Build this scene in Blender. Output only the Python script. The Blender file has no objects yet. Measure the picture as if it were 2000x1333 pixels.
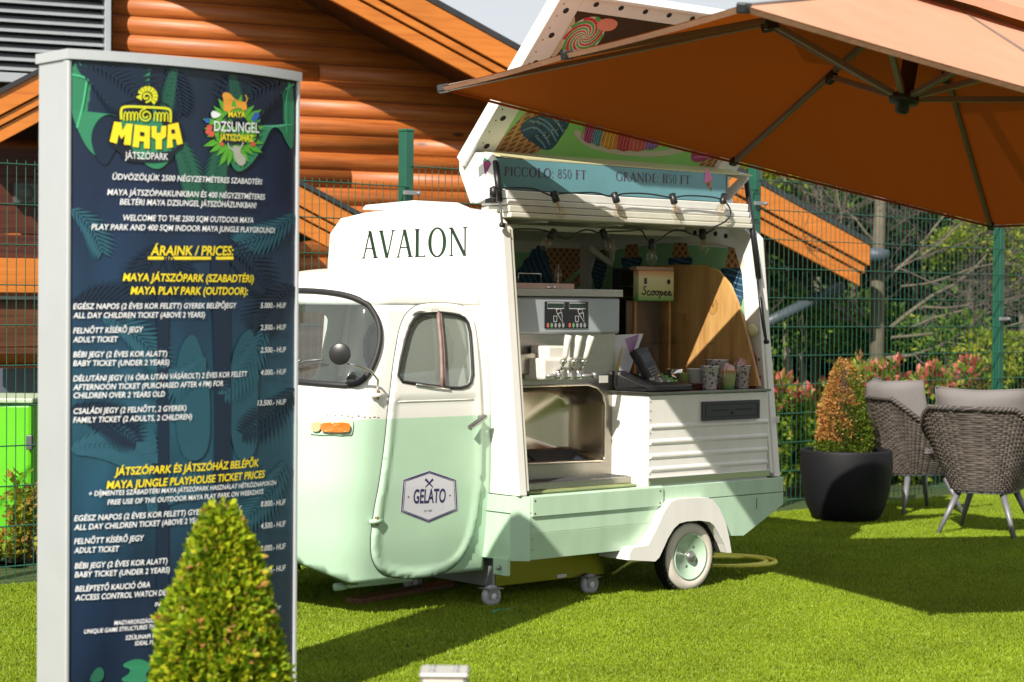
import bpy, bmesh, math, random
import numpy as np
from mathutils import Vector, Matrix, geometry
rnd = random.Random(7)
SC = bpy.context.scene
COL = SC.collection

# ------------------------------------------------------------------ camera
F_PX = 3889.0; CAM_H = 1.42
PITCH = math.atan((666.5 - 598) / F_PX); ROLL = math.radians(.45)
C0 = np.array([0, 0, CAM_H])
FW = np.array([0, math.cos(PITCH), -math.sin(PITCH)])
_r0 = np.array([1., 0, 0]); _u0 = np.cross(_r0, FW)
RT = math.cos(ROLL) * _r0 + math.sin(ROLL) * _u0
UP = -math.sin(ROLL) * _r0 + math.cos(ROLL) * _u0
cam = bpy.data.objects.new('camera', bpy.data.cameras.new('camera'))
COL.objects.link(cam)
cam.matrix_world = Matrix([[RT[0], UP[0], -FW[0], 0], [RT[1], UP[1], -FW[1], 0], [RT[2], UP[2], -FW[2], CAM_H], [0, 0, 0, 1]])
cam.data.sensor_width = 36
cam.data.lens = F_PX * 36 / 2000
cam.data.clip_start = .1; cam.data.clip_end = 2000
cam.data.dof.use_dof = True
cam.data.dof.focus_distance = 9.3
cam.data.dof.aperture_fstop = 3.5
SC.camera = cam

# ------------------------------------------------------------------ light
SUN_EL = math.radians(37.4); SUN_AZ = (-.396, -.918)       # horizontal direction towards the sun
world = bpy.data.worlds.new('World'); SC.world = world; world.use_nodes = True
nt = world.node_tree; nt.nodes.clear()
sky = nt.nodes.new('ShaderNodeTexSky'); sky.sky_type = 'NISHITA'; sky.sun_disc = False
sky.sun_elevation = SUN_EL; sky.sun_rotation = math.atan2(SUN_AZ[0], SUN_AZ[1]) % (2 * math.pi)
bg1 = nt.nodes.new('ShaderNodeBackground'); bg1.inputs[1].default_value = .12
nt.links.new(sky.outputs[0], bg1.inputs[0])
tcw = nt.nodes.new('ShaderNodeTexCoord'); nz = nt.nodes.new('ShaderNodeTexNoise')
nz.inputs['Scale'].default_value = 2.2; nz.inputs['Detail'].default_value = 6
mpw = nt.nodes.new('ShaderNodeMapping'); mpw.inputs['Scale'].default_value = (1, 1, 2.6)
nt.links.new(tcw.outputs['Generated'], mpw.inputs[0]); nt.links.new(mpw.outputs[0], nz.inputs['Vector'])
crw = nt.nodes.new('ShaderNodeValToRGB'); crw.color_ramp.elements[0].position = .3; crw.color_ramp.elements[1].position = .56
crw.color_ramp.elements[0].color = (.75, .75, .75, 1); crw.color_ramp.elements[1].color = (.95, .95, .95, 1)
nt.links.new(nz.outputs[0], crw.inputs[0])
bg2 = nt.nodes.new('ShaderNodeBackground'); bg2.inputs[0].default_value = (.90, .915, .93, 1); bg2.inputs[1].default_value = .50
mxw = nt.nodes.new('ShaderNodeMixShader'); nt.links.new(crw.outputs[0], mxw.inputs[0])
nt.links.new(bg1.outputs[0], mxw.inputs[1]); nt.links.new(bg2.outputs[0], mxw.inputs[2])
ow = nt.nodes.new('ShaderNodeOutputWorld'); nt.links.new(mxw.outputs[0], ow.inputs[0])
sl = bpy.data.lights.new('sun', 'SUN'); sl.energy = 4.3; sl.angle = math.radians(.5); sl.color = (1, .93, .82)
sun = bpy.data.objects.new('sun', sl); COL.objects.link(sun)
_d = Vector((SUN_AZ[0] * math.cos(SUN_EL), SUN_AZ[1] * math.cos(SUN_EL), math.sin(SUN_EL)))
sun.rotation_euler = _d.to_track_quat('Z', 'Y').to_euler()
SC.view_settings.view_transform = 'Standard'; SC.view_settings.look = 'None'
SC.view_settings.gamma = 1; SC.view_settings.use_curve_mapping = False
SC.view_settings.exposure = .72
SC.cycles.max_bounces = 8; SC.cycles.transparent_max_bounces = 12

# ------------------------------------------------------------------ measuring helpers (photo point -> place in the world)
def ray(x, y): return FW + RT * (x - 1000) / F_PX - UP * (y - 666.5) / F_PX
def gnd(x, y, z=0.):
    d = ray(x, y); return C0 + d * (z - CAM_H) / d[2]
def at(x, y, Y):
    d = ray(x, y); return C0 + d * Y / d[1]
def proj(P):
    q = np.asarray(P) - C0; z = q @ FW
    return np.stack([1000 + F_PX * (q @ RT) / z, 666.5 - F_PX * (q @ UP) / z], -1)
PSI = math.radians(48.5); su, cu = math.sin(PSI), math.cos(PSI)
UX = np.array([su, cu, 0]); UY = np.array([-cu, su, 0])
VO = gnd(1345, 1157); VO[2] = 0
VROT = math.atan2(cu, su)
def toV(P): q = np.asarray(P) - VO; return np.stack([q @ UX, q @ UY, q[..., 2]], -1)
def toW(l): l = np.asarray(l, float); return VO + l[..., :1] * UX + l[..., 1:2] * UY + l[..., 2:3] * np.array([0, 0, 1.])
CV = toV(C0)
def on(x, y, ax, v):
    d = ray(x, y); dl = np.array([d @ UX, d @ UY, d[2]]); t = (v - CV[ax]) / dl[ax]
    return CV + t * dl

# ------------------------------------------------------------------ object helpers
OFF = {}
def tag(o, label=None, cat=None, group=None, kind=None):
    if label: o['label'] = label
    if cat: o['category'] = cat
    if group: o['group'] = group
    if kind: o['kind'] = kind
    return o
def thing(name, label, cat, base=(0, 0, 0), frame='world', group=None, rz=0.):
    """Empty at the thing's base; parts are given in the frame's coordinates."""
    o = bpy.data.objects.new(name, None); COL.objects.link(o); o.empty_display_size = .1
    b = np.array(base, float)
    if frame == 'van': o.location = toW(b); o.rotation_euler = (0, 0, VROT)
    elif frame == 'self': o.location = b; o.rotation_euler = (0, 0, rz); b = np.zeros(3)
    else: o.location = b
    OFF[o.name] = b
    return tag(o, label, cat, group)
def obj(name, mb, m, parent=None, smooth=None, bevel=0, kind=None, label=None, sub=0, solid=0, ang=40):
    if isinstance(mb, bpy.types.Mesh):
        me = mb
        if parent: me.transform(Matrix.Translation(-Vector(OFF[parent.name])))
    else: me = mb.mesh(name, OFF.get(parent.name) if parent else None)
    if not me.materials:
        for mm in (m if isinstance(m, (list, tuple)) else [m]): me.materials.append(mm)
    o = bpy.data.objects.new(name, me); COL.objects.link(o)
    if parent: o.parent = parent; OFF[o.name] = OFF.get(parent.name, np.zeros(3))
    else: OFF[o.name] = np.zeros(3)
    if smooth:
        me.shade_smooth()
    if bevel:
        b = o.modifiers.new('b', 'BEVEL'); b.width = bevel; b.segments = 2; b.limit_method = 'ANGLE'; b.angle_limit = math.radians(35)
    if solid:
        s = o.modifiers.new('s', 'SOLIDIFY'); s.thickness = solid; s.offset = -1
    if sub:
        s = o.modifiers.new('d', 'SUBSURF'); s.levels = sub; s.render_levels = sub
    return tag(o, label, None, None, kind)
def struct(name, mb, m, **k): return obj(name, mb, m, kind='structure', **k)

class MB:
    def __init__(s): s.v = []; s.f = []; s.mi = []; s.cur = 0; s.sm = []; s.smooth = False
    def add(s, vs, fs, T=None):
        n = len(s.v)
        if T is not None: vs = [T(p) for p in vs]
        s.v += [tuple(map(float, p)) for p in vs]; s.f += [tuple(i + n for i in f) for f in fs]
        s.mi += [s.cur] * len(fs); s.sm += [s.smooth] * len(fs); return s
    def box(s, x0, x1, y0, y1, z0, z1, T=None):
        v = [(x, y, z) for x in (x0, x1) for y in (y0, y1) for z in (z0, z1)]
        return s.add(v, [(0, 1, 3, 2), (4, 6, 7, 5), (0, 4, 5, 1), (2, 3, 7, 6), (0, 2, 6, 4), (1, 5, 7, 3)], T)
    def beam(s, a, b, w, h, up=(0, 0, 1)):
        a = Vector(a); b = Vector(b); d = (b - a).normalized(); sd = d.cross(Vector(up))
        sd = Vector((1, 0, 0)) if sd.length < 1e-5 else sd.normalized(); u = sd.cross(d)
        v = [p + sd * x * w / 2 + u * y * h / 2 for p in (a, b) for x in (-1, 1) for y in (-1, 1)]
        return s.add(v, [(0, 1, 3, 2), (4, 6, 7, 5), (0, 4, 5, 1), (2, 3, 7, 6), (0, 2, 6, 4), (1, 5, 7, 3)])
    def tube(s, pts, r, n=8, cap=True, closed=False, flat=1.):
        P = [Vector(p) for p in pts]; m = len(P); R = r if isinstance(r, (list, tuple)) else [r] * m
        vs = []; nrm = None
        for i, p in enumerate(P):
            if closed: d = P[(i + 1) % m] - P[i - 1]
            else: d = P[min(i + 1, m - 1)] - P[max(i - 1, 0)]
            d = d.normalized() if d.length > 1e-9 else Vector((0, 0, 1))
            if nrm is None:
                nrm = d.cross(Vector((0, 0, 1)))
                if nrm.length < .1: nrm = d.cross(Vector((1, 0, 0)))
            nrm = (nrm - d * nrm.dot(d))
            nrm = nrm.normalized() if nrm.length > 1e-6 else d.orthogonal().normalized()
            bn = d.cross(nrm)
            for k in range(n):
                a = 2 * math.pi * k / n; vs.append(p + (nrm * math.cos(a) + bn * math.sin(a) * flat) * R[i])
        fs = []
        for i in range(m if closed else m - 1):
            j = (i + 1) % m
            for k in range(n): fs.append((i * n + k, i * n + (k + 1) % n, j * n + (k + 1) % n, j * n + k))
        if cap and not closed: fs += [tuple(reversed(range(n))), tuple(range((m - 1) * n, m * n))]
        o = s.smooth; s.smooth = True; s.add(vs, fs); s.smooth = o; return s
    def lathe(s, prof, n=32, c=(0, 0, 0), ax=2, T=None, smooth=True):
        vs = []; m = len(prof)
        for r, h in prof:
            for k in range(n):
                a = 2 * math.pi * k / n; x, y = r * math.cos(a), r * math.sin(a)
                p = {2: (x, y, h), 1: (x, h, y), 0: (h, x, y)}[ax]
                vs.append((p[0] + c[0], p[1] + c[1], p[2] + c[2]))
        fs = [(i * n + k, i * n + (k + 1) % n, (i + 1) * n + (k + 1) % n, (i + 1) * n + k) for i in range(m - 1) for k in range(n)]
        if prof[0][0] > 1e-4: fs.append(tuple(reversed(range(n))))
        if prof[-1][0] > 1e-4: fs.append(tuple(range((m - 1) * n, m * n)))
        o = s.smooth; s.smooth = smooth; s.add(vs, fs, T); s.smooth = o; return s
    def prism(s, poly, ax, a, b):
        """polygon in the two other axes, extruded along axis ax from a to b"""
        def P(q, h):
            return {0: (h, q[0], q[1]), 1: (q[0], h, q[1]), 2: (q[0], q[1], h)}[ax]
        n = len(poly); vs = [P(q, a) for q in poly] + [P(q, b) for q in poly]
        tr = geometry.tessellate_polygon([[Vector((q[0], q[1], 0)) for q in poly]])
        fs = [tuple(t) for t in tr] + [tuple(i + n for i in reversed(t)) for t in tr]
        fs += [(i, (i + 1) % n, (i + 1) % n + n, i + n) for i in range(n)]
        return s.add(vs, fs)
    def flat(s, poly, fn):
        """flat polygon mapped to 3D by fn(a, b)"""
        tr = geometry.tessellate_polygon([[Vector((q[0], q[1], 0)) for q in poly]])
        return s.add([fn(*q) for q in poly], [tuple(t) for t in tr])
    def grid(s, fn, us, vs_, T=None):
        nu, nv = len(us), len(vs_)
        v = [fn(a, b) for a in us for b in vs_]
        f = [(i * nv + j, (i + 1) * nv + j, (i + 1) * nv + j + 1, i * nv + j + 1) for i in range(nu - 1) for j in range(nv - 1)]
        return s.add(v, f, T)
    def mesh(s, name, off=None):
        me = bpy.data.meshes.new(name); v = np.array(s.v, float).reshape(-1, 3)
        if off is not None: v = v - off
        me.from_pydata(v.tolist(), [], s.f)
        if any(s.mi): me.polygons.foreach_set('material_index', s.mi)
        if any(s.sm): me.polygons.foreach_set('use_smooth', s.sm)
        bm = bmesh.new(); bm.from_mesh(me); bmesh.ops.recalc_face_normals(bm, faces=bm.faces); bm.to_mesh(me); bm.free()
        me.update(); return me

def inside(poly, P):
    poly = np.asarray(poly); x, y = P[:, 0], P[:, 1]; r = np.zeros(len(P), bool); n = len(poly)
    for i in range(n):
        a, b = poly[i], poly[(i + 1) % n]
        if a[1] == b[1]: continue
        c = ((a[1] > y) != (b[1] > y)) & (x < (b[0] - a[0]) * (y - a[1]) / (b[1] - a[1]) + a[0]); r ^= c
    return r
def densify(poly, step):
    out = []; n = len(poly)
    for i in range(n):
        a = np.array(poly[i], float); b = np.array(poly[(i + 1) % n], float); k = max(1, int(np.linalg.norm(b - a) / step))
        out += [tuple(a + (b - a) * j / k) for j in range(k)]
    return out
def smooth_poly(pts, it=2, closed=True):
    P = [np.array(p, float) for p in pts]
    for _ in range(it):
        Q = []; n = len(P)
        for i in range(n if closed else n - 1):
            a, b = P[i], P[(i + 1) % n]; Q += [a * .75 + b * .25, a * .25 + b * .75]
        if not closed: Q = [P[0]] + Q + [P[-1]]
        P = Q
    return [tuple(p) for p in P]
def patch(mb, outer, holes, step, fn):
    """triangulate an outline with holes, with inner grid points, and map to 3D"""
    outer = densify(outer, step); holes = [densify(h, step) for h in holes]
    V = []; E = []
    for lp in [outer] + holes:
        n0 = len(V); V += lp; E += [(n0 + i, n0 + (i + 1) % len(lp)) for i in range(len(lp))]
    o = np.array(outer); x0, y0 = o.min(0); x1, y1 = o.max(0)
    gx, gy = np.meshgrid(np.arange(x0 + step / 2, x1, step), np.arange(y0 + step / 2, y1, step)); G = np.stack([gx.ravel(), gy.ravel()], 1)
    ok = inside(outer, G)
    for h in holes: ok &= ~inside(h, G)
    A = np.array(V); keep = []
    for p in G[ok]:
        if ((A - p) ** 2).sum(1).min() > (step * .45) ** 2: keep.append(tuple(p))
    V += keep
    r = geometry.delaunay_2d_cdt([Vector(p) for p in V], E, [], 0, 1e-7)
    vv = np.array([tuple(p) for p in r[0]]); fs = r[2]
    cen = np.array([vv[list(f)].mean(0) for f in fs]); ok = inside(outer, cen)
    for h in holes: ok &= ~inside(h, cen)
    return mb.add([fn(*p) for p in vv], [tuple(f) for f, k in zip(fs, ok) if k])

# ------------------------------------------------------------------ materials
MATS = {}
def mat(name, col, rough=.5, metal=0., noise=0., nscale=8., bump=0., bscale=60., col2=None, coat=0., spec=.5, trans=0., island=0., stretch=None, coord='Object', sss=0, emit=None):
    if name in MATS: return MATS[name]
    m = bpy.data.materials.new(name); m.use_nodes = True; n = m.node_tree; N = n.nodes; Lk = n.links
    b = N['Principled BSDF']; b.inputs['Roughness'].default_value = rough; b.inputs['Metallic'].default_value = metal
    b.inputs['Specular IOR Level'].default_value = spec
    if coat: b.inputs['Coat Weight'].default_value = coat; b.inputs['Coat Roughness'].default_value = .08
    if trans: b.inputs['Transmission Weight'].default_value = trans
    c = (*col, 1); b.inputs['Base Color'].default_value = c
    src = None
    tc = N.new('ShaderNodeTexCoord'); mp = N.new('ShaderNodeMapping'); Lk.new(tc.outputs[coord], mp.inputs[0])
    if stretch: mp.inputs['Scale'].default_value = stretch
    if noise or col2:
        t = N.new('ShaderNodeTexNoise'); t.inputs['Scale'].default_value = nscale; t.inputs['Detail'].default_value = 5; Lk.new(mp.outputs[0], t.inputs['Vector'])
        r = N.new('ShaderNodeValToRGB'); r.color_ramp.elements[0].position = .3; r.color_ramp.elements[1].position = .7
        d = col2 if col2 else tuple(x * (1 - noise) for x in col)
        r.color_ramp.elements[0].color = (*d, 1); r.color_ramp.elements[1].color = c
        Lk.new(t.outputs[0], r.inputs[0]); src = r.outputs[0]
    if island:
        g = N.new('ShaderNodeNewGeometry'); h = N.new('ShaderNodeHueSaturation')
        mr = N.new('ShaderNodeMapRange'); mr.inputs[3].default_value = 1 - island; mr.inputs[4].default_value = 1 + island
        Lk.new(g.outputs['Random Per Island'], mr.inputs[0]); Lk.new(mr.outputs[0], h.inputs['Value'])
        if src: Lk.new(src, h.inputs['Color'])
        else: h.inputs['Color'].default_value = c
        src = h.outputs[0]
    if src: Lk.new(src, b.inputs['Base Color'])
    if bump:
        t = N.new('ShaderNodeTexNoise'); t.inputs['Scale'].default_value = bscale; t.inputs['Detail'].default_value = 4; Lk.new(mp.outputs[0], t.inputs['Vector'])
        bp = N.new('ShaderNodeBump'); bp.inputs['Strength'].default_value = bump; bp.inputs['Distance'].default_value = .01
        Lk.new(t.outputs[0], bp.inputs['Height']); Lk.new(bp.outputs[0], b.inputs['Normal'])
    if emit: b.inputs['Emission Color'].default_value = (*emit[0], 1); b.inputs['Emission Strength'].default_value = emit[1]
    MATS[name] = m; return m
def leafmat(name, cols, trans=.35, rough=.5, patch=0):
    if name in MATS: return MATS[name]
    m = bpy.data.materials.new(name); m.use_nodes = True; N = m.node_tree.nodes; Lk = m.node_tree.links; N.clear()
    g = N.new('ShaderNodeNewGeometry'); r = N.new('ShaderNodeValToRGB'); e = r.color_ramp.elements
    while len(e) < len(cols): e.new(.5)
    for i, c in enumerate(cols): e[i].position = i / (len(cols) - 1); e[i].color = (*c, 1)
    Lk.new(g.outputs['Random Per Island'], r.inputs[0])
    d = N.new('ShaderNodeBsdfPrincipled'); d.inputs['Roughness'].default_value = rough; d.inputs['Specular IOR Level'].default_value = .3
    t = N.new('ShaderNodeBsdfTranslucent'); mx = N.new('ShaderNodeMixShader'); mx.inputs[0].default_value = trans
    src = r.outputs[0]
    if patch:
        nz = N.new('ShaderNodeTexNoise'); nz.inputs['Scale'].default_value = 1.6; nz.inputs['Detail'].default_value = 6; nz.inputs['Roughness'].default_value = .65; Lk.new(g.outputs['Position'], nz.inputs['Vector'])
        mr = N.new('ShaderNodeMapRange'); mr.inputs[1].default_value = .3; mr.inputs[2].default_value = .7; mr.inputs[3].default_value = 1 - patch; mr.inputs[4].default_value = 1 + patch * .6; Lk.new(nz.outputs[0], mr.inputs[0])
        h = N.new('ShaderNodeHueSaturation'); Lk.new(src, h.inputs['Color']); Lk.new(mr.outputs[0], h.inputs['Value']); src = h.outputs[0]
    Lk.new(src, d.inputs['Base Color']); Lk.new(src, t.inputs[0]); Lk.new(d.outputs[0], mx.inputs[1]); Lk.new(t.outputs[0], mx.inputs[2])
    o = N.new('ShaderNodeOutputMaterial'); Lk.new(mx.outputs[0], o.inputs[0]); MATS[name] = m; return m
def glassmat(name, tint=(1, 1, 1), rough=.02, base=.06, ior=1.45, pale_sheen=0):
    m = bpy.data.materials.new(name); m.use_nodes = True; N = m.node_tree.nodes; Lk = m.node_tree.links; N.clear()
    t = N.new('ShaderNodeBsdfTransparent'); t.inputs[0].default_value = (*tint, 1)
    g = N.new('ShaderNodeBsdfGlossy'); g.inputs['Roughness'].default_value = rough
    lw = N.new('ShaderNodeLayerWeight'); lw.inputs[0].default_value = .5; f = N.new('ShaderNodeMath'); f.operation = 'POWER'; f.inputs[1].default_value = 4.5; Lk.new(lw.outputs['Facing'], f.inputs[0]); a = N.new('ShaderNodeMath'); a.operation = 'ADD'; a.inputs[1].default_value = base; a.use_clamp = True
    Lk.new(f.outputs[0], a.inputs[0]); mx = N.new('ShaderNodeMixShader'); Lk.new(a.outputs[0], mx.inputs[0]); Lk.new(t.outputs[0], mx.inputs[1]); Lk.new(g.outputs[0], mx.inputs[2])
    o = N.new('ShaderNodeOutputMaterial'); src = mx.outputs[0]
    if pale_sheen:
        df = N.new('ShaderNodeBsdfDiffuse'); df.inputs[0].default_value = (.60, .68, .60, 1); m2 = N.new('ShaderNodeMixShader'); m2.inputs[0].default_value = pale_sheen  # pale diffuse mix stands in for reflections on the panes
        Lk.new(src, m2.inputs[1]); Lk.new(df.outputs[0], m2.inputs[2]); src = m2.outputs[0]
    Lk.new(src, o.inputs[0]); MATS[name] = m; return m
def woodmat(name, c1, c2, c3, scale=(1.2, 26, 26), rough=.45, knots=True, coord='Object'):
    m = bpy.data.materials.new(name); m.use_nodes = True; N = m.node_tree.nodes; Lk = m.node_tree.links
    b = N['Principled BSDF']; b.inputs['Roughness'].default_value = rough
    tc = N.new('ShaderNodeTexCoord'); oi = N.new('ShaderNodeObjectInfo'); ad = N.new('ShaderNodeVectorMath'); ad.operation = 'ADD'
    ml = N.new('ShaderNodeVectorMath'); ml.operation = 'SCALE'; ml.inputs['Scale'].default_value = 37.
    cb = N.new('ShaderNodeCombineXYZ'); Lk.new(oi.outputs['Random'], cb.inputs[0]); Lk.new(oi.outputs['Random'], cb.inputs[1]); Lk.new(cb.outputs[0], ml.inputs[0])
    Lk.new(tc.outputs[coord], ad.inputs[0]); Lk.new(ml.outputs[0], ad.inputs[1])
    mp = N.new('ShaderNodeMapping'); mp.inputs['Scale'].default_value = scale; Lk.new(ad.outputs[0], mp.inputs[0])
    t = N.new('ShaderNodeTexNoise'); t.inputs['Scale'].default_value = 1.5; t.inputs['Detail'].default_value = 8; t.inputs['Roughness'].default_value = .65; Lk.new(mp.outputs[0], t.inputs['Vector'])
    r = N.new('ShaderNodeValToRGB'); e = r.color_ramp.elements; e[0].position = .33; e[1].position = .68; e[0].color = (*c1, 1); e[1].color = (*c3, 1); x = e.new(.5); x.color = (*c2, 1)
    Lk.new(t.outputs[0], r.inputs[0]); src = r.outputs[0]
    t2 = N.new('ShaderNodeTexNoise'); t2.inputs['Scale'].default_value = 2.; t2.inputs['Detail'].default_value = 3; Lk.new(ad.outputs[0], t2.inputs['Vector'])
    mr = N.new('ShaderNodeMapRange'); mr.inputs[3].default_value = .72; mr.inputs[4].default_value = 1.18; Lk.new(t2.outputs[0], mr.inputs[0])
    h = N.new('ShaderNodeHueSaturation'); Lk.new(src, h.inputs['Color']); Lk.new(mr.outputs[0], h.inputs['Value']); src = h.outputs[0]
    if knots:
        vo = N.new('ShaderNodeTexVoronoi'); vo.inputs['Scale'].default_value = 1.; mk = N.new('ShaderNodeMapping'); mk.inputs['Scale'].default_value = (1.1, 3.2, 3.2)
        Lk.new(ad.outputs[0], mk.inputs[0]); Lk.new(mk.outputs[0], vo.inputs['Vector'])
        kr = N.new('ShaderNodeValToRGB'); kr.color_ramp.elements[0].position = .035; kr.color_ramp.elements[1].position = .075; kr.color_ramp.elements[0].color = (.22, .22, .22, 1); kr.color_ramp.elements[1].color = (1, 1, 1, 1)
        Lk.new(vo.outputs['Distance'], kr.inputs[0]); mu = N.new('ShaderNodeMix'); mu.data_type = 'RGBA'; mu.blend_type = 'MULTIPLY'; mu.inputs[0].default_value = 1
        Lk.new(src, mu.inputs[6]); Lk.new(kr.outputs[0], mu.inputs[7]); src = mu.outputs[2]
    Lk.new(src, b.inputs['Base Color'])
    bp = N.new('ShaderNodeBump'); bp.inputs['Strength'].default_value = .25; bp.inputs['Distance'].default_value = .01; Lk.new(t.outputs[0], bp.inputs['Height']); Lk.new(bp.outputs[0], b.inputs['Normal'])
    MATS[name] = m; return m
WHITE = mat('white_paint', (.84, .83, .79), .32, noise=.10, nscale=2.2, coat=.25, stretch=(4, 4, 1), bump=.015, bscale=2)
CREAM = mat('cream_paint', (.72, .70, .60), .4, noise=.12, nscale=6)
MINT = mat('mint_paint', (.50, .70, .52), .3, noise=.13, nscale=2.2, coat=.3, stretch=(5, 5, 1), bump=.015, bscale=2)
STEEL = mat('brushed_steel', (.38, .355, .31), .26, 1., noise=.12, nscale=4, bump=.06, bscale=30, stretch=(1, 1, 14))
CHROME = mat('chrome', (.75, .74, .72), .12, 1.)
DGREY = mat('dark_grey_metal', (.11, .115, .12), .45, .3, noise=.2)
GREYM = mat('grey_metal', (.35, .36, .37), .45, .5, noise=.2)
BLACK = mat('black_plastic', (.015, .015, .017), .4, noise=.2)
RUBBER = mat('black_rubber', (.02, .02, .022), .6, noise=.25, bump=.1)
GLASS = glassmat('clear_glass', (.93, .96, .95))
WGLASS = glassmat('window_glass', (.82, .88, .86), base=.13, pale_sheen=.04)
DGLASS = glassmat('door_glass', (.82, .88, .86), base=.14, pale_sheen=.30)
ALU = mat('anodised_aluminium', (.56, .58, .60), .38, .35, noise=.06, nscale=5)
RUST = mat('rusty_metal', (.28, .17, .10), .6, .4, noise=.5, nscale=40)
INKW = mat('print_white', (.80, .80, .82), .5); INKY = mat('print_yellow', (.85, .66, .02), .5)
# ================================================================== ground
lawn_soil = mat('turf_backing', (.07, .11, .006), .9, noise=.45, nscale=9, col2=(.035, .065, .005), coord='Generated', stretch=(30, 30, 1))
g = MB(); g.box(-150, 150, -20, 260, -.5, 0)
ground = struct('ground', g, mat('ground_soil', (.06, .10, .02), .95, noise=.4, nscale=.6))
BLADE = leafmat('turf_blade', [(.055, .115, .005), (.11, .195, .007), (.185, .29, .010), (.30, .37, .02)], .07, .5, .24)
def tuft():
    m = MB()
    for k in range(13):
        a = rnd.uniform(0, 6.283); r = rnd.uniform(0, .016); h = rnd.uniform(.009, .019); w = .0013
        bx, by = r * math.cos(a), r * math.sin(a); b2 = rnd.uniform(0, 6.283); lx, ly = rnd.uniform(-.011, .011), rnd.uniform(-.011, .011)
        dx, dy = math.cos(b2) * w, math.sin(b2) * w
        m.add([(bx - dx, by - dy, 0), (bx + dx, by + dy, 0), (bx + dx + lx * .4, by + dy + ly * .4, h * .6), (bx - dx + lx * .4, by - dy + ly * .4, h * .6), (bx + lx, by + ly, h)],
              [(0, 1, 2, 3), (3, 2, 4)])
    me = bpy.data.meshes.new('tuft'); me.from_pydata(m.v, [], m.f); me.materials.append(BLADE); return me
tcol = bpy.data.collections.new('tuft_source')
for i in range(4):
    tcol.objects.link(bpy.data.objects.new('turf_tuft_source', tuft()))
# turf sheet: the visible lawn, as wide as the view plus a margin to either side
tb = MB()
pts = [(-2.4, 6.0), (2.6, 6.0), (6.2, 15.6), (5.6, 17.3)]
fence0 = np.array([1.93, 13.85]); fd = np.array([su, cu])
def fpt(t): return fence0 + fd * t
a_, b_ = fpt(-7.6), fpt(4.6)
poly = [(-3.6, 6.0), (3.2, 6.0), (5.6, 13.5), (b_[0], b_[1] - .05), (a_[0], a_[1] - .05)]
tb.add([(x, y, .004) for x, y in poly], [tuple(range(5))])
turf = obj('artificial_turf', tb, lawn_soil, kind='stuff'); tag(turf, 'bright green artificial turf covering the ground around the van', 'turf')
def gn_scatter(o, col, dens, seed=0, smin=.7, smax=1.3):
    ng = bpy.data.node_groups.new('scatter', 'GeometryNodeTree'); ng.interface.new_socket('Geometry', in_out='INPUT', socket_type='NodeSocketGeometry'); ng.interface.new_socket('Geometry', in_out='OUTPUT', socket_type='NodeSocketGeometry')
    N = ng.nodes; Lk = ng.links; gi = N.new('NodeGroupInput'); go = N.new('NodeGroupOutput')
    dp = N.new('GeometryNodeDistributePointsOnFaces'); dp.inputs['Density'].default_value = dens; dp.inputs['Seed'].default_value = seed
    ci = N.new('GeometryNodeCollectionInfo'); ci.inputs['Collection'].default_value = col; ci.inputs['Separate Children'].default_value = True; ci.inputs['Reset Children'].default_value = True
    ip = N.new('GeometryNodeInstanceOnPoints'); ip.inputs['Pick Instance'].default_value = True
    rz = N.new('FunctionNodeRandomValue'); rz.data_type = 'FLOAT_VECTOR'; rz.inputs[0].default_value = (0, 0, 0); rz.inputs[1].default_value = (.2, .2, 6.283)
    rs = N.new('FunctionNodeRandomValue'); rs.data_type = 'FLOAT'; rs.inputs[2].default_value = smin; rs.inputs[3].default_value = smax
    jn = N.new('GeometryNodeJoinGeometry')
    Lk.new(gi.outputs[0], dp.inputs['Mesh']); Lk.new(dp.outputs['Points'], ip.inputs['Points']); Lk.new(ci.outputs[0], ip.inputs['Instance'])
    Lk.new(rz.outputs[0], ip.inputs['Rotation']); Lk.new(rs.outputs[1], ip.inputs['Scale']); Lk.new(gi.outputs[0], jn.inputs[0]); Lk.new(ip.outputs[0], jn.inputs[0]); Lk.new(jn.outputs[0], go.inputs[0])
    md = o.modifiers.new('scatter', 'NODES'); md.node_group = ng
gn_scatter(turf, tcol, 4600)

# ================================================================== fence (green double-wire panels)
FGREEN = mat('fence_green', (.012, .10, .062), .4, noise=.15, coat=.2)
fence = thing('wire_fence', 'dark green double wire mesh fence with square posts behind the van', 'fence', (*fpt(0), 0))
def fP(t, z, o=0.): p = fpt(t); return (p[0] + cu * o, p[1] - su * o, z)
posts = [(-9.4, 2.35), (-6.42, 2.38), (-3.41, 2.43), (-.38, 2.45), (2.47, 2.30), (5.5, 2.4)]
tops = [2.06, 2.10, 2.235, 2.31, 2.02]
def ptop(i, t):  # top of a panel, read off the photo at both ends
    return tops[i]
bars = [(-9.4, -6.42, 2.06), (-6.42, -3.41, 2.105), (-3.41, -.38, 2.225), (-.38, 2.47, 2.29), (2.47, 5.5, 2.29)]
for t, h in posts:
    m = MB(); p = fpt(t)
    def T(q, p=p): return (p[0] + su * q[0] + cu * q[1], p[1] + cu * q[0] - su * q[1], q[2])
    m.box(-.03, .03, -.035, .035, 0, h - .004, T); m.box(-.033, .033, -.038, .038, h - .004, h + .012, T)
    obj('post', m, FGREEN, fence, bevel=.004)
for i, (t0, t1, top) in enumerate(bars):
    m = MB(); n = int((t1 - t0 - .1) / .05)
    for k in range(n + 1):
        t = t0 + .06 + k * .05
        if t > t1 - .04: break
        m.tube([fP(t, .04, .045), fP(t, top + .02, .045)], .0023, 5, cap=False)
    nr = int((top - .06) / .2)
    for k in range(nr + 1):
        z = top - k * .2
        for o in (.04, .05): m.tube([fP(t0 + .01, z, o), fP(t1 - .01, z, o)], .0032, 5, cap=False)
    obj('mesh_panel', m, FGREEN, fence, kind='stuff')
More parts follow.
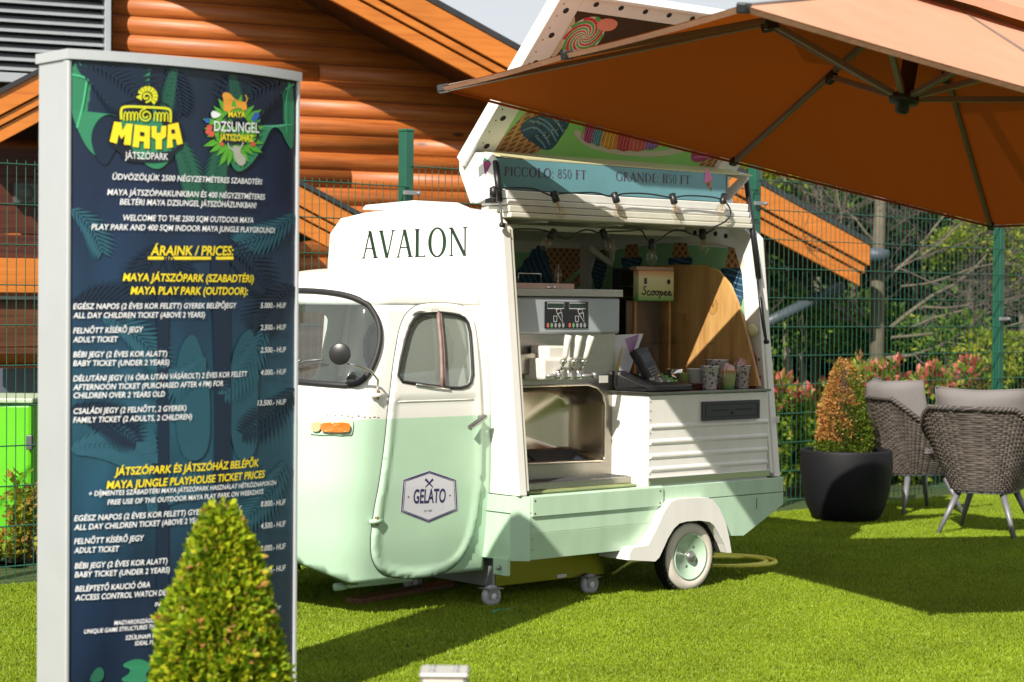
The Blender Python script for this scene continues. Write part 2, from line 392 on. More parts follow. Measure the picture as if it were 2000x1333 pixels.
for t, z in [(-3.41, 2.07), (-3.41, 1.2), (-.38, 2.13), (-.38, 1.3), (2.47, 1.35), (2.47, 2.1), (-6.42, 1.9)]:
    m = MB(); m.beam(fP(t - .06, z, .055), fP(t + .06, z, .055), .012, .025); m.tube([fP(t + .045, z, .055), fP(t + .045, z, .075)], .012, 8)
    obj('clamp', m, GREYM, fence, bevel=.002)

# ================================================================== log house
LOG = woodmat('orange_log', (.27, .062, .012), (.43, .118, .022), (.50, .155, .034))
BOARD = woodmat('orange_board', (.46, .13, .016), (.56, .17, .022), (.60, .20, .030), scale=(1, 20, 20), knots=False)
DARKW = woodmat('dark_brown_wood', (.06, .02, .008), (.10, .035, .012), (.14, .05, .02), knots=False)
W0 = np.array([-1.62, 15.7]); WA = math.atan2(.41, .911); wd = np.array([math.cos(WA), math.sin(WA)]); wn = np.array([wd[1], -wd[0]])
house = thing('log_house', 'orange stained log building with a steep gable roof behind the fence', 'house', (W0[0], W0[1], 0), 'self', rz=WA)
# house frame: x along the wall, -y towards the camera, z up
def hp(px, py, o=0.):
    """photo point -> (x, z) on the plane y=-o of the house"""
    d = ray(px, py); P0 = np.array([W0[0] + wn[0] * o, W0[1] + wn[1] * o]); t = ((P0 - C0[:2]) @ wn) / (d[:2] @ wn)
    P = C0 + d * t; return np.array([(P[:2] - P0) @ wd, P[2]])
RO = .73      # roof overhang
E0 = hp(824, 0, RO); E1 = hp(1693, 480, RO); sl_ = (E1[1] - E0[1]) / (E1[0] - E0[0])
def vtop(x): return E0[1] + sl_ * (x - E0[0])
b1, b2, b3 = [np.array(hp(1500, yy, RO))[1] - vtop(hp(1500, yy, RO)[0]) for yy in (418, 436, 462)]
xa = E0[0] - 7.2; xr = E1[0]                     # ridge and right end of verge
dep = -b3                                       # vertical depth of verge stack
def hb(x0, x1, d0, d1, y0, y1):  # sloping board between verge-relative heights
    m = MB(); v = []
    for x in (x0, x1):
        for y in (y0, y1):
            for d in (d0, d1): v.append((x, y, vtop(x) + d))
    m.add(v, [(0, 1, 3, 2), (4, 6, 7, 5), (0, 4, 5, 1), (2, 3, 7, 6), (0, 2, 6, 4), (1, 5, 7, 3)]); return m
xb = hp(1500, 400, RO)[0]
obj('verge_board', hb(xa, xr, b1 + .012, 0, -RO - .05, -RO), BOARD, house, bevel=.006)
obj('verge_board', hb(xa, xr - .03, b2 + .012, b1, -RO - .02, -RO + .02), BOARD, house, bevel=.006)
obj('verge_board', hb(xa, xr - .06, b3, b2, -RO + .005, -RO + .045), BOARD, house, bevel=.006)
obj('roof', hb(xa, xr + .02, .0, .05, -RO - .06, 6.5), mat('roof_felt', (.03, .03, .035), .8, noise=.3), house)
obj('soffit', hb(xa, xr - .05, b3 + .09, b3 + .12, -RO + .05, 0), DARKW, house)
# left slope of the main roof (past the ridge)
def vl(x): return vtop(xa) + (x - xa) * -sl_
m = MB(); m.add([(x, y, vl(x) + d) for x in (xa - 6, xa) for y in (-RO - .05, 6.5) for d in (b3, .05)], [(0, 1, 3, 2), (4, 6, 7, 5), (0, 4, 5, 1), (2, 3, 7, 6), (0, 2, 6, 4), (1, 5, 7, 3)])
obj('roof', m, MATS['roof_felt'], house)
# wall: the sheathing behind the logs, then every log
xL = hp(218, 60)[0]; xRw = E1[0] - 1.55
sp = .1385; rl = .088
zline = hp(600, 262)[1]; k0 = int(zline / sp); z00 = zline - k0 * sp
k = 0
while True:
    z = z00 + k * sp + sp / 2
    if z > vtop(xa) + b3 + .2: break
    # right end is cut by the roof slope
    xe = min(xRw, E0[0] + ((z + sp * .5 - b3 - .1) - E0[1]) / sl_ + .42)
    xs = xL if z > 2.6 else xL - 2.2
    xs2 = xs
    if xe > xs2 + .4:
        cuts = [xs2] + ([rnd.uniform(xs2 + 1.2, xe - .5)] if xe - xs2 > 3 and k % 2 == 0 else []) + [xe]
        for c in range(len(cuts) - 1):
            m = MB(); a0, a1 = cuts[c], cuts[c + 1] - .004; n = 9
            prof = [(-(math.cos(2.3 * (j / (n - 1) - .5)) - math.cos(1.15)) / (1 - math.cos(1.15)) * .034 - .002, math.sin(2.3 * (j / (n - 1) - .5)) / math.sin(1.15) * (sp / 2 - .0025)) for j in range(n)]
            vs = [(x, y_, z + zz) for x in (a0, a1) for y_, zz in prof]; fs = [(j, j + 1, n + j + 1, n + j) for j in range(n - 1)] + [tuple(range(n)), tuple(range(2 * n - 1, n - 1, -1))]
            m.smooth = True; m.add(vs, fs); m.sm[-2:] = [False, False]
            obj('log', m, LOG, house)
    k += 1
m = MB(); m.prism([(xL - 2.2, 0), (xRw, 0), (xRw, vtop(xRw) + b3), (xa, vtop(xa) + b3), (xL - 2.2, vtop(xL - 2.2) + b3 if xL - 2.2 > xa else vl(xL - 2.2) + b3)], 1, .002, .2)
obj('wall', m, DARKW, house)
# deep dark porch under the right end of the roof
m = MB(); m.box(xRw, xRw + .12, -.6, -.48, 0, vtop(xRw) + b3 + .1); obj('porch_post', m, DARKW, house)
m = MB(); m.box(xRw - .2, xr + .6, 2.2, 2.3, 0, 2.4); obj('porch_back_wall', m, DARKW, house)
# louvre grille, top left
lv = obj('louvre_frame', MB().box(hp(204, 60, .16)[0], hp(216, 60, .16)[0], -.18, -.06, hp(210, 150, .16)[1], 6.).box(-6.5, hp(204, 60, .16)[0], -.17, -.08, hp(100, 160, .16)[1] - .02, hp(100, 152, .16)[1] + .02), mat('louvre_grey', (.42, .45, .48), .4, .3, noise=.1), house, bevel=.004)
zb = hp(100, 146, .16)[1]; st = (hp(100, 34, .16)[1] - zb) / 6.
for i in range(14):
    z = zb + (i + .5) * st; m = MB()
    m.add([(x, y, zz) for x in (-6.5, hp(203, 60, .16)[0]) for y, zz in ((-.17, z - st * .30), (-.17, z - st * .16), (-.07, z + st * .55), (-.06, z + st * .40))],
          [(0, 1, 2, 3), (7, 6, 5, 4), (0, 4, 5, 1), (1, 5, 6, 2), (2, 6, 7, 3), (3, 7, 4, 0)])
    obj('slat', m, MATS['louvre_grey'], lv)
obj('louvre_back', MB().box(-6.5, hp(203, 60, .16)[0], -.05, -.045, zb - .05, 6.), mat('near_black', (.012, .013, .016), .7), lv)
# small porch gable in front (its ridge stands behind the price sign)
PO = 2.0
A = hp(126, 118, PO)
def porch(px, py): return hp(px, py, PO)
for (q0, q1, nm) in [((-60, 215), (126, 118), 'l'), ((126, 118), (760, 458), 'r')]:
    p0, p1 = porch(*q0), porch(*q1)
    for j, (d0, d1, o) in enumerate([(-.11, 0, .04), (-.165, -.118, .02), (-.25, -.172, 0)]):
        d0, d1 = d0 * 1.25, d1 * 1.25
        m = MB(); m.add([(p[0], y, p[1] + d) for p in (p0, p1) for y in (-PO - o, -PO - o + .04) for d in (d0, d1)], [(0, 1, 3, 2), (4, 6, 7, 5), (0, 4, 5, 1), (2, 3, 7, 6), (0, 2, 6, 4), (1, 5, 7, 3)])
        obj('verge_board', m, BOARD, house, bevel=.005)
    m = MB(); m.add([(p[0], y, p[1] + d) for p in (p0, p1) for y in (-PO - .06, 0) for d in (0, .035)], [(0, 1, 3, 2), (4, 6, 7, 5), (0, 4, 5, 1), (2, 3, 7, 6), (0, 2, 6, 4), (1, 5, 7, 3)])
    obj('porch_roof', m, MATS['roof_felt'], house)
# porch beam, boarding and dark opening at the far left
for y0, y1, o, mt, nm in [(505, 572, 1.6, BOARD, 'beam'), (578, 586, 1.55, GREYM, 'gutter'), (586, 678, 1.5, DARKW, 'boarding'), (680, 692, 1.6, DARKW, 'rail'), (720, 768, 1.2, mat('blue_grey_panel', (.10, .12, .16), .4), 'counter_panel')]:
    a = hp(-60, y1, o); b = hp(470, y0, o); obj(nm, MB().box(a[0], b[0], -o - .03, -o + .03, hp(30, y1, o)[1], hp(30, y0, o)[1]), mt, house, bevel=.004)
m = MB()
for i in range(5):
    z = 1.5 + i * .2
    m.box(-6, xL - .35, -.9, -.86, z, z + .19)
obj('boarding', m, woodmat('red_brown_board', (.05, .012, .006), (.085, .02, .01), (.12, .03, .012), knots=False), house)
sp_ = hp(50, 378, .95); m = MB(); m.box(sp_[0] - .08, sp_[0] + .08, -.98, -.9, sp_[1] - .07, sp_[1] + .07); m.lathe([(.02, -.99), (.055, -.985), (.05, -.98)], 16, (sp_[0], 0, sp_[1]), 1)
obj('wall_lamp', m, DGREY, house, bevel=.01)
# downpipe below right verge end
q0, q1 = hp(1500, 640, .3), hp(1645, 560, .3)
obj('downpipe', MB().tube([(q0[0] - .3, -.3, q0[1] - .08), (q1[0], -.3, q1[1])], .05, 10), mat('blue_grey_pipe', (.06, .075, .09), .4), house)

# lime box behind the fence, far left
q = at(30, 1050, 10.9); bx = thing('lime_container', 'lime green box container behind the fence at the left edge', 'container', (q[0], q[1], 0))
w_ = 62 / F_PX * 10.9
xr_ = at(62, 900, 10.9)[0]; zt = at(30, 778, 10.9)[2]
LIME = mat('lime_plastic', (.11, .52, .006), .45, noise=.08)
obj('body', MB().box(xr_ - .8, xr_, 10.9, 11.5, 0.1, zt - .03), LIME, bx, bevel=.02)
obj('lid', MB().box(xr_ - .82, xr_ + .01, 10.88, 11.52, zt - .028, zt), mat('pale_lid', (.45, .55, .38), .5, noise=.3, nscale=20), bx, bevel=.008)
obj('latch', MB().box(xr_ - .02, xr_ + .012, 10.85, 10.9, zt - .28, zt - .2), DGREY, bx, bevel=.004)
# ================================================================== lettering
def text_mesh(body, bold=0.):
    cu_ = bpy.data.curves.new('t', 'FONT'); cu_.body = body; cu_.size = 1; cu_.offset = bold; cu_.resolution_u = 3
    o = bpy.data.objects.new('t', cu_); COL.objects.link(o)
    bpy.context.view_layer.update(); me = bpy.data.meshes.new_from_object(o.evaluated_get(bpy.context.evaluated_depsgraph_get()))
    v = np.array([tuple(x.co) for x in me.vertices]); f = [tuple(p.vertices) for p in me.polygons]
    bpy.data.objects.remove(o); bpy.data.curves.remove(cu_); bpy.data.meshes.remove(me)
    return v, f
_h = text_mesh('H')[0]; CAPH = _h[:, 1].max()
def text_on(mb, body, a0, b0, a1, b1, cap, fn, bold=.018, shear=.16):
    """lettering from (a0,b0) to (a1,b1) (left and right end of the base line) in a surface's own 2D coordinates"""
    v, f = text_mesh(body, bold); x0, x1 = v[:, 0].min(), v[:, 0].max(); x = (v[:, 0] - x0) / (x1 - x0); y = v[:, 1] / CAPH * cap
    L_ = a1 - a0; A_ = a0 + x * L_ + shear * y; B_ = b0 + (b1 - b0) * x + y
    mb.add([fn(p, q) for p, q in zip(A_, B_)], f)
def stroke2(pts, w, closed=False):
    """2D stroke as a list of quads (polygons)"""
    P = [np.array(p, float) for p in pts]; out = []; n = len(P); W_ = w if isinstance(w, (list, tuple)) else [w] * n
    off = []
    for i in range(n):
        if closed: d = P[(i + 1) % n] - P[i - 1]
        else: d = P[min(i + 1, n - 1)] - P[max(i - 1, 0)]
        d = d / (np.linalg.norm(d) + 1e-9); off.append(np.array([-d[1], d[0]]) * W_[i] / 2)
    for i in range(n if closed else n - 1):
        j = (i + 1) % n; out.append([P[i] + off[i], P[j] + off[j], P[j] - off[j], P[i] - off[i]])
    return out
def circ(cx, cy, r, n=20, ry=None): return [(cx + r * math.cos(2 * math.pi * k / n), cy + (ry or r) * math.sin(2 * math.pi * k / n)) for k in range(n)]

# ================================================================== price sign
SP0 = np.array([-1.55, 6.93]) * .915; SP1 = np.array([-.819, 7.58]) * .915; SWd = float(np.linalg.norm(SP1 - SP0)); sd_ = (SP1 - SP0) / SWd; sn_ = np.array([sd_[1], -sd_[0]])
SZ = 1.42 + .88 * .915; BOW = .08
sign = thing('price_sign', 'tall free-standing totem sign with dark blue jungle print, ticket prices and two logos', 'sign', (*((SP0 + SP1) / 2), 0))
def S3(s, z, o=0.):
    b = BOW * 4 * s / SWd * (1 - s / SWd) + o; p = SP0 + sd_ * s + sn_ * b; return (p[0], p[1], z)
_ss = np.linspace(-.05, SWd + .05, 160)
def SG(px, py):
    """photo point -> (s, z) on the bowed sign face"""
    best = None
    P = np.array([S3(s, 1.3) for s in _ss]); x_ = proj(P)
    z = 1.3
    for _ in range(3):
        P = np.array([S3(s, z) for s in _ss]); pr = proj(P); i = int(np.clip(np.searchsorted(pr[:, 0], px), 1, len(_ss) - 1))
        t = (px - pr[i - 1, 0]) / (pr[i, 0] - pr[i - 1, 0]); s = _ss[i - 1] + t * (_ss[i] - _ss[i - 1]); y0 = pr[i - 1, 1] + t * (pr[i, 1] - pr[i - 1, 1])
        Y = S3(s, z)[1]; z = z + (y0 - py) / F_PX * Y
    return s, z
FRW = .022
m = MB(); m.grid(lambda s, z: S3(s, z, -.004), np.linspace(FRW * .3, SWd - FRW * .3, 40), np.linspace(.02, SZ - .02, 12))
bgm = bpy.data.materials.new('sign_print'); bgm.use_nodes = True; N = bgm.node_tree.nodes; Lk = bgm.node_tree.links
b = N['Principled BSDF']; b.inputs['Roughness'].default_value = .35
tc = N.new('ShaderNodeTexCoord'); sx = N.new('ShaderNodeSeparateXYZ'); Lk.new(tc.outputs['Generated'], sx.inputs[0])
r = N.new('ShaderNodeValToRGB'); e = r.color_ramp.elements
stops = [(0, (.008, .016, .04)), (.2, (.010, .024, .055)), (.36, (.015, .065, .11)), (.46, (.018, .085, .13)), (.62, (.010, .035, .075)), (.8, (.008, .018, .05)), (1, (.008, .02, .04))]
while len(e) < len(stops): e.new(.5)
for i, (p_, c_) in enumerate(stops): e[i].position = p_; e[i].color = (*c_, 1)
Lk.new(sx.outputs[2], r.inputs[0])
t = N.new('ShaderNodeTexNoise'); t.inputs['Scale'].default_value = 3.5; t.inputs['Detail'].default_value = 3; Lk.new(tc.outputs['Generated'], t.inputs['Vector'])
mr = N.new('ShaderNodeMapRange'); mr.inputs[1].default_value = .3; mr.inputs[2].default_value = .7; mr.inputs[3].default_value = .6; mr.inputs[4].default_value = 1.35; Lk.new(t.outputs[0], mr.inputs[0])
h = N.new('ShaderNodeHueSaturation'); Lk.new(r.outputs[0], h.inputs['Color']); Lk.new(mr.outputs[0], h.inputs['Value']); Lk.new(h.outputs[0], b.inputs['Base Color'])
face = obj('print_face', m, bgm, sign, smooth=True)
# body: two side panels, back, frame, cap
TH = .19
def S2(s, o): p = SP0 + sd_ * s + sn_ * o; return p
m = MB(); c = [S2(0, 0), S2(0, -TH), S2(.012, -TH), S2(.012, 0)]
m.prism([tuple(q) for q in c], 2, 0.0, SZ - .03); obj('side_panel', m, ALU, sign, bevel=.003)
m = MB(); c = [S2(SWd - .012, 0), S2(SWd - .012, -TH), S2(SWd, -TH), S2(SWd, 0)]
m.prism([tuple(q) for q in c], 2, 0.0, SZ - .03); obj('side_panel', m, ALU, sign, bevel=.003)
for s in (0, 1):   # rounded edge profiles that hold the print
    m = MB(); a0 = -.004 if s == 0 else SWd - .011; a1 = .011 if s == 0 else SWd + .004
    m.prism([tuple(S2(a0, -.022)), tuple(S2(a0, .004)), tuple(S2(a0 + .003, .008)), tuple(S2(a1 - .003, .008)), tuple(S2(a1, .004)), tuple(S2(a1, -.022))], 2, 0, SZ - .035)
    obj('edge_profile', m, ALU, sign, bevel=.002)
ss = np.linspace(-.008, SWd + .008, 30)
top = [tuple(S2(s, BOW * 4 * s / SWd * (1 - s / SWd) + .014)) for s in ss] + [tuple(S2(s, -TH - BOW * 4 * s / SWd * (1 - s / SWd) - .01)) for s in ss[::-1]]
m = MB(); m.prism(top, 2, SZ - .032, SZ); obj('cap', m, ALU, sign, bevel=.004)
m = MB(); m.grid(lambda s, z: (*S2(s, -TH - BOW * 4 * s / SWd * (1 - s / SWd) + .004), z), np.linspace(0, SWd, 20), [0, SZ - .03]); obj('back_face', m, bgm, sign, smooth=True)
m = MB(); m.prism([tuple(S2(s, o)) for s, o in ((-.01, .02), (SWd + .01, .02), (SWd + .01, -.22), (-.01, -.22))], 2, 0.006, .03); obj('base_plate', m, ALU, sign, bevel=.004)
def F3(o): return lambda s, z: S3(min(max(s, .011), SWd - .011), min(max(z, .02), SZ - .04), o)
def dens2(poly, step=.04): return densify(poly, step)
def sflat(mb, pxpoly, o, px=True):
    P = [SG(*p) for p in pxpoly] if px else pxpoly
    P = dens2(P, .05); mb.flat(P, F3(o))
PR = lambda n, c: mat('print_' + n, c, .42)
pc = {'leaf': (.028, .20, .10), 'leaf2': (.016, .10, .06), 'vein': (.07, .42, .20), 'teal': (.016, .075, .11), 'teal2': (.019, .085, .125), 'navy': (.006, .016, .038), 'ink': (.004, .007, .014), 'lime': (.45, .62, .03), 'orange': (.75, .33, .04), 'red': (.6, .05, .04), 'stone': (.42, .42, .36), 'blue': (.03, .12, .45)}
# big leaves at the top corners
m = MB(); sflat(m, smooth_poly([(137, 112), (200, 116), (300, 124), (290, 150), (296, 200), (322, 252), (340, 300), (316, 332), (290, 328), (262, 300), (244, 262), (232, 228), (206, 222), (186, 240), (176, 268), (188, 296), (196, 312), (170, 292), (150, 250), (137, 215)], 2), .0005); obj('leaf_print', m, PR('leaf', pc['leaf']), face)
m = MB(); sflat(m, smooth_poly([(574, 148), (540, 138), (460, 130), (470, 160), (470, 190), (462, 250), (446, 300), (454, 330), (470, 338), (496, 316), (516, 280), (530, 248), (546, 250), (560, 280), (574, 300)], 2), .0005); obj('leaf_print', m, PR('leaf', pc['leaf']), face)
m = MB()
for a in ([(137, 145), (170, 152), (210, 190), (236, 214)], [(170, 152), (162, 205), (150, 250)], [(574, 165), (548, 180), (520, 200), (505, 240)], [(150, 120), (190, 172), (210, 200)], [(565, 160), (556, 210), (560, 260)]):
    m = MB()
    for q in stroke2([SG(*p) for p in smooth_poly(a, 2, False)], .006): m.flat(q, F3(.0010))
    obj('leaf_vein_print', m, PR('vein', pc['vein']), face)
def frond(key, px, py, ang, L_, wdt, n, o, curve=.5, droop=.9, both=True):
    mb = MB(); x, y = px, py; a = ang; st = L_ / n; pts = []
    for i in range(n):
        pts.append((x, y, a)); x += st * math.cos(a); y += st * math.sin(a); a += curve / n
    for q in stroke2([SG(p[0], p[1]) for p in pts], .004): mb.flat(q, F3(o))
    for i, (x, y, a) in enumerate(pts):
        l = wdt * math.sin(math.pi * (i + 1.5) / (n + 2)) ** .7
        for sg in ((1, -1) if both else (1,)):
            b = a + sg * droop; w = wdt * .055
            tip = (x + l * math.cos(b), y + l * math.sin(b)); bx, by = -math.sin(b) * w, math.cos(b) * w
            mid = (x + l * .45 * math.cos(b), y + l * .45 * math.sin(b))
            mb.flat([SG(x - bx * .5, y - by * .5), SG(mid[0] - bx, mid[1] - by), SG(*tip), SG(mid[0] + bx, mid[1] + by), SG(x + bx * .5, y + by * .5)], F3(o))
    obj('frond_print', mb, PR(key, pc[key]), face)
for a in [(150, 118, .25, 150, 85, 16, .0014, .7, 1.0), (560, 155, 2.9, 130, 80, 14, .0014, -.6, 1.0), (330, 118, 1.2, 110, 45, 14, .0014, .3, .8), (470, 128, 1.9, 110, 45, 14, .0014, -.3, .8)]: frond('navy', *a)
m = MB(); sflat(m, smooth_poly([(182, 300), (176, 262), (192, 236), (206, 226), (228, 234), (240, 262), (222, 300), (204, 330)], 2), .0008)
obj('palm_print', m, PR('navy', pc['navy']), face)
for a in [(345, 122, 1.9, 100, 34, 12, .0018, -.3, .5), (450, 132, 1.35, 100, 34, 12, .0018, .2, .5), (330, 250, 1.0, 150, 55, 16, .0004, .5, .5), (450, 250, 2.0, 150, 55, 16, .0004, -.5, .5)]: frond('leaf2', *a)
for a in [(140, 410, .6, 110, 50, 12, .0003, .8, .7), (575, 420, 2.4, 130, 60, 14, .0003, .6, .7), (140, 880, -.3, 170, 80, 18, .0003, 1.0, .7), (200, 620, .3, 160, 60, 16, .0003, .9, .7), (520, 640, 1.9, 160, 60, 16, .0003, .5, .7), (400, 700, 2.3, 120, 60, 14, .0003, .7, .7), (290, 1000, -.9, 120, 60, 14, .0003, .8, .7), (560, 900, 2.0, 150, 60, 16, .0003, .4, .7)]: frond('teal2', *a)
for a in ([(340, 700), (376, 640), (400, 700), (412, 780), (408, 900), (345, 900)], [(446, 720), (470, 650), (500, 640), (505, 800), (500, 900), (452, 900)], [(250, 860), (300, 820), (310, 900), (250, 905)]): obj('glow_print', (lambda mb: (sflat(mb, smooth_poly(a, 2), .0002), mb)[1])(MB()), PR('teal', pc['teal']), face)
m = MB()
for a in ([(306, 560), (330, 560), (328, 900), (330, 1333), (304, 1333), (308, 900)], [(412, 500), (446, 500), (452, 760), (448, 1300), (414, 1300), (420, 760)]): obj('palm_trunk_print', (lambda mb: (sflat(mb, a, .0004), mb)[1])(MB()), PR('navy', pc['navy']), face)
for a in [(140, 800, .1, 150, 60, 18, .0006, .8, .9), (320, 480, 2.4, 120, 60, 14, .0006, -.8, .8), (430, 480, .4, 130, 60, 14, .0006, .8, .8), (575, 560, 2.6, 110, 60, 14, .0006, -.7, .8), (320, 480, .9, 110, 50, 14, .0006, .6, .8), (575, 760, 2.2, 140, 50, 16, .0006, .5, .9), (140, 600, -.4, 120, 60, 14, .0006, .9, .8)]: frond('navy', *a)
m = MB(); sflat(m, smooth_poly([(170, 1333), (190, 1300), (205, 1310), (200, 1333)], 2), .0006); obj('leaf_print', m, PR('leaf2', pc['leaf2']), face); m = MB()
sflat(m, smooth_poly([(232, 1300), (270, 1284), (300, 1300), (280, 1320), (300, 1333), (225, 1333), (262, 1310)], 2), .0006)
obj('leaf_print', m, PR('leaf', pc['leaf']), face)
# price lines
def tx(group, body, x0, y0, x1, y1, cap, bold=.014, shear=.16, o=.0028):
    a0, b0 = SG(x0, y0); a1, b1 = SG(x1, y1); z1 = SG(x0, y0 - cap)[1]
    text_on(group, body, a0, b0, a1, b1, z1 - b0, F3(o), bold, shear)
LINES_W = [
 ("ÜDVÖZÖLJÜK 2500 NÉGYZETMÉTERES SZABADTÉRI", 218, 351, 510, 361, 11), ("MAYA JÁTSZÓPARKUNKBAN ÉS 400 NÉGYZETMÉTERES", 208.5, 381, 516, 390.5, 11),
 ("BELTÉRI MAYA DZSUNGEL JÁTSZÓHÁZUNKBAN!", 233, 400, 499, 407, 11), ("WELCOME TO THE 2500 SQM OUTDOOR MAYA", 238, 431, 494, 436, 11),
 ("PLAY PARK AND 400 SQM INDOOR MAYA JUNGLE PLAYGROUND!", 177.6, 449, 535.5, 455.6, 11),
 ("EGÉSZ NAPOS (2 ÉVES KOR FELETT) GYEREK BELÉPŐJEGY", 142, 604, 460, 602, 10.5), ("5.000.- HUF", 508, 602, 557, 601.6, 10), ("ALL DAY CHILDREN TICKET (ABOVE 2 YEARS)", 142, 621.6, 398.7, 620, 10.5),
 ("FELNŐTT KÍSÉRŐ JEGY", 142, 651.6, 277.7, 649, 10.5), ("2.500.- HUF", 508, 645, 557, 644, 10), ("ADULT TICKET", 142, 669, 228, 668, 10.5),
 ("BÉBI JEGY (2 ÉVES KOR ALATT)", 142, 698, 325, 696, 10.5), ("2.500.- HUF", 508, 689, 557, 688, 10), ("BABY TICKET (UNDER 2 YEARS)", 142, 715, 329, 713, 10.5),
 ("DÉLUTÁNI JEGY (16 ÓRA UTÁN VÁSÁROLT) 2 ÉVES KOR FELETT", 142, 745, 481, 735.5, 10.5), ("4.000.- HUF", 508, 733, 557, 731, 10),
 ("AFTERNOON TICKET (PURCHASED AFTER 4 PM) FOR", 142, 762, 435, 754, 10.5), ("CHILDREN OVER 2 YEARS OLD", 142, 778, 320.6, 775, 10.5),
 ("CSALÁDI JEGY (2 FELNŐTT, 2 GYEREK)", 142, 808.7, 362.6, 802, 10.5), ("13.500.- HUF", 502, 792.6, 557, 790, 10), ("FAMILY TICKET (2 ADULTS, 2 CHILDREN)", 142, 826, 373.5, 819, 10.5),
 ("+ DÍJMENTES SZABADTÉRI MAYA JÁTSZÓPARK HASZNÁLAT HÉTKÖZNAPOKON", 172, 969, 538, 947, 9), ("FREE USE OF THE OUTDOOR MAYA PLAY PARK ON WEEKDAYS", 209, 986, 513, 964.6, 9.5),
 ("EGÉSZ NAPOS (2 ÉVES KOR FELETT) GYEREK BELÉPŐJEGY", 144, 1018, 470, 998, 10.5), ("8.000.- HUF", 508, 990, 556, 986, 10.5), ("ALL DAY CHILDREN TICKET (ABOVE 2 YEARS)", 144, 1035.6, 402, 1020, 10.5),
 ("FELNŐTT KÍSÉRŐ JEGY", 144, 1063, 279, 1056, 10.5), ("ADULT TICKET", 144, 1080.6, 230.6, 1077, 10.5), ("4.500.- HUF", 508, 1033, 556, 1028, 10.5),
 ("BÉBI JEGY (2 ÉVES KOR ALATT)", 145, 1111, 325.6, 1100.5, 10.5), ("BABY TICKET (UNDER 2 YEARS)", 145, 1128, 330, 1118, 10.5), ("3.000.- HUF", 508, 1077, 556, 1072, 10.5),
 ("BELÉPTETŐ KAUCIÓ ÓRA", 146, 1156, 292, 1147, 10.5), ("ACCESS CONTROL WATCH DEPOSIT", 146, 1173, 352, 1160, 10.5), ("1.000.- HUF", 509, 1120, 556, 1114, 10.5),
 ("INTERA", 301.5, 1184.6, 336, 1182, 7.5), ("INT", 316, 1197, 334, 1196, 7.5), ("GARY", 528.6, 1194, 547, 1190, 7), ("MAGYARORSZÁGON ELŐ", 222, 1221, 324, 1214, 8), ("UNIQUE GAME STRUCTURES THAT BU", 163, 1238, 325, 1225, 8),
 ("SZÜLINAPI PAR", 244, 1250, 314, 1245, 8), ("IDEAL PLACE", 262.5, 1261, 318, 1257, 8)]
for L_ in LINES_W:
    m = MB(); tx(m, *L_); obj('lettering', m, INKW, sign)
for L_ in [("ÁRAINK / PRICES:", 293, 499, 454, 499, 18, .022), ("MAYA JÁTSZÓPARK (SZABADTÉRI)", 239, 549, 494, 551.6, 14.5, .022), ("MAYA PLAY PARK (OUTDOOR):", 254, 575, 482.6, 576, 14.5, .022),
           ("JÁTSZÓPARK ÉS JÁTSZÓHÁZ BELÉPŐK", 223, 928.5, 504, 911, 14.5, .022), ("MAYA JUNGLE PLAYHOUSE TICKET PRICES", 207, 955, 515.5, 932.7, 14.5, .022)]:
    m = MB(); tx(m, *L_); obj('lettering', m, INKY, sign)
m = MB()
for q in stroke2([SG(288, 504.5), SG(372, 504.8), SG(455, 504.5)], .010): m.flat(q, F3(.0028))
obj('underline', m, INKY, sign)
# first logo: yellow block letters under a carved bird
m = MB(); sflat(m, smooth_poly([(222, 228), (240, 200), (262, 198), (266, 178), (290, 162), (312, 178), (312, 200), (330, 204), (340, 232), (352, 236), (362, 286), (340, 300), (332, 318), (240, 318), (236, 298), (206, 284)], 2), .0024)
obj('logo_backing', m, PR('ink', pc['ink']), sign)
m = MB()
def gl(mb, pts, w, o=.0030, closed=False):
    for q in stroke2([SG(*p) for p in pts], w, closed): mb.flat(q, F3(o))
def blk(mb, *polys):
    for P in polys: sflat(mb, P, .0034)
# M A Y A as slabs (sampled outlines)
blk(m, [(213, 277), (222, 238), (236, 240), (238, 256), (246, 242), (258, 243), (254, 284), (241, 283), (243, 264), (236, 272), (231, 262), (227, 281)])
blk(m, [(262, 244), (292, 247), (291, 291), (280, 290), (280, 277), (271, 276), (270, 289), (258, 287)])
blk(m, [(295, 247), (305, 247), (305, 260), (313, 260), (314, 247), (324, 246), (323, 268), (315, 273), (315, 292), (303, 292), (303, 273), (295, 268)])
blk(m, [(327, 244), (347, 240), (356, 281), (345, 284), (342, 272), (335, 273), (337, 288), (325, 290)])
obj('logo_lettering', m, INKY, sign)
m = MB()
for c_ in ([(272, 258), (281, 259), (281, 267), (272, 266)], [(333, 254), (340, 253), (341, 261), (334, 262)]): sflat(m, c_, .0038)
obj('letter_holes', m, PR('ink', pc['ink']), sign)
m = MB()
gl(m, smooth_poly([(236, 234), (235, 214), (242, 208), (290, 210), (328, 212), (333, 218), (332, 240)], 2, False), .008)
for x in (241, 248, 255, 262): gl(m, [(x, 236), (x + .5, 222), (x + 3, 219), (x + 6, 222), (x + 6, 236)], .0045)
for x in (300, 307, 314, 321): gl(m, [(x, 237), (x + .5, 223), (x + 3, 220), (x + 6, 223), (x + 6, 238)], .0045)
gl(m, [(284 + (3 + t_ * .95) * math.cos(t_), 226 + (3 + t_ * .95) * math.sin(t_)) for t_ in np.linspace(0, 11, 36)], .005)
gl(m, [(285 + (2 + t_ * 1.0) * math.cos(t_), 190 + (2 + t_ * 1.0) * math.sin(t_)) for t_ in np.linspace(0, 8, 28)], .006)
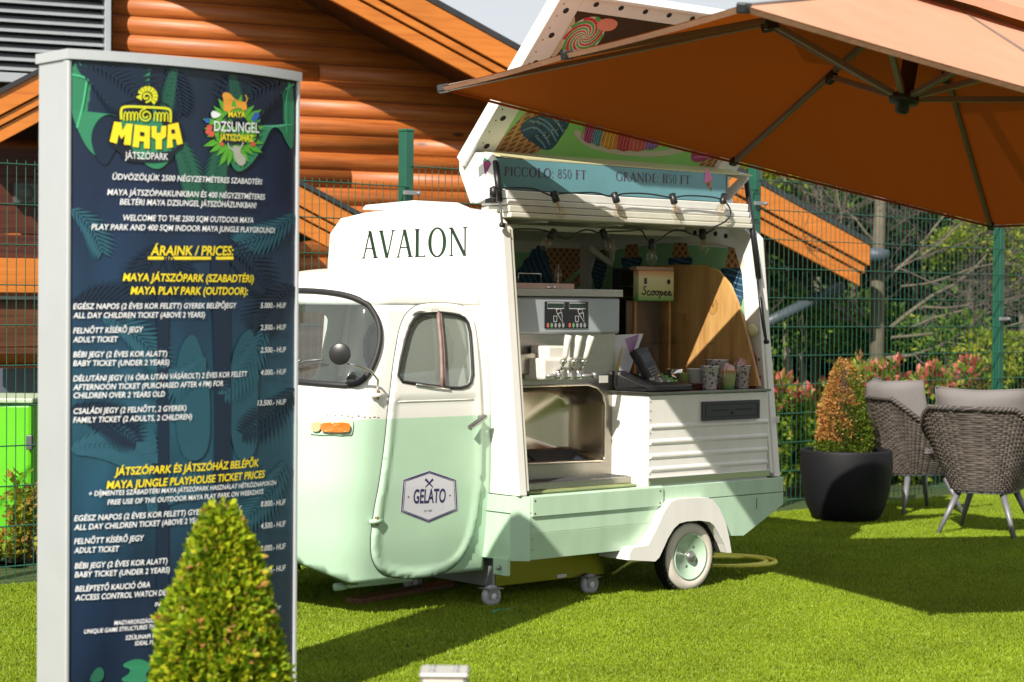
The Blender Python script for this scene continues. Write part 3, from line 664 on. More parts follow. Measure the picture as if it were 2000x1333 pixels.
for k in range(9):
    a = math.radians(-150 + k * 24); gl(m, [(287 + 10 * math.cos(a), 189 + 10 * math.sin(a)), (287 + 20 * math.cos(a), 189 + 20 * math.sin(a))], [.006, .012])
sflat(m, [(276, 184), (276, 197), (264, 190)], .0030)
obj('logo_emblem', m, PR('lime', (.62, .62, .02)), sign)
m = MB(); tx(m, "JÁTSZÓPARK", 243, 310, 327, 313, 13, .004, .0, .0036); obj('lettering', m, INKW, sign)
# second logo: round leaf wreath with animals and flowers, kept generic
m = MB()
for k in range(26):
    a = k * 2 * math.pi / 26 + .1; r_ = 50 + (k % 3) * 5; cx, cy = 457, 258
    sflat(m, [(cx + 30 * math.cos(a - .12), cy + 40 * math.sin(a - .12)), (cx + r_ * .8 * math.cos(a - .1), cy + r_ * math.sin(a - .1)), (cx + r_ * 1.1 * math.cos(a), cy + r_ * 1.25 * math.sin(a)), (cx + r_ * .8 * math.cos(a + .1), cy + r_ * math.sin(a + .1)), (cx + 30 * math.cos(a + .12), cy + 40 * math.sin(a + .12))], .0022 + .0002 * (k % 2))
sflat(m, circ(457, 258, 40, 24, 46), .0020)
obj('logo_wreath', m, PR('wreath', (.10, .38, .03)), sign)
m = MB()
sflat(m, smooth_poly([(414, 238), (500, 236), (508, 262), (496, 284), (422, 280), (412, 262)], 1), .0028); obj('logo_backing', m, PR('ink', pc['ink']), sign)
m = MB()
sflat(m, smooth_poly([(434, 216), (436, 196), (432, 184), (440, 180), (450, 184), (456, 194), (470, 198), (480, 200), (482, 214), (474, 218), (468, 210), (456, 212), (446, 220)], 2), .0032)
gl(m, [(478, 204), (482, 194), (478, 186)], .005, .0032)
obj('logo_cat', m, PR('orange', pc['orange']), sign)
m = MB(); sflat(m, smooth_poly([(452, 286), (462, 284), (470, 290), (468, 300), (478, 306), (480, 318), (470, 326), (460, 318), (456, 304)], 2), .0032)
gl(m, [(456, 296), (446, 288), (444, 280)], .006, .0033); gl(m, [(466, 292), (472, 284), (474, 278)], .006, .0033); obj('logo_monkey', m, PR('stone', pc['stone']), sign)
m = MB()
for x, y, r_ in ((408, 250, 6), (412, 262, 6), (405, 258, 5), (493, 282, 5), (432, 282, 4)): sflat(m, circ(x, y, r_, 10), .0033)
obj('logo_flowers', m, PR('red', (.65, .10, .06)), sign)
m = MB()
for x, y, r_ in ((500, 226, 6), (404, 236, 5), (496, 232, 6)): sflat(m, circ(x, y, r_, 10), .0033)
obj('logo_bird', m, PR('blue', pc['blue']), sign)
m = MB(); sflat(m, smooth_poly([(410, 222), (416, 216), (424, 220), (432, 224), (424, 230), (414, 232)], 1), .0034); tx(m, "DZSUNGEL", 417, 256, 505, 260, 19, .012, .0, .0038); obj('lettering', m, INKW, sign)
m = MB(); tx(m, "MAYA", 445, 229, 478, 230, 11, .025, 0, .0038); tx(m, "JÁTSZÓHÁZ", 428, 274, 494, 277, 12, .025, 0, .0038); obj('lettering', m, INKY, sign)

# ================================================================== leaves
def leaves(mb, P, size, dirs=None, asp=.5, fold=.25):
    """small folded leaves at points P"""
    for i, p in enumerate(P):
        p = Vector(p); d = Vector(dirs[i]) if dirs is not None else Vector((rnd.gauss(0, 1), rnd.gauss(0, 1), rnd.gauss(0, 1)))
        d = (d + Vector((rnd.gauss(0, .5), rnd.gauss(0, .5), rnd.gauss(0, .5)))).normalized(); s = size * rnd.uniform(.6, 1.35)
        sd = d.orthogonal().normalized(); sd.rotate(Matrix.Rotation(rnd.uniform(0, 6.28), 3, d)); n = d.cross(sd)
        w = s * asp * .5
        mb.v += [tuple(p), tuple(p + d * s * .5 + sd * w + n * w * fold), tuple(p + d * s), tuple(p + d * s * .5 - sd * w + n * w * fold)]
        k = len(mb.v) - 4; mb.f += [(k, k + 1, k + 2), (k, k + 2, k + 3)]; mb.mi += [0, 0]; mb.sm += [False, False]
def rawmesh(mb, name):
    me = bpy.data.meshes.new(name); me.from_pydata(mb.v, [], mb.f); me.update(); return me
def cone_bush(bx, by, z0, h, r, n, size, lump=.12, seed=0, power=1.0):
    """points and outward directions filling a clipped cone"""
    rr = random.Random(seed); ph = [rr.uniform(0, 6.28) for _ in range(6)]; P = []; D = []
    while len(P) < n:
        t = rr.random(); t = 1 - math.sqrt(1 - t * .995)
        a = rr.uniform(0, 6.283); R_ = r * ((1 - t) ** power if not isinstance(power, list) else 1) * (1 + lump * (math.sin(3 * a + ph[0] + 9 * t) + math.sin(5 * a + ph[1] - 14 * t)) * .5 + .10 * math.sin(15 * a + 33 * t + ph[2]) * math.sin(11 * a - 45 * t + ph[3])) + .012
        if isinstance(power, list): R_ *= float(np.interp(t, power[0], power[1]))
        q = R_ * (1 - .4 * rr.random() ** 2.2)
        P.append((bx + q * math.cos(a), by + q * math.sin(a), z0 + t * h + rr.gauss(0, .006))); D.append((math.cos(a) * .8, math.sin(a) * .8, .55))
    return P, D
# clipped yew cone in front of the sign
fx = at(432, 1200, 5.7); TZ = at(430, 948, 5.7)[2]
r0_ = 134 / F_PX * 5.7
bush = thing('clipped_cone_bush', 'tall bright green clipped cone shrub in a dark blue pot before the price sign', 'shrub', (fx[0], 5.7, 0))
z0_ = at(430, 1333, 5.7)[2] - .02
P, D = cone_bush(fx[0] - .002, 5.7, z0_, TZ - z0_ - .02, r0_ * .83, 21000, .02, .12, 3, [[0, .35, .73, .9, 1], [1, .86, .46, .20, .02]])
ctr = [i for i in range(len(P)) if rnd.random() < .12]
m = MB(); rnd.seed(5); leaves(m, P, .0255, D, .6); obj('foliage', rawmesh(m, 'foliage'), leafmat('yew_leaf', [(.05, .10, .006), (.14, .25, .010), (.30, .42, .015), (.46, .54, .02), (.56, .50, .03)], .4), bush)
m = MB(); leaves(m, [tuple(np.array(P[i]) + np.array(D[i]) * .008) for i in ctr if P[i][2] > z0_ + .1][:900], .026, None, .6); obj('dry_sprigs', rawmesh(m, 'dry'), leafmat('yew_dry', [(.30, .14, .04), (.42, .20, .05), (.38, .28, .05)], .3), bush)
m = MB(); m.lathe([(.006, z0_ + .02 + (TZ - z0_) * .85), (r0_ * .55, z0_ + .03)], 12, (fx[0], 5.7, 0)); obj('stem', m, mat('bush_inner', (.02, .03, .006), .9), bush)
m = MB(); rp = at(600, 1330, 5.7)[0] - fx[0]
m.lathe([(rp * .7, .004), (rp * .98, z0_ * .6), (rp, z0_ - .01), (rp - .03, z0_ - .006), (rp - .04, z0_ - .05), (.01, z0_ - .06)], 40, (fx[0], 5.7, 0)); obj('pot', m, mat('navy_pot', (.015, .02, .05), .45, noise=.2), bush)
# bollard in the foreground
q = at(867, 1310, 5.0); bw = 47 / F_PX * 5.0
bol = thing('bollard', 'brushed steel square bollard standing blurred in the foreground lawn', 'bollard', (q[0], 5.0, 0)); bt = at(867, 1316, 5.0)[2]
m = MB(); m.box(q[0] - bw, q[0] + bw, 5.0, 5.0 + 2 * bw, 0, bt - .012); obj('post', m, mat('bollard_steel', (.26, .23, .20), .4, .5, noise=.15), bol, bevel=.012)
m = MB(); m.box(q[0] - bw - .002, q[0] + bw + .002, 4.998, 5.002 + 2 * bw, bt - .012, bt); obj('cap', m, mat('bollard_cap', (.50, .49, .47), .3, .3), bol, bevel=.006)
for dx, dy in ((-.5, .5), (.5, .5), (-.5, 1.5), (.5, 1.5)):
    obj('screw', MB().lathe([(.008, bt), (.007, bt + .004), (.001, bt + .005)], 10, (q[0] + dx * bw, 5 + dy * bw, 0)), GREYM, bol)
# ================================================================== the ice cream van (van frame: x to the rear, y across, z up)
van = thing('ice_cream_van', 'vintage white and mint green three-wheeled ice cream van with its side hatch propped open', 'van', (0, 0, 0), 'van')
def VO_(name, mb, m, parent=None, **k): return obj(name, mb, m, parent or van, **k)
ub = -1.12; ue = .71
near = [(.02, .54), (.153, 1.785), (.245, 1.862), (.45, 1.886), (.83, 1.90)]
prof = near + [(1.66 - y, z) for y, z in near[::-1][1:]]
# two-tone paint by height
pm = bpy.data.materials.new('two_tone_paint'); pm.use_nodes = True; N = pm.node_tree.nodes; Lk = pm.node_tree.links; b = N['Principled BSDF']
b.inputs['Roughness'].default_value = .3; b.inputs['Coat Weight'].default_value = .35; b.inputs['Coat Roughness'].default_value = .12
tc = N.new('ShaderNodeTexCoord'); sx = N.new('ShaderNodeSeparateXYZ'); Lk.new(tc.outputs['Object'], sx.inputs[0])
tn = N.new('ShaderNodeTexNoise'); tn.inputs['Scale'].default_value = 30; Lk.new(tc.outputs['Object'], tn.inputs['Vector'])
ad = N.new('ShaderNodeMath'); ad.operation = 'MULTIPLY_ADD'; ad.inputs[1].default_value = .004; Lk.new(tn.outputs[0], ad.inputs[0]); Lk.new(sx.outputs[2], ad.inputs[2])
gt = N.new('ShaderNodeMath'); gt.operation = 'GREATER_THAN'; gt.inputs[1].default_value = .912; Lk.new(ad.outputs[0], gt.inputs[0])
n2 = N.new('ShaderNodeTexNoise'); n2.inputs['Scale'].default_value = 2.5; n2.inputs['Detail'].default_value = 5; Lk.new(tc.outputs['Object'], n2.inputs['Vector'])
mx = N.new('ShaderNodeMix'); mx.data_type = 'RGBA'; mx.inputs[6].default_value = (.47, .68, .50, 1); mx.inputs[7].default_value = (.80, .80, .75, 1); Lk.new(gt.outputs[0], mx.inputs[0])
mr = N.new('ShaderNodeMapRange'); mr.inputs[1].default_value = .3; mr.inputs[2].default_value = .7; mr.inputs[3].default_value = .93; mr.inputs[4].default_value = 1.04; Lk.new(n2.outputs[0], mr.inputs[0])
h = N.new('ShaderNodeHueSaturation'); Lk.new(mx.outputs[2], h.inputs['Color']); Lk.new(mr.outputs[0], h.inputs['Value']); Lk.new(h.outputs[0], b.inputs['Base Color'])
TWO = pm
# ---- cab
ZK = [.16, .35, .6, .95, 1.1, 1.25, 1.42]; HWK = [.555, .59, .61, .61, .60, .57, .52]
DK = [.27, .31, .33, .31, .28, .245, .21]; UK = [-1.78, -1.79, -1.79, -1.765, -1.735, -1.69, -1.645]
WS_, WH_ = .66, 1.38      # side length and half way round
def _ip(z, K): return float(np.interp(z, ZK, K))
def _sm(z, K): return (_ip(z - .05, K) + _ip(z, K) * 2 + _ip(z + .05, K)) / 4
def CS(w, b, o=0.):
    """cab surface: w = way round the cab (0 rear near side, 1.3 front middle), b = height up to 1.42, beyond it the roof"""
    if b <= 1.42: z = b; hw, D, uc = _sm(z, HWK), _sm(z, DK), _sm(z, UK)
    else:
        ph = min(1., (b - 1.42) / .5) * math.pi / 2; c = math.cos(ph); z = 1.42 + .175 * math.sin(ph); k = c ** .72 if c > 0 else 0
        hw, D, uc = _sm(1.42, HWK) * k, _sm(1.42, DK) * c ** .8 if c > 0 else 0., _sm(1.42, UK) + .16 * (1 - c)
    far = w > WH_; w = 2 * WH_ - w if far else w
    if w <= WS_: u = ub + (uc - ub) * w / WS_; yy = hw; nu, ny = 0., 1.
    else:
        t = (w - WS_) / (WH_ - WS_) * math.pi / 2; n = 2 / 2.4; st, ct = math.sin(t), max(0, math.cos(t)); u = uc - D * st ** n; yy = hw * ct ** n
        nu, ny = -(st ** (2 - n)) / max(D, .05), (ct ** (2 - n)) / max(hw, .05)
    l = math.hypot(nu, ny) or 1; u += nu / l * o; yy += ny / l * o
    if b > 1.42: z += o * math.sin(ph)
    return (u, (.83 + yy) if far else (.83 - yy), z)
_ws = np.linspace(0, 1.6, 161); _zs = np.linspace(.15, 1.9, 176)
_G = np.array([[CS(w, z) for z in _zs] for w in _ws]); _GP = proj(toW(_G.reshape(-1, 3))).reshape(161, 176, 2)
def CP(px, py):
    d = ((_GP - (px, py)) ** 2).sum(-1); i, j = np.unravel_index(d.argmin(), d.shape); w, z = _ws[i], _zs[j]; s = .01
    for _ in range(5):
        c = [(w + a * s, z + q * s) for a in (-1, -.5, 0, .5, 1) for q in (-1, -.5, 0, .5, 1)]
        pr = proj(toW(np.array([CS(max(0, a), q) for a, q in c]))); k = ((pr - (px, py)) ** 2).sum(1).argmin(); w, z = c[k]; s *= .5
    return (max(0., w), z)
wsr = [CP(*p) for p in [(575, 568), (640, 571), (690, 580), (724, 600), (740, 630), (742, 665), (732, 705), (715, 738), (690, 754), (640, 751), (575, 742)]]
wsr[0] = (WH_, wsr[0][1]); wsr[-1] = (WH_, wsr[-1][1])
wso = wsr + [(2 * WH_ - w, z) for w, z in wsr[::-1][1:-1]]; wso = smooth_poly(wso, 2)
dwin = smooth_poly([CP(*p) for p in [(772, 744), (778, 700), (792, 645), (808, 618), (835, 610), (870, 612), (900, 618), (912, 634), (917, 690), (919, 744), (905, 758), (872, 758), (810, 750)]], 1)
door = [CP(*p) for p in [(760, 772), (768, 700), (778, 640), (795, 606), (830, 592), (880, 592), (915, 603), (928, 640), (934, 720), (941, 820), (940, 930), (932, 1010), (915, 1070), (885, 1112), (835, 1130), (770, 1130), (737, 1118), (722, 1085), (724, 1030), (742, 930), (752, 850)]]
door = [(max(.012, w), z) for w, z in door]; door = smooth_poly(door, 2)
fdw = [(2 * WH_ - w, z) for w, z in dwin]
def zbot(w):  # lower edge of the cab rises over the front wheel
    w = min(w, 2 * WH_ - w); return .175 + .10 * max(0, min(1, (w - .80) / .38))
nb = [(w, zbot(w)) for w in np.linspace(0, 2 * WH_, 105)]
m = MB(); m.smooth = True; patch(m, nb + [(2 * WH_, 1.42), (0, 1.42)], [wso, dwin, fdw], .035, lambda w, z: CS(w, z))
m.grid(lambda w, b_: CS(w, b_), np.linspace(0, 2 * WH_, 80), list(np.linspace(1.42, 1.915, 20)) + [1.92])
VO_('cab_shell', m, TWO, smooth=True, solid=.006)
m = MB(); m.box(-1.58, ub, .27, 1.39, .19, .25); VO_('cab_floor', m, MINT)
def dist_poly(p, poly):
    P = np.asarray(poly); Q = np.roll(P, -1, 0); d = Q - P; t = np.clip(((p - P) * d).sum(1) / ((d ** 2).sum(1) + 1e-12), 0, 1); return float(np.sqrt((((P + d * t[:, None]) - p) ** 2).sum(1).min()))
def doorfn(w, z):
    d = dist_poly(np.array((w, z)), door); d2 = dist_poly(np.array((w, z)), dwin); o = .017
    if d > .030: o = .017 - .009 * min(1, (d - .030) / .018)
    if d < .004: o = .006
    if z > .99 or d2 < .05:
        t = min(1, max(0, (z - .985) / .02)); o = o * (1 - t) + .017 * t if d >= .004 else o
    return CS(w, z, o)
m = MB(); m.smooth = True; patch(m, door, [dwin], .016, doorfn)
dr = VO_('door', m, TWO, smooth=True, solid=.012)
m = MB(); m.tube([CS(w, z, .003) for w, z in door], .003, 6, closed=True); VO_('shut_line', m, mat('shut_line_dark', (.05, .06, .05), .8))
def outline_tube(mb, poly, o, r, n=8, flat=1.):
    mb.tube([CS(w, z, o) for w, z in poly], r, n, closed=True, flat=flat)
m = MB(); outline_tube(m, densify(wso, .04), .005, .0135); ws = VO_('windscreen', m, RUBBER)
m = MB(); m.smooth = True; patch(m, wso, [], .06, lambda w, z: CS(w, z, .0)); VO_('pane', m, WGLASS, ws, smooth=True)
m = MB(); outline_tube(m, densify(dwin, .03), .017, .0075); VO_('window_seal', m, RUBBER, dr)
m = MB(); m.smooth = True; patch(m, dwin, [], .05, lambda w, z: CS(w, z, .004)); VO_('pane', m, DGLASS, dr, smooth=True)
m = MB(); m.smooth = True; patch(m, fdw, [], .05, lambda w, z: CS(w, z, .004)); VO_('far_window', m, WGLASS, smooth=True)
a_, b_ = CP(850, 610), CP(858, 757); m = MB(); m.tube([CS(a_[0] + (b_[0] - a_[0]) * t, a_[1] + (b_[1] - a_[1]) * t, .020) for t in np.linspace(0, 1, 8)], .009, 6)
m.tube([CS(a_[0] + (b_[0] - a_[0]) * t - .018, a_[1] + (b_[1] - a_[1]) * t, .018) for t in np.linspace(0, 1, 8)], .006, 6); VO_('window_divider', m, mat('pink_grey_rubber', (.30, .20, .18), .5, noise=.3, nscale=30), dr)
m = MB(); q = [CS(*CP(x, y), .022) for x, y in ((800, 613), (815, 609), (848, 609))]; m.tube(q, .006, 6); q = [CS(*CP(x, y), .022) for x, y in ((806, 751), (845, 757), (872, 760))]; m.tube(q, .006, 6); VO_('window_trim', m, CHROME, dr)
m = MB(); q = [CS(w, .985, .010) for w in np.linspace(CP(775, 782)[0], CP(922, 782)[0], 8)]; m.tube(q, .003, 5); VO_('door_crease', m, TWO, dr)
# hinges, handle, indicator, mirror
for px, py in ((733, 772), (730, 1018)):
    w, z = CP(px, py); m = MB(); m.tube([CS(w - .035, z, .016), CS(w, z, .022), CS(w + .035, z, .016)], [.008, .013, .008], 8); hg = VO_('hinge', m, WHITE if py < 900 else MINT)
    m = MB(); m.tube([CS(w, z - .018, .022), CS(w, z + .02, .022)], .009, 8); VO_('hinge_pin', m, RUST, hg)
m = MB(); m.tube([CS(*CP(932, 815), .012), CS(*CP(932, 815), .045)], .010, 8); hp0, hp1 = CS(*CP(936, 812), .048), CS(*CP(903, 836), .05); m.beam(hp0, hp1, .018, .022, UY); VO_('handle', m, mat('old_chrome', (.30, .30, .29), .25, 1.), dr, bevel=.003)
# indicator
w0, z0 = CP(612, 822); w1, z1 = CP(684, 846)
def ring_box(mb, wa, wb, za, zb_, o0, o1, r=.012):
    pl = smooth_poly([(wa, za + r), (wa, zb_ - r), (wa + (r if wb > wa else -r), zb_), (wb - (r if wb > wa else -r), zb_), (wb, zb_ - r), (wb, za + r), (wb - (r if wb > wa else -r), za), (wa + (r if wb > wa else -r), za)], 1)
    n = len(pl); v = [CS(w, z, o0) for w, z in pl] + [CS(w, z, o1) for w, z in pl]
    mb.add(v, [(i, (i + 1) % n, (i + 1) % n + n, i + n) for i in range(n)]); c = CS((wa + wb) / 2, (za + zb_) / 2, o1); mb.add(v[n:] + [c], [(i, (i + 1) % n, n) for i in range(n)])
m = MB(); ring_box(m, w1 - .012, w0 + .012, z1 - .010, z0 + .010, 0, .010); ind = VO_('indicator', m, MINT)
m = MB(); ring_box(m, w1 + .004, w0 - .055, z1 + .004, z0 - .004, .008, .026); VO_('lens', m, mat('amber_lens', (.75, .17, .02), .15, coat=.5, bump=.3, bscale=90), ind, label='amber indicator lens')
m = MB(); ring_box(m, w0 - .052, w0 - .004, z1 + .004, z0 - .004, .008, .022); VO_('lens', m, mat('clear_lens', (.45, .42, .22), .15, coat=.5), ind, label='yellowed clear indicator lens')
# mirror on its bent stalk
bp = CS(*CP(733, 768), .02); MY0 = float(toW(np.array(bp))[1])
mc = at(664, 692, MY0 - .14); mcl = toV(mc)
e1 = toV(at(738, 742, MY0 - .03))
m = MB(); m.tube([bp, e1, tuple(toV(at(724, 725, MY0 - .06))), tuple(toV(at(700, 716, MY0 - .10))), tuple(toV(at(677, 711, MY0 - .13)))], .0055, 8); mi = VO_('mirror', m, CHROME)
mdir = Vector(CV - mcl).normalized(); mdir = (mdir + Vector((-.25, .0, 0))).normalized(); Q = mdir.to_track_quat('Z', 'Y').to_matrix()
def MT(q): return tuple(Q @ Vector(q) + Vector(mcl))
m = MB(); m.lathe([(.002, -.018), (.030, -.016), (.046, -.004), (.048, .004), (.044, .007), (.002, .008)], 28, T=MT); VO_('mirror_head', m, mat('mirror_black', (.02, .02, .022), .35), mi)
# wiper
m = MB(); m.tube([CS(*CP(580, 716), .035), CS(*CP(610, 705), .04), CS(*CP(640, 702), .035)], .005, 6); m.tube([CS(*CP(560, 722), .02), CS(*CP(600, 704), .045)], .007, 6); VO_('wiper', m, mat('wiper_grey', (.16, .16, .17), .4, .4))
# cab inside: rear panel with small window, seat, wheel
INS = mat('cab_interior', (.52, .52, .48), .6, noise=.2)
m = MB(); rw = smooth_poly([(.5, 1.05), (.5, 1.36), (1.16, 1.36), (1.16, 1.05)], 2)
patch(m, [(.28, .25), (1.38, .25), (1.38, 1.0), (1.30, 1.42), (1.15, 1.56), (.50, 1.56), (.36, 1.42), (.28, 1.0)], [rw], .1, lambda y, z: (ub - .012, y, z)); VO_('cab_rear_panel', m, INS)
m = MB(); m.tube([(ub - .02, y, z) for y, z in densify(rw, .05)], .018, 8, closed=True); rwo = VO_('rear_window', m, RUBBER)
m = MB(); patch(m, rw, [], .2, lambda y, z: (ub - .016, y, z)); VO_('pane', m, mat('dusk_glass', (.10, .11, .13), .1), rwo)
m = MB(); m.box(-1.55, -1.17, .36, 1.30, .45, .58); m.box(-1.28, -1.15, .36, 1.30, .56, .98); VO_('seat', m, mat('seat_vinyl', (.16, .17, .14), .5, bump=.1), bevel=.04)
m = MB(); cw = Vector((-1.62, .83, .98)); ax_ = Vector((-.55, 0, .84)).normalized(); e_ = Vector((0, 1, 0)); f_ = ax_.cross(e_)
m.tube([cw + (e_ * math.cos(a) + f_ * math.sin(a)) * .17 for a in np.linspace(0, 2 * math.pi, 28)[:-1]], .011, 8, closed=True); m.tube([cw, cw - ax_ * .5], .02, 8)
for a in (0, 2.1, 4.2): m.tube([cw, cw + (e_ * math.cos(a) + f_ * math.sin(a)) * .17], .007, 6)
VO_('steering_wheel', m, BLACK)
m = MB(); m.grid(lambda w, o: CS(w, 1.03, -o), np.linspace(.74, 2 * WH_ - .74, 24), [.015, .22]); VO_('dashboard', m, CREAM, solid=.03)
# underside of the nose and front wheel
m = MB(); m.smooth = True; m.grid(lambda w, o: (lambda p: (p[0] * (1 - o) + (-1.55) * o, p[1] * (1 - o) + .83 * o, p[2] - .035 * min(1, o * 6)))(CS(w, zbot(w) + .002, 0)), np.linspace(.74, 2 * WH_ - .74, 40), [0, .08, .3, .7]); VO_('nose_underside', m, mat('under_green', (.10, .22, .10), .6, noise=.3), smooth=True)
m = MB(); m.box(-1.80, -1.42, .42, .46, .128, .16); VO_('floor_sill', m, MINT, bevel=.01)
m = MB(); m.lathe([(.018, -.03), (.018, .03)], 12, (-1.83, .44, .14), 0); VO_('jack_point', m, MINT)
def wheel(px_, yc, z, r, parent, nm='wheel', white=True, wdt=.10):
    wt = VO_(nm, MB().lathe([(r * .62, wdt), (r * .93, wdt * .98), (r * .985, wdt * .88), (r, wdt * .6), (r, wdt * .3), (r * .97, wdt * .1)], 48, (px_, yc, z), 1), mat('tyre_rubber', (.014, .014, .015), .7, noise=.3, bump=.2), parent)
    n = 40; m = MB()
    for k in range(n):
        a = 2 * math.pi * k / n
        for j, yy in enumerate((.2, .42, .64)):
            aa = a + (j % 2) * math.pi / n; c_, s_ = math.cos(aa), math.sin(aa)
            def T(q, c_=c_, s_=s_): return (px_ + (r + q[0]) * c_ - q[2] * s_, yc + q[1], z + (r + q[0]) * s_ + q[2] * c_)
            m.box(-.004, .006, wdt * yy - .008, wdt * yy + .008, -.008, .008, T)
    VO_('tread', m, MATS['tyre_rubber'], wt, kind='stuff')
    WW = mat('whitewall', (.72, .66, .58), .6, noise=.12, nscale=9)
    VO_('whitewall', MB().lathe([(r * .975, wdt * .11), (r * .93, .004), (r * .84, -.006), (r * .73, -.004), (r * .645, .006), (r * .62, .02)], 48, (px_, yc, z), 1), WW if white else MATS['tyre_rubber'], wt, smooth=True)
    rim = VO_('rim', MB().lathe([(r * .66, .004), (r * .655, -.004), (r * .61, .0), (r * .575, .03), (r * .50, .038), (r * .40, .036), (r * .33, .026), (r * .20, .022), (r * .01, .022)], 48, (px_, yc, z), 1), MINT, wt, smooth=True)
    VO_('hub_cap', MB().lathe([(r * .17, .024), (r * .17, -.004), (r * .14, -.012), (r * .05, -.016), (.001, -.017)], 24, (px_, yc, z), 1), mat('aged_chrome', (.45, .45, .42), .3, .8, noise=.4, nscale=30), rim)
    for k in range(4):
        a = math.pi / 4 + k * math.pi / 2 + .3
        VO_('wheel_nut', MB().lathe([(.011, .024), (.011, .010), (.009, .004), (.001, .003)], 6, (px_ + r * .30 * math.cos(a), yc, z + r * .30 * math.sin(a)), 1, smooth=False), mat('nut_steel', (.30, .30, .27), .4, .7, noise=.3), rim)
    VO_('valve', MB().tube([(px_ + r * .42, yc + .03, z + r * .22), (px_ + r * .50, yc + .008, z + r * .28)], .005, 6), BLACK, rim)
    return wt
wheel(.012, .0, .176, .176, van)
wheel(.012, 1.66, .176, .176, van, wdt=-.10)
wheel(-2.16, .80, .176, .176, van, nm='front_wheel', white=False)
# ---- load box: bulkheads, roof, walls
bk = VO_('front_bulkhead', MB().prism(prof, 0, ub, ub + .052), WHITE, bevel=.006)
m = MB(); m.prism([(.70, 1.895), (1.13, 1.895), (1.25, 1.902), (1.22, 1.925), (.83, 1.935)], 0, ub + .01, ub + .3); VO_('roof_vent', m, WHITE, bevel=.006)
m = MB(); m.prism([(1.66 - y, z) for y, z in near[1:]][::-1] + [(.83, 1.888)] if False else [(.45, 1.886), (.83, 1.90), (1.21, 1.886), (1.415, 1.862), (1.507, 1.785), (1.49, 1.78), (1.405, 1.85), (1.21, 1.87), (.83, 1.885), (.45, 1.87)], 0, ub + .052, ue - .05); VO_('roof', m, CREAM, bevel=.002)
m = MB(); m.prism([(1.507, 1.785), (1.64, .54), (1.615, .54), (1.485, 1.785)], 0, ub + .052, ue - .05); VO_('far_wall', m, CREAM)
m = MB(); m.box(ub + .052, ue - .05, .04, 1.62, .48, .53); VO_('load_floor', m, MINT)
VO_('rear_bulkhead', MB().prism(prof, 0, ue - .045, ue), WHITE, bevel=.006)
rb = ue - .045
def inset(pf, d): return None
ring_o = [(.03, .56), (.16, 1.78), (.25, 1.852), (.45, 1.872), (.83, 1.884), (1.21, 1.872), (1.41, 1.852), (1.50, 1.78), (1.62, .56)]
ring_i = [(.13, .56), (.245, 1.60), (.30, 1.735), (.45, 1.765), (.83, 1.775), (1.21, 1.765), (1.36, 1.735), (1.415, 1.60), (1.52, .56)]
def ringmesh(u0, u1):
    m = MB(); n = len(ring_o); v = [(u, *p) for u in (u0, u1) for ring in (ring_o, ring_i) for p in ring]
    f = []
    for i in range(n - 1):
        f += [(i, i + 1, n + i + 1, n + i), (2 * n + i, 2 * n + i + 1, 3 * n + i + 1, 3 * n + i), (i, i + 1, 2 * n + i + 1, 2 * n + i), (n + i, n + i + 1, 3 * n + i + 1, 3 * n + i)]
    f += [(0, n, 3 * n, 2 * n), (n - 1, 2 * n - 1, 4 * n - 1, 3 * n - 1)]; return m.add(v, f)
rf = VO_('rear_frame', ringmesh(rb - .022, rb - .001), WHITE, bevel=.003)
hole = mat('hole_dark', (.02, .02, .02), .8)
for k in range(9):
    y = .36 + k * .075; z = np.interp(y, [.3, .45, .83, 1.2], [1.79, 1.818, 1.83, 1.818])
    VO_('hole', MB().lathe([(.014, rb - .0235), (.001, rb - .0236)], 14, (0, y, z), 0), hole, rf)
for z in (.66, .80, .92, 1.06, 1.15):
    y = .055 + (z - .56) * .105; VO_('rivet', MB().lathe([(.009, rb - .0235), (.006, rb - .026), (.001, rb - .027)], 10, (0, y, z), 0), GREYM, rf)
ff = VO_('front_frame', ringmesh(ub + .053, ub + .073), CREAM, bevel=.003)
# side lip of the front opening
# ---- printed interior: green with cones
GPR = mat('print_green', (.20, .46, .24), .45, noise=.35, nscale=2.2, col2=(.32, .58, .30))
for px_, py_ in ((640, 811), (655, 812), (668, 812), (680, 813), (688, 815), (700, 813), (712, 815), (722, 816), (731, 815), (738, 816)):
    w_, z_ = CP(px_, py_); VO_('paint_chip', MB().flat([(w_ - .008 * rnd.random() - .003, z_ - .003 * rnd.random()), (w_ + .010 * rnd.random(), z_ - .003), (w_ + .006, z_ + .004 * rnd.random()), (w_ - .004, z_ + .003)], lambda w, z: CS(w, z, .0012)), RUST)
m = MB(); m.box(ub + .08, rb - .03, 1.49, 1.494, .9, 1.72); ip = VO_('interior_print', m, GPR)
m = MB(); m.prism([(.14, 1.0), (.25, 1.60), (.30, 1.73), (.83, 1.772), (1.36, 1.73), (1.40, 1.60), (1.46, 1.0)], 0, rb - .004, rb - .0015); rp_ = VO_('interior_print', m, GPR)
WAF = bpy.data.materials.new('waffle'); WAF.use_nodes = True; N = WAF.node_tree.nodes; Lk = WAF.node_tree.links; b = N['Principled BSDF']; b.inputs['Roughness'].default_value = .5
tc = N.new('ShaderNodeTexCoord'); w1_ = N.new('ShaderNodeTexWave'); w1_.inputs['Scale'].default_value = 13; w1_.bands_direction = 'DIAGONAL'; mp = N.new('ShaderNodeMapping'); mp.inputs['Scale'].default_value = (1, 1, 1); mp2 = N.new('ShaderNodeMapping'); mp2.inputs['Scale'].default_value = (-1, -1, 1)
w2_ = N.new('ShaderNodeTexWave'); w2_.inputs['Scale'].default_value = 13; w2_.bands_direction = 'DIAGONAL'
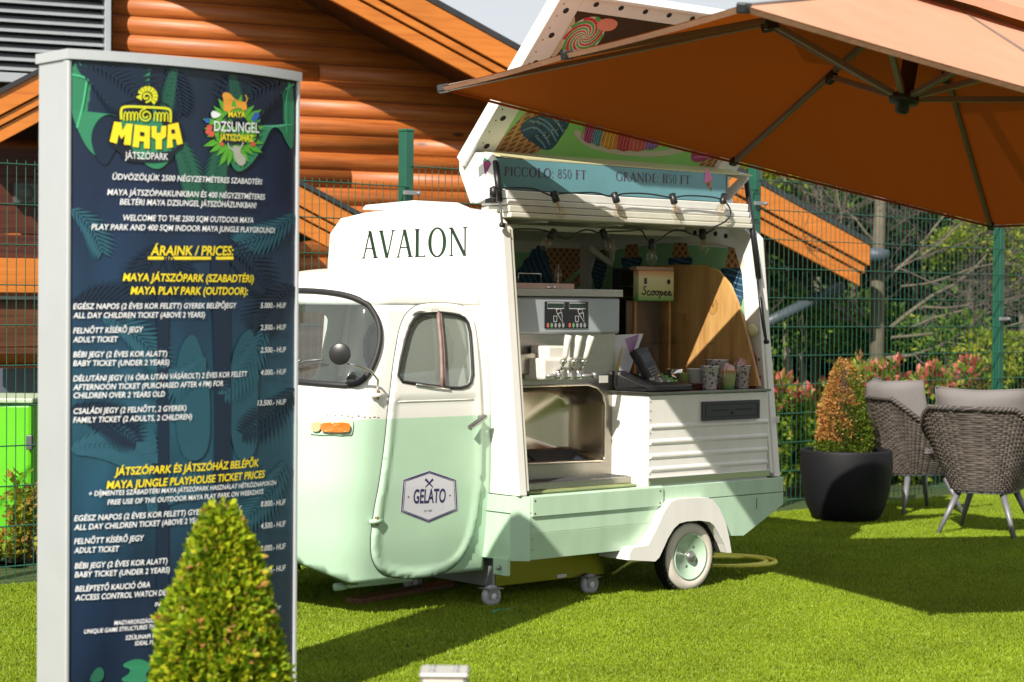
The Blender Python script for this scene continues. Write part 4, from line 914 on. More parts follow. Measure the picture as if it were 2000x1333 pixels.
Lk.new(tc.outputs['Object'], mp.inputs[0]); Lk.new(tc.outputs['Object'], mp2.inputs[0]); Lk.new(mp.outputs[0], w1_.inputs['Vector']); Lk.new(mp2.outputs[0], w2_.inputs['Vector'])
mn = N.new('ShaderNodeMath'); mn.operation = 'MAXIMUM'; Lk.new(w1_.outputs['Fac'], mn.inputs[0]); Lk.new(w2_.outputs['Fac'], mn.inputs[1])
r = N.new('ShaderNodeValToRGB'); r.color_ramp.elements[0].position = .55; r.color_ramp.elements[1].position = .9; r.color_ramp.elements[0].color = (.20, .085, .025, 1); r.color_ramp.elements[1].color = (.52, .29, .12, 1); Lk.new(mn.outputs[0], r.inputs[0]); Lk.new(r.outputs[0], b.inputs['Base Color'])
BLUEICE = mat('print_blue_ice', (.035, .10, .18), .45, noise=.6, nscale=14, stretch=(1, 2.5, 1))
PINKICE = mat('print_pink_ice', (.42, .05, .20), .45, noise=.5, nscale=14)
PALEP = mat('print_pale', (.55, .52, .42), .5)
def swirl(cx, cy, wd_, h_, ang, n=5):
    """soft ice outline: scalloped stack of scoops in 2D, pointing along ang"""
    L_, R_ = [], []
    for i in range(n * 6 + 1):
        t = i / (n * 6); w = wd_ * (1 - t) ** .8 * (1 + .13 * abs(math.sin(math.pi * t * n))); L_.append((-w, t * h_)); R_.append((w, t * h_))
    P = L_ + R_[::-1]; c, s = math.cos(ang), math.sin(ang)
    return [(cx + x * s + y * c, cy - x * c + y * s) for x, y in P]
def cone2(cx, cy, wd_, h_, ang):
    c, s = math.cos(ang), math.sin(ang); P = [(-wd_, 0), (-wd_ * .1, -h_), (wd_ * .1, -h_), (wd_, 0), (wd_ * 1.12, wd_ * .35), (-wd_ * 1.12, wd_ * .35)]
    return [(cx + x * s + y * c, cy - x * c + y * s) for x, y in P]
def lines_in(mb, cx, cy, wd_, h_, ang, fn, n=9, w=.006):
    c, s = math.cos(ang), math.sin(ang)
    for i in range(n):
        t = (i + .5) / n; ww = wd_ * (1 - t) ** .8 * .95; pts = [(x, t * h_ + .05 * h_ * math.sin(x / wd_ * 2.2)) for x in np.linspace(-ww, ww, 7)]
        for q in stroke2([(cx + x * s + y * c, cy - x * c + y * s) for x, y in pts], [w * .2, w, w, w * 1.3, w, w, w * .2]): mb.flat(q, fn)
BLUEHI = mat('print_blue_hi', (.12, .25, .36), .45); PINKHI = mat('print_pink_hi', (.70, .20, .42), .45)
# on the rear inner wall: cones upside down with blue ice (surface coordinates y, z)
fr_ = lambda o: (lambda y, z: (rb - .0045 - o, y, z))
for (px, py, wd_, h_, ps) in ((1438, 520, .075, .26, True), (1330, 500, .065, .22, False), (1235, 500, .06, .2, False), (1170, 500, .06, .2, False)):
    P = on(px, py, 0, rb); y, z = P[1], P[2]
    VO_('cone_print', MB().flat(cone2(y, z, wd_, h_, -math.pi / 2), fr_(0)), WAF, rp_)
    VO_('ice_print', MB().flat(swirl(y, z - .01, wd_ * 1.35, h_ * 1.1, -math.pi / 2), fr_(.001)), BLUEICE, rp_)
    m = MB(); lines_in(m, y, z - .01, wd_ * 1.35, h_ * 1.1, -math.pi / 2, fr_(.0018)); VO_('ice_print', m, BLUEHI, rp_)
ff_ = lambda o: (lambda u, z: (u, 1.4885 - o, z))
for (px, py, ang, s_) in ((1075, 525, math.radians(200), 1.3), (1190, 520, math.radians(20), 1.0)):
    P = on(px, py, 1, 1.488); u, z = P[0], P[2]
    VO_('cone_print', MB().flat(cone2(u, z, .10 * s_, .34 * s_, ang), ff_(0)), WAF, ip); VO_('ice_print', MB().flat(swirl(u, z, .13 * s_, .26 * s_, ang), ff_(.001)), BLUEICE, ip)
    m = MB(); lines_in(m, u, z, .13 * s_, .26 * s_, ang, ff_(.0018)); VO_('ice_print', m, BLUEHI, ip)
P = on(1020, 550, 1, 1.488); m = MB(); m.flat([(P[0] - .15, P[2] - .1), (P[0] + .1, P[2] - .1), (P[0] + .06, P[2] + .03), (P[0] - .12, P[2] + .04)], ff_(.0)); VO_('ice_print', m, PINKICE, ip)
# ---- lower body
m = MB(); m.box(ub - .014, ub + .0, .062, 1.6, .238, .538); m.add([(ub - .014, .062, .238), (ub - .014, .062, .538), (-1.068, -.0, .538), (-1.068, -.0, .238), (ub + .01, .075, .238), (ub + .01, .075, .538), (-1.06, .015, .538), (-1.06, .015, .238)], [(0, 1, 2, 3), (4, 7, 6, 5), (0, 3, 7, 4), (1, 5, 6, 2)])
fa = VO_('front_apron', m, MINT, bevel=.002)
m = MB(); m.box(ub - .0165, ub - .012, .063, 1.5, .457, .461); VO_('seam', m, mat('seam_dark', (.05, .07, .05), .7), fa)
m = MB(); m.prism([(0, .462), (0, .538), (.02, .538), (.02, .462)], 0, -1.066, ue); VO_('upper_band', m, MINT, bevel=.003)
for k, (za, zb_, ya, yb) in enumerate(((.365, .459, .0, .0), (.240, .3645, .0, .018))):
    m = MB(); m.prism([(ya, zb_), (yb, za), (yb + .02, za), (ya + .02, zb_)], 0, -1.066, -.26 if k else -.17); VO_('skirt_panel', m, MINT, bevel=.002)
m = MB(); m.prism([(.16, .459), (ue, .459), (ue, .397), (.403, .253), (.25, .262)], 1, .0, .02)
VO_('skirt_panel', m, MINT, bevel=.002)
m = MB(); m.box(.5, .503, -.002, 0, .385, .44); VO_('seam', m, MATS['seam_dark'])
# front ledge trim with screws
m = MB(); m.prism([(-.012, .445), (-.012, .535), (-.002, .543), (.012, .543), (.012, .54), (-.001, .53), (-.001, .445)], 0, -1.062, -.20)
lt = VO_('ledge_trim', m, MINT, bevel=.002)
for u in (-1.05, -.222):
    for z in (.46, .52): VO_('screw', MB().lathe([(.005, -.0125), (.004, -.015), (.001, -.0155)], 8, (u, 0, z), 1), RUST, lt)
for z in (.29, .34, .40, .44): VO_('screw', MB().lathe([(.004, -.001), (.003, -.003), (.001, -.0035)], 8, (-1.052, 0, z), 1), GREYM, lt)
m = MB(); m.prism([(0.0, .24), (ue, .24), (ue, .538), (0, .538)] if False else [(ub, .25), (.4, .25), (ue, .397), (ue, .538), (ub, .538)], 1, 1.63, 1.65); VO_('far_skirt', m, MINT)
m = MB(); m.prism([(0.02, .42), (1.64, .42), (1.64, .538), (0.02, .538)], 0, ue - .02, ue); VO_('tail_panel', m, MINT)
m = MB(); m.add([(ue, .02, .40), (ue, 1.64, .40), (.403, 1.64, .256), (.403, .02, .256)], [(0, 1, 2, 3)]); VO_('tail_underside', m, MINT, solid=.01)
# chassis
m = MB(); m.box(-1.2, .6, .30, .36, .27, .34); m.box(-1.2, .6, 1.28, 1.34, .27, .34); m.box(-1.22, -1.14, .32, 1.4, .20, .27); m.box(-.02, .05, .12, 1.55, .14, .21); VO_('chassis', m, DGREY, bevel=.005)
m = MB(); m.box(-1.155, -1.135, .06, .16, .17, .25); br = VO_('bracket', m, MINT, bevel=.003); VO_('bolt', MB().lathe([(.012, -1.158), (.010, -1.17), (.001, -1.172)], 8, (0, .11, .205), 0), GREYM, br)
# wheel arch fender
def FQ(cx, cy, y): P = on(cx, cy, 1, y); return (P[0], P[2])
c8 = lambda x, y: (920 + x / 2.777, 740 + y / 2.777)
outer = [FQ(*c8(*p), -.05) for p in [(858, 985), (862, 945), (880, 918), (960, 905), (1000, 830), (1050, 720), (1085, 668), (1120, 655), (1200, 648), (1290, 646), (1315, 660), (1350, 705), (1385, 790), (1402, 870), (1414, 945)]]
inner = [FQ(*c8(*p), -.05) for p in [(1392, 945), (1375, 900), (1350, 850), (1322, 800), (1296, 778), (1240, 770), (1170, 775), (1130, 786), (1100, 815), (1068, 868), (1045, 920), (1022, 970), (1000, 992)]]
m = MB(); m.prism(outer + inner, 1, -.05, -.042)
n = len(outer); v = [(u, y, z) for y in (-.046, .16) for u, z in outer]; m.add(v, [(i, i + 1, n + i + 1, n + i) for i in range(n - 1)])
v = [(u, y, z) for y in (-.046, .0) for u, z in inner]; n = len(inner); m.add(v, [(i, i + 1, n + i + 1, n + i) for i in range(n - 1)])
VO_('fender', m, WHITE, bevel=.012)
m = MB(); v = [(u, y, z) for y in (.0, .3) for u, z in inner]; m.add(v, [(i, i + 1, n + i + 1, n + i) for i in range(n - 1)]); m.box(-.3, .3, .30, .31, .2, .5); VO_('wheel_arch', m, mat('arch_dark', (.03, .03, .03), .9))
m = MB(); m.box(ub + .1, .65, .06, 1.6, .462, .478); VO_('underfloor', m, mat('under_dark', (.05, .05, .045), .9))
# ---- serving counter cabinet
cb = VO_('counter_cabinet', MB().box(-.25, rb - .03, .045, .75, .50, .985), WHITE, bevel=.004)
m = MB(); m.box(-.47, rb - .024, .035, .78, .987, 1.0); m.box(-.45, -.2, .30, .78, .985, 1.0); VO_('worktop', MB().box(-.262, rb - .024, .03, .80, .987, 1.001), mat('worktop_steel', (.30, .30, .28), .2, .9, noise=.3), cb, bevel=.002)
for z in (.83, .755, .685, .62):
    m = MB(); m.prism([(.045, z - .014), (.036, z - .004), (.036, z + .004), (.045, z + .014)], 0, -.235, rb - .035); VO_('rib', m, WHITE, cb)
VO_('kick_strip', MB().box(-.25, rb - .028, .030, .044, .545, .580), CHROME, cb, bevel=.002)
a = on(1370, 822, 1, .04); b2 = on(1482, 780, 1, .04)
rg = VO_('cash_drawer', MB().box(a[0], b2[0], .030, .044, a[2] - .002, b2[2] - .002), mat('drawer_grey', (.035, .038, .045), .45), cb, bevel=.003)
w_, h_ = b2[0] - a[0], b2[2] - a[2]
m = MB(); x0, x1, z0_, z1_ = a[0] + .02, b2[0] - .02, a[2] + .016, b2[2] - .018
for q in ((x0, x1, z1_ - .003, z1_), (x0, x1, z0_, z0_ + .003), (x0, x0 + .003, z0_, z1_), (x1 - .003, x1, z0_, z1_)): m.box(q[0], q[1], .0285, .0295, q[2], q[3])
m.box(a[0] + w_ * .14, a[0] + w_ * .44, .0285, .0295, a[2] + h_ * .48, a[2] + h_ * .54); m.box(a[0] + w_ * .56, a[0] + w_ * .86, .0285, .0295, a[2] + h_ * .48, a[2] + h_ * .54); m.lathe([(.009, .0285), (.001, .0283)], 12, (a[0] + w_ * .5, 0, a[2] + h_ * .36), 1)
VO_('drawer_slots', m, hole, rg)
for z in (.955, .91, .865, .80, .74, .67, .60): VO_('rivet', MB().lathe([(.0045, .0445), (.003, .042), (.001, .0415)], 8, (-.238, 0, z), 1), GREYM, cb)
# ---- hatch (opened gull wing)
eh = np.array([-.67, .72]) / math.hypot(.67, .72); nh = np.array([-eh[1], eh[0]])   # along the skin / towards the viewer, in (y, z)
H0 = np.array([.46, 2.13]); HL = 1.0; hu0, hu1 = -1.12, .76
def HP(u, k, th=0.): p = H0 + eh * k + nh * th; return (u, p[0], p[1])
def hslab(mb, u0, u1, k0, k1, t0, t1):
    v = [HP(u, k, t) for u in (u0, u1) for k in (k0, k1) for t in (t0, t1)]; mb.add(v, [(0, 1, 3, 2), (4, 6, 7, 5), (0, 4, 5, 1), (2, 3, 7, 6), (0, 2, 6, 4), (1, 5, 7, 3)]); return mb
m = MB(); hslab(m, hu0, hu1, -.02, HL, -.02, 0); 
m.add([(u, y, z) for u in (hu0, hu1) for y, z in ((.47, 2.15), (.468, 2.06), (.385, 1.905), (.37, 1.912), (.452, 2.062), (.452, 2.14))], [(0, 1, 7, 6), (1, 2, 8, 7), (3, 9, 10, 4), (4, 10, 11, 5), (0, 5, 4, 1), (1, 4, 3, 2), (6, 7, 10, 11), (7, 8, 9, 10), (2, 3, 9, 8)])
hatch = VO_('hatch', m, WHITE, bevel=.003)
for (u0, u1, k0, k1, t1) in ((hu0, hu0 + .155, .0, HL, .034), (hu1 - .155, hu1, .0, HL, .034), (hu0 + .155, hu1 - .155, .905, HL, .034), (hu0, hu1, HL - .015, HL + .004, .05), (hu0 - .004, hu0 + .014, -.02, HL, .05)):
    m = MB(); hslab(m, u0 + .0005, u1 - .0005, k0, k1, .0005, t1); fr = VO_('hatch_frame', m, WHITE, hatch, bevel=.004)
m = MB()
for k in (.10, .27, .44, .60, .76, .90):
    q = HP(hu0 + .085, k, .0346); m.add([HP(hu0 + .085 + r_ * math.cos(a), k + r_ * math.sin(a), .0352) for r_ in (.016,) for a in np.linspace(0, 6.28, 15)[:-1]], [tuple(range(14))])
for i in range(9):
    u = hu0 + .24 + i * .16; m.add([HP(u + .016 * math.cos(a), .955 + .014 * math.sin(a), .0352) for a in np.linspace(0, 6.28, 15)[:-1]], [tuple(range(14))])
for i in range(14):
    m.add([HP(hu0 + .05 + .004 * math.cos(a), .05 + i * .068 + .004 * math.sin(a), .0352) for a in np.linspace(0, 6.28, 9)[:-1]], [tuple(range(8))])
VO_('frame_holes', m, hole, hatch)
GP2 = mat('print_hatch_green', (.20, .55, .10), .4, noise=.3, nscale=2.5, col2=(.32, .62, .24))
m = MB(); hslab(m, hu0 + .15, hu1 - .15, .045, .50, .001, .003); hg_ = VO_('hatch_print', m, GP2, hatch)
m = MB(); hslab(m, hu0 + .15, hu1 - .15, .50, .91, .001, .003); VO_('hatch_print', m, mat('print_choc', (.05, .018, .012), .4), hatch)
fh = lambda o: (lambda u, k: HP(u, k, .0035 + o))
def HQ(px, py, th=.004):
    P0 = np.array([hu0, *(H0 + nh * th)]); n = np.array([0, *nh]); d = ray(px, py); dl = np.array([d @ UX, d @ UY, d[2]]); t = ((P0 - CV) @ n) / (dl @ n); q = CV + dl * t
    return (q[0], float((q[1:] - P0[1:]) @ eh))
def hflat(nm, pts, o, mt, sm=0, par=None):
    P = [HQ(*p) for p in pts]; P = smooth_poly(P, sm) if sm else P
    return VO_(nm, MB().flat(P, fh(o)), mt, par or hg_)
hflat('cone_print', [(958, 298), (1040, 205), (1075, 200), (1062, 225), (1000, 300)], .0, WAF, 0)
hflat('cone_print', [(978, 300), (1015, 255), (1058, 292), (1046, 300)], .0006, WAF, 0)
hflat('ice_print', [(1013, 252), (1030, 232), (1052, 226), (1060, 212), (1090, 214), (1116, 218), (1112, 244), (1100, 262), (1088, 280), (1078, 292), (1062, 294), (1048, 284), (1026, 270)], .0012, BLUEICE, 2)
for L_ in ([(1020, 256), (1044, 246), (1062, 262), (1074, 284)], [(1034, 236), (1058, 240), (1076, 256), (1086, 276)], [(1062, 218), (1078, 228), (1092, 244), (1100, 258)], [(1082, 216), (1098, 226), (1108, 240)], [(1048, 268), (1060, 280), (1066, 290)], [(1050, 230), (1066, 236), (1080, 250), (1090, 266)]):
    m = MB()
    for q in stroke2([HQ(*p) for p in smooth_poly(L_, 2, False)], .010): m.flat(q, fh(.0018))
    VO_('ice_print', m, BLUEHI, hg_)
m = MB()
for k in range(26): 
    c_ = HQ(rnd.uniform(1040, 1104), rnd.uniform(232, 280)); m.flat(circ(c_[0], c_[1], .0035, 6), fh(.0022))
VO_('sprinkle_print', m, PALEP, hg_)
hflat('tray_print', [(1118, 262), (1125, 252), (1140, 262), (1170, 285), (1240, 295), (1300, 296), (1330, 282), (1345, 288), (1320, 304), (1240, 308), (1150, 292)], .0004, PALEP, 2)
cols = [(.35, .03, .16), (.06, .22, .30), (.70, .30, .03), (.45, .04, .05), (.55, .10, .08), (.25, .12, .40), (.65, .60, .03)]
xs = [1141, 1160, 1176, 1206, 1232, 1262, 1288, 1322]
for i, c_ in enumerate(cols):
    x0, x1 = xs[i], xs[i + 1]; up = lambda x: 236 + (x - 1141) * .20; lo = lambda x: 272 + 22 * math.sin(math.pi * min(1, (x - 1135) / 200))
    mt = mat('print_scoop_%d' % i, c_, .45, noise=.3, nscale=20)
    hflat('scoop_print', [(x0 + 6, up(x0)), (x1 + 6, up(x1)), (x1 - 2, lo(x1)), ((x0 + x1) / 2 - 2, lo((x0 + x1) / 2) + 3), (x0 - 2, lo(x0))], .0010 + i * .0001, mt)
    m = MB(); hi = mat('print_scoop_hi_%d' % i, tuple(min(.9, v * 1.6 + .08) for v in c_), .45)
    for j in range(4):
        xx = x0 + (j + .5) * (x1 - x0) / 4
        for q in stroke2([HQ(xx + 4, up(xx) + 2), HQ(xx - 4, (up(xx) + lo(xx)) / 2), HQ(xx - 8, lo(xx) - 2)], .005): m.flat(q, fh(.0022))
    VO_('scoop_print', m, hi, hg_)
hflat('ice_print', [(1350, 300), (1356, 290), (1374, 286), (1396, 290), (1412, 296), (1400, 308), (1376, 312), (1364, 318), (1350, 314)], .0012, PINKICE, 2)
for L_ in ([(1356, 296), (1376, 300), (1396, 300)], [(1354, 308), (1370, 306), (1386, 308)], [(1366, 290), (1384, 294), (1404, 296)]):
    m = MB()
    for q in stroke2([HQ(*p) for p in L_], .007): m.flat(q, fh(.0018))
    VO_('ice_print', m, PINKHI, hg_)
hflat('cone_print', [(1372, 314), (1408, 298), (1446, 306), (1440, 330), (1364, 324)], .0006, WAF)
# lollipop on the upper print
lc = HQ(1140, 72); LS = [('print_lolli_red', (.60, .03, .06)), ('print_lolli_green', (.10, .40, .08)), ('print_lolli_white', (.75, .70, .60))]
VO_('lolly_print', MB().flat(circ(lc[0], lc[1], .115, 28), fh(.0004)), mat(*LS[2]), hg_)
for a0 in range(10):
    m = MB(); pts = [(lc[0] + (.008 + t * .105) * math.cos(a0 * .628 + t * 3.4), lc[1] + (.008 + t * .105) * math.sin(a0 * .628 + t * 3.4)) for t in np.linspace(0, 1, 12)]
    for q in stroke2(pts, [.003 + .016 * t for t in np.linspace(0, 1, 12)]): m.flat(q, fh(.0010 + .00005 * a0))
    VO_('lolly_print', m, mat(*LS[a0 % 2]), hg_)
hflat('sweet_print', [(1164, 46), (1176, 36), (1196, 36), (1208, 44), (1200, 58), (1180, 62), (1166, 56)], .0030, mat('print_peach', (.80, .28, .20), .4), 2)
hflat('cream_print', [(1110, 25), (1122, 30), (1124, 50), (1112, 70), (1096, 98), (1078, 118), (1074, 90)], .0002, mat('print_cream', (.62, .52, .36), .4), 1)
# hatch lower part: shelf, price plate, brackets
pb0, pb1 = on(985, 373, 1, .19), on(1402, 335, 1, .19)
m = MB(); m.add([(u, y, z) for u in (hu0 + .06, hu1 - .1) for y, z in ((.43, 2.155), (.19, 2.112), (.19, 2.118), (.43, 2.168))], [(0, 1, 2, 3), (7, 6, 5, 4), (0, 4, 5, 1), (1, 5, 6, 2), (2, 6, 7, 3)]); VO_('hatch_shelf', m, mat('cream_shelf', (.55, .52, .30), .5), hatch)
m = MB(); m.box(pb0[0] - .04, pb1[0] + .06, .190, .198, 1.968, 2.110); pp = VO_('price_plate', m, mat('price_blue', (.15, .35, .40), .4, noise=.1), hatch, bevel=.001)
# ================================================================== serif lettering (own stroke letters)
def _arc(cx, cy, rx, ry, a0, a1, thick, thin, n=18):
    out = []; A = np.linspace(math.radians(a0), math.radians(a1), n)
    def w(a): return thin + (thick - thin) * abs(math.cos(a)) ** 1.3
    for a, b in zip(A[:-1], A[1:]):
        q = []
        for t, s in ((a, 0), (b, 0), (b, 1), (a, 1)):
            k = w(t) if s else 0; q.append((cx + (rx - k) * math.cos(t), cy + (ry - k * .9) * math.sin(t)))
        out.append(q)
    return out
def _ln(x0, y0, x1, y1, w):  # stroke with horizontal ends
    return [(x0 - w / 2, y0), (x1 - w / 2, y1), (x1 + w / 2, y1), (x0 + w / 2, y0)]
def _bar(x0, x1, y, h): return [(x0, y - h / 2), (x1, y - h / 2), (x1, y + h / 2), (x0, y + h / 2)]
TK, TN, SH = .165, .07, .04
def _sf(x, y, hw=.11): return _bar(x - hw, x + hw, y + (SH / 2 if y < .5 else -SH / 2), SH)
def glyph(c):
    if c == 'A': return .86, [_ln(.10, 0, .42, 1, TN), _ln(.74, 0, .42, 1, TK), _bar(.2, .62, .36, .04), _sf(.10, 0, .10), _sf(.74, 0, .13)]
    if c == 'V': return .84, [_ln(.42, 0, .10, 1, TK), _ln(.44, 0, .74, 1, TN), _sf(.10, 1, .13), _sf(.74, 1, .10)]
    if c == 'L': return .62, [_ln(.16, 0, .16, 1, TK), _bar(.1, .58, .02, .04), [(.53, .0), (.60, .16), (.585, .16), (.50, .03)], _sf(.16, 0), _sf(.16, 1, .12)]
    if c == 'O': return .98, _arc(.48, .5, .45, .53, 0, 360, .17, .06, 36)
    if c == 'N': return .96, [_ln(.14, 0, .14, 1, TN), _ln(.80, 0, .80, 1, TN), _ln(.80, 0, .12, 1, TK), _sf(.14, 0, .1), _sf(.08, 1, .08), _sf(.80, 1, .1)]
    if c == 'P': return .64, [_ln(.16, 0, .16, 1, TK)] + _arc(.20, .73, .38, .27, -90, 90, .12, .04, 12) + [_bar(.1, .22, .98, .04), _bar(.16, .22, .48, .04), _sf(.16, 0, .12)]
    if c == 'I' or c == '1': return .32, [_ln(.16, 0, .16, 1, TK), _sf(.16, 0), _sf(.16, 1)]
    if c == 'C': return .84, _arc(.47, .5, .44, .53, 42, 318, .13, .045, 30) + [[(.80, .78), (.83, .98), (.81, .98), (.77, .80)]]
    if c == 'G': return .92, _arc(.47, .5, .44, .53, 42, 312, .13, .045, 30) + [_ln(.78, .05, .78, .45, .11), _sf(.78, .46, .09), [(.80, .78), (.83, .98), (.81, .98), (.77, .80)]]
    if c == 'R': return .78, [_ln(.16, 0, .16, 1, TK)] + _arc(.20, .75, .36, .25, -90, 90, .12, .04, 12) + [_bar(.1, .22, .98, .04), _bar(.16, .24, .52, .04), _ln(.72, 0, .34, .52, TK), _sf(.16, 0), _sf(.74, 0, .07)]
    if c == 'D': return .88, [_ln(.16, 0, .16, 1, TK)] + _arc(.22, .5, .60, .5, -90, 90, .125, .04, 16) + [_bar(.06, .24, .98, .04), _bar(.06, .24, .02, .04)]
    if c == 'E': return .62, [_ln(.16, 0, .16, 1, TK), _bar(.1, .54, .02, .04), _bar(.1, .52, .98, .04), _bar(.16, .46, .53, .04), _bar(.5, .54, .07, .12), _bar(.48, .52, .92, .12), _sf(.16, 0), _sf(.16, 1)]
    if c == 'F': return .58, [_ln(.16, 0, .16, 1, TK), _bar(.1, .52, .98, .04), _bar(.16, .44, .53, .04), _bar(.48, .52, .92, .12), _sf(.16, 0), _sf(.16, 1)]
    if c == 'T': return .70, [_ln(.35, 0, .35, 1, TK), _bar(.03, .67, .98, .04), _bar(.03, .06, .92, .14), _bar(.64, .67, .92, .14), _sf(.35, 0)]
    if c == '8': return .54, _arc(.27, .74, .20, .26, 0, 360, .085, .05, 20) + _arc(.27, .26, .24, .28, 0, 360, .095, .05, 20)
    if c == '5': return .52, [_bar(.12, .44, .96, .07), _ln(.12, .55, .14, .96, .05)] + _arc(.22, .30, .25, .30, -125, 110, .10, .05, 16)
    if c == '0': return .56, _arc(.27, .5, .24, .52, 0, 360, .10, .045, 24)
    if c == ':': return .24, [circ(.10, .06, .06, 8), circ(.10, .62, .06, 8)]
    return .34, []
def serif_text(mb, s, a0, b0, a1, b1, cap, fn):
    adv = [glyph(c) for c in s]; tot = sum(g[0] for g in adv) + .06 * (len(s) - 1); x = 0
    for g in adv:
        for P in g[1]:
            mb.flat([(a0 + (a1 - a0) * (x + px) / tot, b0 + (b1 - b0) * (x + px) / tot + py * cap) for px, py in P], fn)
        x += g[0] + .06
DGR = mat('letter_dark_green', (.014, .022, .02), .4, noise=.3, nscale=6, col2=(.008, .045, .016))
q0, q1, q2 = on(707, 505.5, 0, ub), on(915, 500, 0, ub), on(880, 447, 0, ub)
for i in range(1):
    m = MB(); serif_text(m, 'AVALON', q0[1], q0[2], q1[1], q1[2], q2[2] - q1[2] + .006, lambda y, z: (ub - .0015, y, z)); VO_('lettering', m, DGR, bk)
# remains of an old line of letters below
m = MB()
for (x, y, w) in ((715, 524, 12), (733, 525, 6), (742, 525, 8), (765, 527, 12), (778, 527, 8), (800, 529, 5)):
    p0, p1 = on(x, y, 0, ub), on(x + w, y + 1, 0, ub)
    m.flat([(p0[1], p0[2]), (p1[1], p1[2]), (p1[1], p1[2] + .004), (p0[1], p0[2] + .005)], lambda y_, z_: (ub - .0013, y_, z_))
VO_('worn_lettering', m, mat('worn_grey', (.45, .46, .45), .5), bk)
LIL = mat('letter_plum', (.10, .045, .10), .45)
for s, x0, y0, x1, y1 in (('PICCOLO: 850 FT', 985, 343.7, 1145, 351), ('GRANDE: 1150 FT', 1202.5, 353, 1348, 360.6)):
    p0, p1 = on(x0, y0, 1, .189), on(x1, y1, 1, .189); m = MB(); serif_text(m, s, p0[0], p0[2], p1[0], p1[2], .044, lambda u, z: (u, .1885, z)); VO_('lettering', m, LIL, pp)
pc_ = on(1384, 350, 1, .189)
VO_('cone_print', MB().flat(cone2(pc_[0], pc_[2] - .015, .024, .05, math.radians(115)), lambda u, z: (u, .1888, z)), WAF, pp)
VO_('ice_print', MB().flat(swirl(pc_[0], pc_[2] - .012, .034, .07, math.radians(105)), lambda u, z: (u, .1883, z)), PINKHI, pp)
# header rails below the plate
for k, (y0, z0_, z1_) in enumerate(((.185, 1.925, 1.964), (.175, 1.895, 1.922), (.165, 1.862, 1.892), (.155, 1.835, 1.859))):
    m = MB(); m.box(ub + .055, rb - .04, y0, .37, z0_, z1_); VO_('header_rail', m, CREAM if k > 1 else WHITE, bevel=.005)
m = MB(); m.box(ub + .02, ub + .30, .22, .30, 1.905, 1.925); VO_('hinge_block', m, BLACK)
m = MB(); m.prism([(.375, 1.905), (.45, 2.07), (.44, 2.15), (.26, 2.14), (.225, 2.10), (.225, 1.97), (.26, 1.93)], 0, hu0 + .02, hu0 + .035); lb = VO_('bracket_plate', m, WHITE, hatch, bevel=.002)
sp2 = on(951, 326, 0, hu0 + .018); m = MB(); m.flat([(sp2[1] + .03, sp2[2] + .03), (sp2[1] - .02, sp2[2] + .025), (sp2[1] - .03, sp2[2] + .01), (sp2[1] + .015, sp2[2] - .04)], lambda y, z: (hu0 + .0185, y, z)); VO_('berry_sticker', m, PINKICE, lb)
m = MB(); m.flat([(sp2[1] + .02, sp2[2] + .045), (sp2[1] - .02, sp2[2] + .025), (sp2[1] + .03, sp2[2] + .028)], lambda y, z: (hu0 + .018, y, z)); VO_('berry_sticker', m, pc and mat('print_leaf', pc['leaf'], .42), lb)
def rz(px, py, u): p = on(px, py, 0, u); return (p[1], p[2])
u_ = .64
o_ = [rz(*p, u_) for p in ((1405, 336), (1425, 330), (1464, 343), (1462, 352), (1425, 392), (1402, 378))]; i_ = [rz(*p, u_) for p in ((1424, 344), (1444, 350), (1424, 370))]
m = MB(); patch(m, o_, [i_], .05, lambda y, z: (u_, y, z)); VO_('bracket_plate', m, WHITE, hatch, solid=.012)
# gas struts
def strut(p0, p1, u0, u1, nm='gas_strut'):
    a, b2 = Vector((u0, *rz(*p0, u0))), Vector((u1, *rz(*p1, u1))); mid = a.lerp(b2, .62)
    m = MB(); m.tube([a, mid], .015, 10); s = VO_(nm, m, BLACK); VO_('rod', MB().tube([mid, b2], .006, 8), CHROME if nm == 'x' else DGREY, s)
    for q in (a, b2): VO_('ball_joint', MB().lathe([(.001, -.014), (.012, -.01), (.012, .01), (.001, .014)], 10, tuple(q), 0), BLACK, s)
strut((968, 318), (981, 440), hu0 + .0, ub - .02)
strut((1457, 346), (1497, 668), .66, .60)
m = MB(); cbp = [(.595, *rz(x, y, .595)) for x, y in ((1478, 540), (1484, 600), (1490, 640), (1497, 672))]; m.tube(cbp, .004, 6); VO_('cable', m, BLACK)
# ceiling struts
for u in (-.62, -.1, .35): VO_('roof_beam', MB().box(u - .02, u + .02, .40, 1.48, 1.83, 1.868), CREAM, bevel=.004)
VO_('roof_beam', MB().box(ub + .08, rb - .03, .62, .66, 1.80, 1.829), CREAM, bevel=.004)
p_, q_ = on(1150, 485, 1, 1.2), on(1195, 510, 1, 1.2); m = MB(); m.beam((p_[0], 1.2, p_[2]), (q_[0], 1.2, q_[2] - .02), .02, .03); m.beam((q_[0], 1.2, q_[2]), (q_[0], 1.2, q_[2] + .12), .02, .025); VO_('brace', m, CREAM)
# latch on the rear frame edge
m = MB(); m.box(.69, .70, .02, .045, .82, .85); VO_('latch', m, CHROME, bevel=.003)
